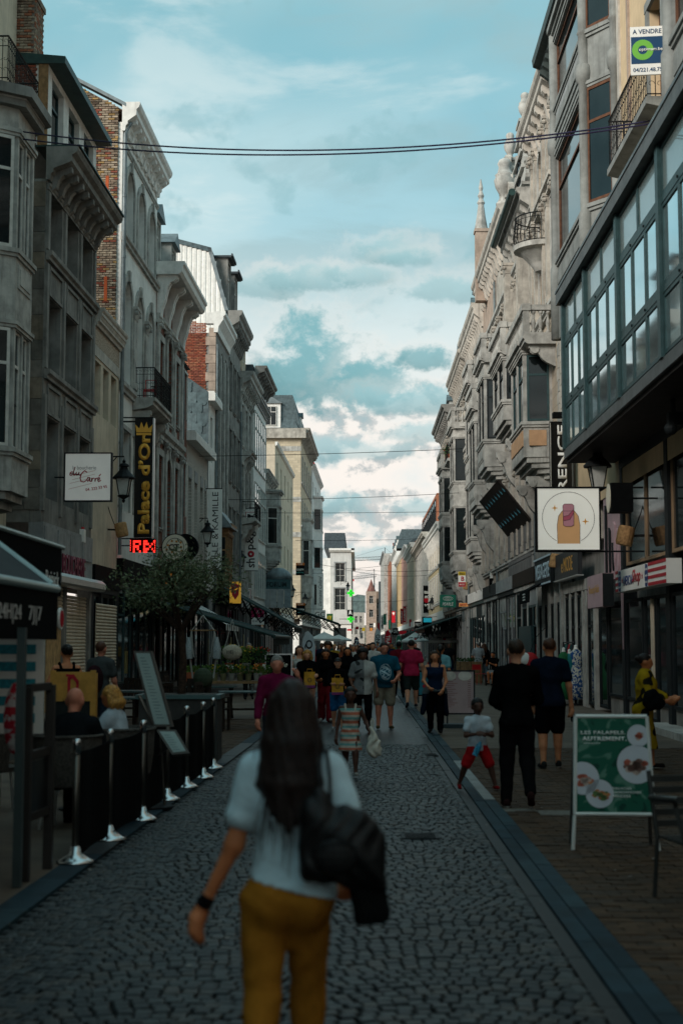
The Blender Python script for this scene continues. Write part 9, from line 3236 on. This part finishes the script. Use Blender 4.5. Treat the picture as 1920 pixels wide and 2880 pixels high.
person('woman in a black cropped jacket and long dark red trousers',gx(916,32.0),32.0,1.62,2,'tan',legs=((12,5),(-10,14)),arms=((2,10,14,0),(14,10,60,10)),top=('long',blk,.012),bottom=('wide',cloth('dark_red',(.17,.012,.018))),shoes=(.5,.46,.42),hair=('long','dkbrown',.72),fem=True,h=.0125,head=(0,8))
person('woman in a sleeveless white top with long brown hair',gx(842,36),36,1.68,4,'fair',legs=((12,5),(-10,14)),arms=((2,12,14,0),(2,12,14,0)),top=('tank',cloth('white_top',(.50,.47,.43)),.01),bottom=('trousers',cloth('denim',(.05,.075,.11))),shoes=(.3,.3,.3),hair=('long','brown',.72),fem=True,h=.014)
Pp,Jp,nmp,Up,Hp=person('grey haired man in a maroon jumper talking on the phone',gx(779,18.6),18.6,1.60,8,'red',legs=((16,5),(-12,20)),arms=((40,26,122,12),(4,10,16,0)),top=('long',cloth('maroon',(.13,.010,.040)),.014),bottom=('trousers',cloth('denim2',(.03,.045,.07))),shoes=(.03,.03,.03),hair=('short','grey'),w=1.08,h=.0105,head=(-4,2))
tp=P if False else None
hp_=Pp.matrix_basis@Vector((J if False else Jp)['wrL']*nmp)
mp_=thing('mobile_phone','dark mobile phone at the ear of the man in maroon','phone',(hp_.x-.03,hp_.y-.03,hp_.z+.07),0)
MB().obox((0,0,0),.012,.07,.14,Matrix.Rotation(.3,3,'X')).build('body','black_gloss',mp_)
bp_=thing('backpack_strap','grey backpack on the back of the man in maroon','backpack',(gx(779,18.6),18.74,0),0)
ob('body',surf_mesh('bag',[('e',(0,.06,1.08),(.14,.07,.2),None)]+[('c',(s*.11,-.19,1.12),(s*.12,-.06,1.33),.016,.016)for s in(-1,1)]+[('c',(s*.12,-.06,1.33),(s*.1,.03,1.24),.016,.02)for s in(-1,1)],.012,.03,[cloth('greypack',(.09,.09,.09))]),bp_)
person('man in a dark red T-shirt walking away behind the raspberry shirt',gx(1121,46),46,1.83,180,'brown',top=('tee',cloth('oxblood',(.13,.010,.018)),.016),bottom=('trousers',blk),hair=('short','black'),w=1.1,h=.02,**walkA)
person('person in a light turquoise T-shirt with dark hair walking away past the menu board',gx(1238,36),36,1.72,172,'tan',top=('tee',cloth('turq_tee',(.16,.36,.40)),.016),bottom=('trousers',cloth('denim3',(.04,.06,.09))),hair=('pony','black'),w=1.1,fem=True,h=.016,**walkB)
person('tall dark haired person in black right behind the woman in red trousers',gx(922,38),38,1.80,0,'tan',top=('long',blk,.02),bottom=('trousers',blk),hair=('afro','brown'),w=1.15,h=.018,**walkA)
person('woman in black with a black headscarf',gx(977,37),37,1.66,0,'tan',top=('kaftan',blk,.02,None,.1,.13),hair=('long','black',.74),fem=True,h=.018,**walkB)
person('man in grey T-shirt and jeans with a blue pouch on the right pavement',gx(1344,62),62,1.77,190,'fair',top=('tee',cloth('grey_tee',(.36,.37,.38)),.016),bottom=('trousers',cloth('denim4',(.025,.055,.10))),hair=('short','grey'),h=.025,legs=((3,4),(-3,6)),arms=((12,14,40,20),(12,14,40,20)))
person('woman with red brown hair and a yellow bag beside the man in the grey T-shirt',gx(1360,63),63,1.72,185,'fair',top=('long',blk,.016),bottom=('trousers',cloth('pale_denim',(.16,.22,.26))),hair=('long','auburn',.76),fem=True,h=.025,legs=((3,4),(-3,6)),arms=((2,10,20,0),(2,10,20,0)))
person('seated person in a black top and grey shorts on the right hand terrace',gx(1392,58),58,1.7,-40,'tan',top=('tee',blk,.014),bottom=('shorts',cloth('grey_shorts',(.25,.25,.25))),hair=('short','black'),h=.022,legs=((82,84),(86,90)),arms=((40,10,70,20),(40,10,96,30)),seat=.55,lean=14,shoes=(.02,.02,.02))
sb=thing('terrace_bench','low dark bench under the seated person on the right','bench',(gx(1394,58.3),58.35,.012),0)
MB().box(-.5,.5,-.2,.25,.38,.43).build('seat','wood_dark',sb)
for x in(-.45,.4):
 MB().box(x,x+.05,-.18,.22,0,.38).build('leg','wood_dark',sb)
person('bald man in a black shirt seated at the near cafe table, seen from behind',-2.80,13.75,1.76,170,'red',top=('tee',cloth('blackshirt',(.010,.012,.014)),.018),bottom=('trousers',blk),hair=('bald',),h=.0105,legs=((82,84),(82,88)),arms=((30,14,60,18),(30,14,60,18)),seat=.46,lean=14,w=1.1,g=1.1,group='people seated on the left terrace',head=(0,10))
person('blonde woman in a pale blue shirt seated at the cafe table',-2.47,14.80,1.64,-100,'tan',top=('shirt',cloth('pale_shirt',(.38,.44,.48)),.018),bottom=('trousers',navy),hair=('bob','blond',.855),fem=True,h=.0105,legs=((82,84),(82,88)),arms=((30,14,70,18),(30,14,70,18)),seat=.50,lean=8,group='people seated on the left terrace',head=(-10,8))
person('woman with a dark bun in a sleeveless black top looking at the boarded shop',gx(190,20.6),20.6,1.73,205,'warm',top=('tank',blk,.01),bottom=('trousers',blk),hair=('bun','black'),fem=True,h=.0115,legs=((4,4),(-4,8)),arms=((10,24,70,40),(-14,24,60,-10)))
person('man in a grey T-shirt with a dark backpack beside the roller shutter',gx(284,24),24,1.77,160,'red',top=('tee',cloth('slate_tee',(.06,.065,.065)),.016),bottom=('trousers',cloth('dark_jean',(.02,.03,.045))),hair=('short','auburn'),h=.012,legs=((6,4),(-6,10)),arms=((4,10,18,0),(6,10,18,0)))
bpk=thing('dark_backpack','dark red and black backpack worn by the man beside the shutter','backpack',(gx(268,23.8),23.78,0),0)
ob('body',surf_mesh('bag',[('e',(0,0,1.15),(.15,.1,.24),None)],.014,.03,[cloth('pack_dark',(.03,.012,.015))]),bpk)
rr=random.Random(12)
cols=[('pale grey',(.30,.31,.32)),('black',(.012,.012,.013)),('white',(.5,.48,.45)),('rust',(.22,.06,.03)),('pink',(.42,.12,.14)),('navy',(.012,.02,.04)),('red',(.34,.02,.03)),('teal',(.02,.13,.14)),('brown',(.08,.045,.03)),('mustard',(.35,.2,.03))]
hs_=['short','long','short','bob','pony','long','bun']
spots=[(967,46,1.7,'red','rust','long',1),(993,48,1.72,'grey','white','short',0),(1003,54,1.68,'red','pink','short',0),(1014,44,1.7,'black','black','long',1),(1027,52,1.7,'brown','pale grey','short',0),(1048,45,1.80,'black','white','short',0),(1066,50,1.66,'grey','pink','bob',1),(1073,56,1.7,'brown','pink','long',1),(955,60,1.72,'brown','pale grey','long',1),(940,58,1.72,'blond','mustard','short',0),(905,62,1.75,'brown','navy','short',0),(884,64,1.72,'grey','red','short',0),(1100,64,1.75,'black','navy','short',0),(1090,70,1.7,'brown','black','long',1),(1035,66,1.72,'dkbrown','black','long',1),(1018,72,1.74,'black','red','short',0),(1052,76,1.7,'blond','white','pony',1),(985,74,1.7,'black','teal','bun',1),(970,82,1.74,'brown','black','short',0),(1006,88,1.7,'grey','pale grey','short',0),(1040,92,1.72,'brown','navy','long',1),(1078,84,1.72,'black','white','short',0),(1062,98,1.75,'dkbrown','red','short',0),(1025,106,1.7,'black','pink','long',1),(995,112,1.72,'brown','white','short',0),(1048,120,1.7,'black','black','short',0),(1012,130,1.72,'grey','rust','short',0),(1100,92,1.75,'black','mustard','short',0),(1168,78,1.74,'black','black','short',0),(1262,70,1.78,'black','black','short',0),(932,92,1.7,'brown','teal','short',0),(1240,82,1.7,'brown','brown','long',1),(700,44,1.76,'grey','black','short',0),(866,74,1.72,'brown','red','long',1)]
cd_=dict(cols)
where=['','nearest','second','third']
used={}
nouns=['walking down the street','heading towards the viewer','in the middle of the crowd','far up in the crowd','close to the houses']
for i,(px,Y,H,hc_,tn,hst,fm)in enumerate(spots):
 if i<16:
  dst='near crowd'
 else:
  dst='far crowd'
 ctx='left' if px<960 else 'right' if px>1090 else 'middle'
 btn=['black','navy','pale grey','brown'][i%4]
 lb='%s with %s %s hair, %s top, %s trousers, %s %s'%('woman' if fm else 'man',{'dkbrown':'dark'}.get(hc_,hc_),hst if hst not in('bun','pony')else 'tied',tn,btn,dst,ctx)
 if lb in used:
  lb+=' again'
 used[lb]=1
 person(lb,gx(px,Y),Y,H,rr.choice([0,5,-8,0,180 if i%4==3 else 0]),rr.choice(['fair','tan','warm','brown','red']),top=(rr.choice(['tee','long','shirt']),cloth(tn.replace(' ','_')+'_c',cd_[tn]),.015),bottom=('trousers',cloth(btn.replace(' ','_')+'_t',tuple(x*.8 for x in cd_[btn]))),hair=(hst,hc_),fem=bool(fm),h=max(.022,Y*.00056)if Y<70 else.042,face=False,**(walkA if i%2 else walkB))
 # ------------------------------------------------------------------ small things on the ground and walls
for i,(X,Y,w,l,lab)in enumerate([(.55,13.2,.34,.34,'square iron drain cover among the setts near the kerb'),(1.13,22.6,.18,.42,'narrow slotted gutter grate beside the right kerb'),(-.9,16.5,.5,.5,'round edged iron inspection cover left of the girl')]):
 r=thing('drain_cover',lab,'drain cover',(X,Y,.004),.04*i)
 MB().box(-w/2,w/2,-l/2,l/2,0,.008).build('plate','iron',r)
 for k in range(5):
  MB().box(-w*.4,w*.4,-l*.4+k*l*.18,-l*.4+k*l*.18+l*.07,.008,.014).build('rib','iron',r)
lit=MB();rr=random.Random(31)
for k in range(90):
 x,y=rr.uniform(-2.3,5.5),rr.uniform(7.2,24)
 a,s=rr.random()*6.28,rr.uniform(.008,.024)
 z=.016 if x>1.2 else.008
 lit.add([(x+s*math.cos(a+q),y+s*math.sin(a+q)*rr.uniform(.6,1),z+.004*(i%2))for i,q in enumerate((0,1.4,3.1,4.6))],[(0,1,2,3)])
tag(lit.build('litter',mat('litter_pale',(.30,.28,.25),.8,var=.5,scale=40)),'scraps of paper and cigarette ends on the paving','litter',kind='stuff')
for i,(u,Y,z,side,lab)in enumerate([(0,39.2,4.7,'L','small white alarm box on the cream house'),(0,63.0,4.6,'L','small white alarm box on the whitewashed house'),(0,66.0,4.9,'R','small white alarm box on the urn house')]):
 x=left_x(Y)+.06 if side=='L' else RX-.08
 r=thing('alarm_box',lab,'alarm box',(x,Y,z),0)
 MB().box(-.06,.06,-.14,.14,-.18,.18).build('case','white_sign',r)
 MB().lathe([(.05,.0),(.04,.06),(.0,.07)],(0,0,.18),8).build('lamp','red_paint',r)
for i,(Y,z1,side)in enumerate([(58.0,13,'L'),(69.5,16.5,'L'),(81.1,15,'L'),(49.42,17,'R'),(63.2,18,'R'),(79.8,17,'R')]):
 x=left_x(Y)+.09 if side=='L' else RX-.09
 b=MB();b.tube([(x,Y,4.3),(x,Y,z1)],.055,7)
 tag(b.build('rain_pipe','zinc'),'grey rain pipe %s'%['between the narrow brick and bracketed houses','at the arcade house edge','between the mansard and corbelled houses','left of the balustrade house','between the urn and spire houses','between the double bay and flower balcony houses'][i],'rain pipe','rain pipes down the fronts')
rr=random.Random(8)
for i in range(4):
 pot(5.55,86.5+i*.8,12.95,.16,.28,pm[2],'pot of red flowers on the far iron balcony, %s from the viewer'%['first','second','third','fourth'][i],50+i,1,160,.3,.6)
for i,(x,y,z,lab)in enumerate([(-2.85,15.1,.75,'tall glass on the round cafe table'),(-3.08,15.3,.75,'bottle on the round cafe table'),(-2.2,29.5,.765,'metal shaker on the table before the flower stall')]):
 r=thing('glass',lab,'glass',(x,y,z),0)
 MB().lathe([(.028,0),(.035,.14),(.02,.16),(.012,.24)]if i==1 else[(.03,0),(.036,.13),(.030,.13)],n=12).build('vessel',mt('jar_glass')if i<2 else 'steel',r)
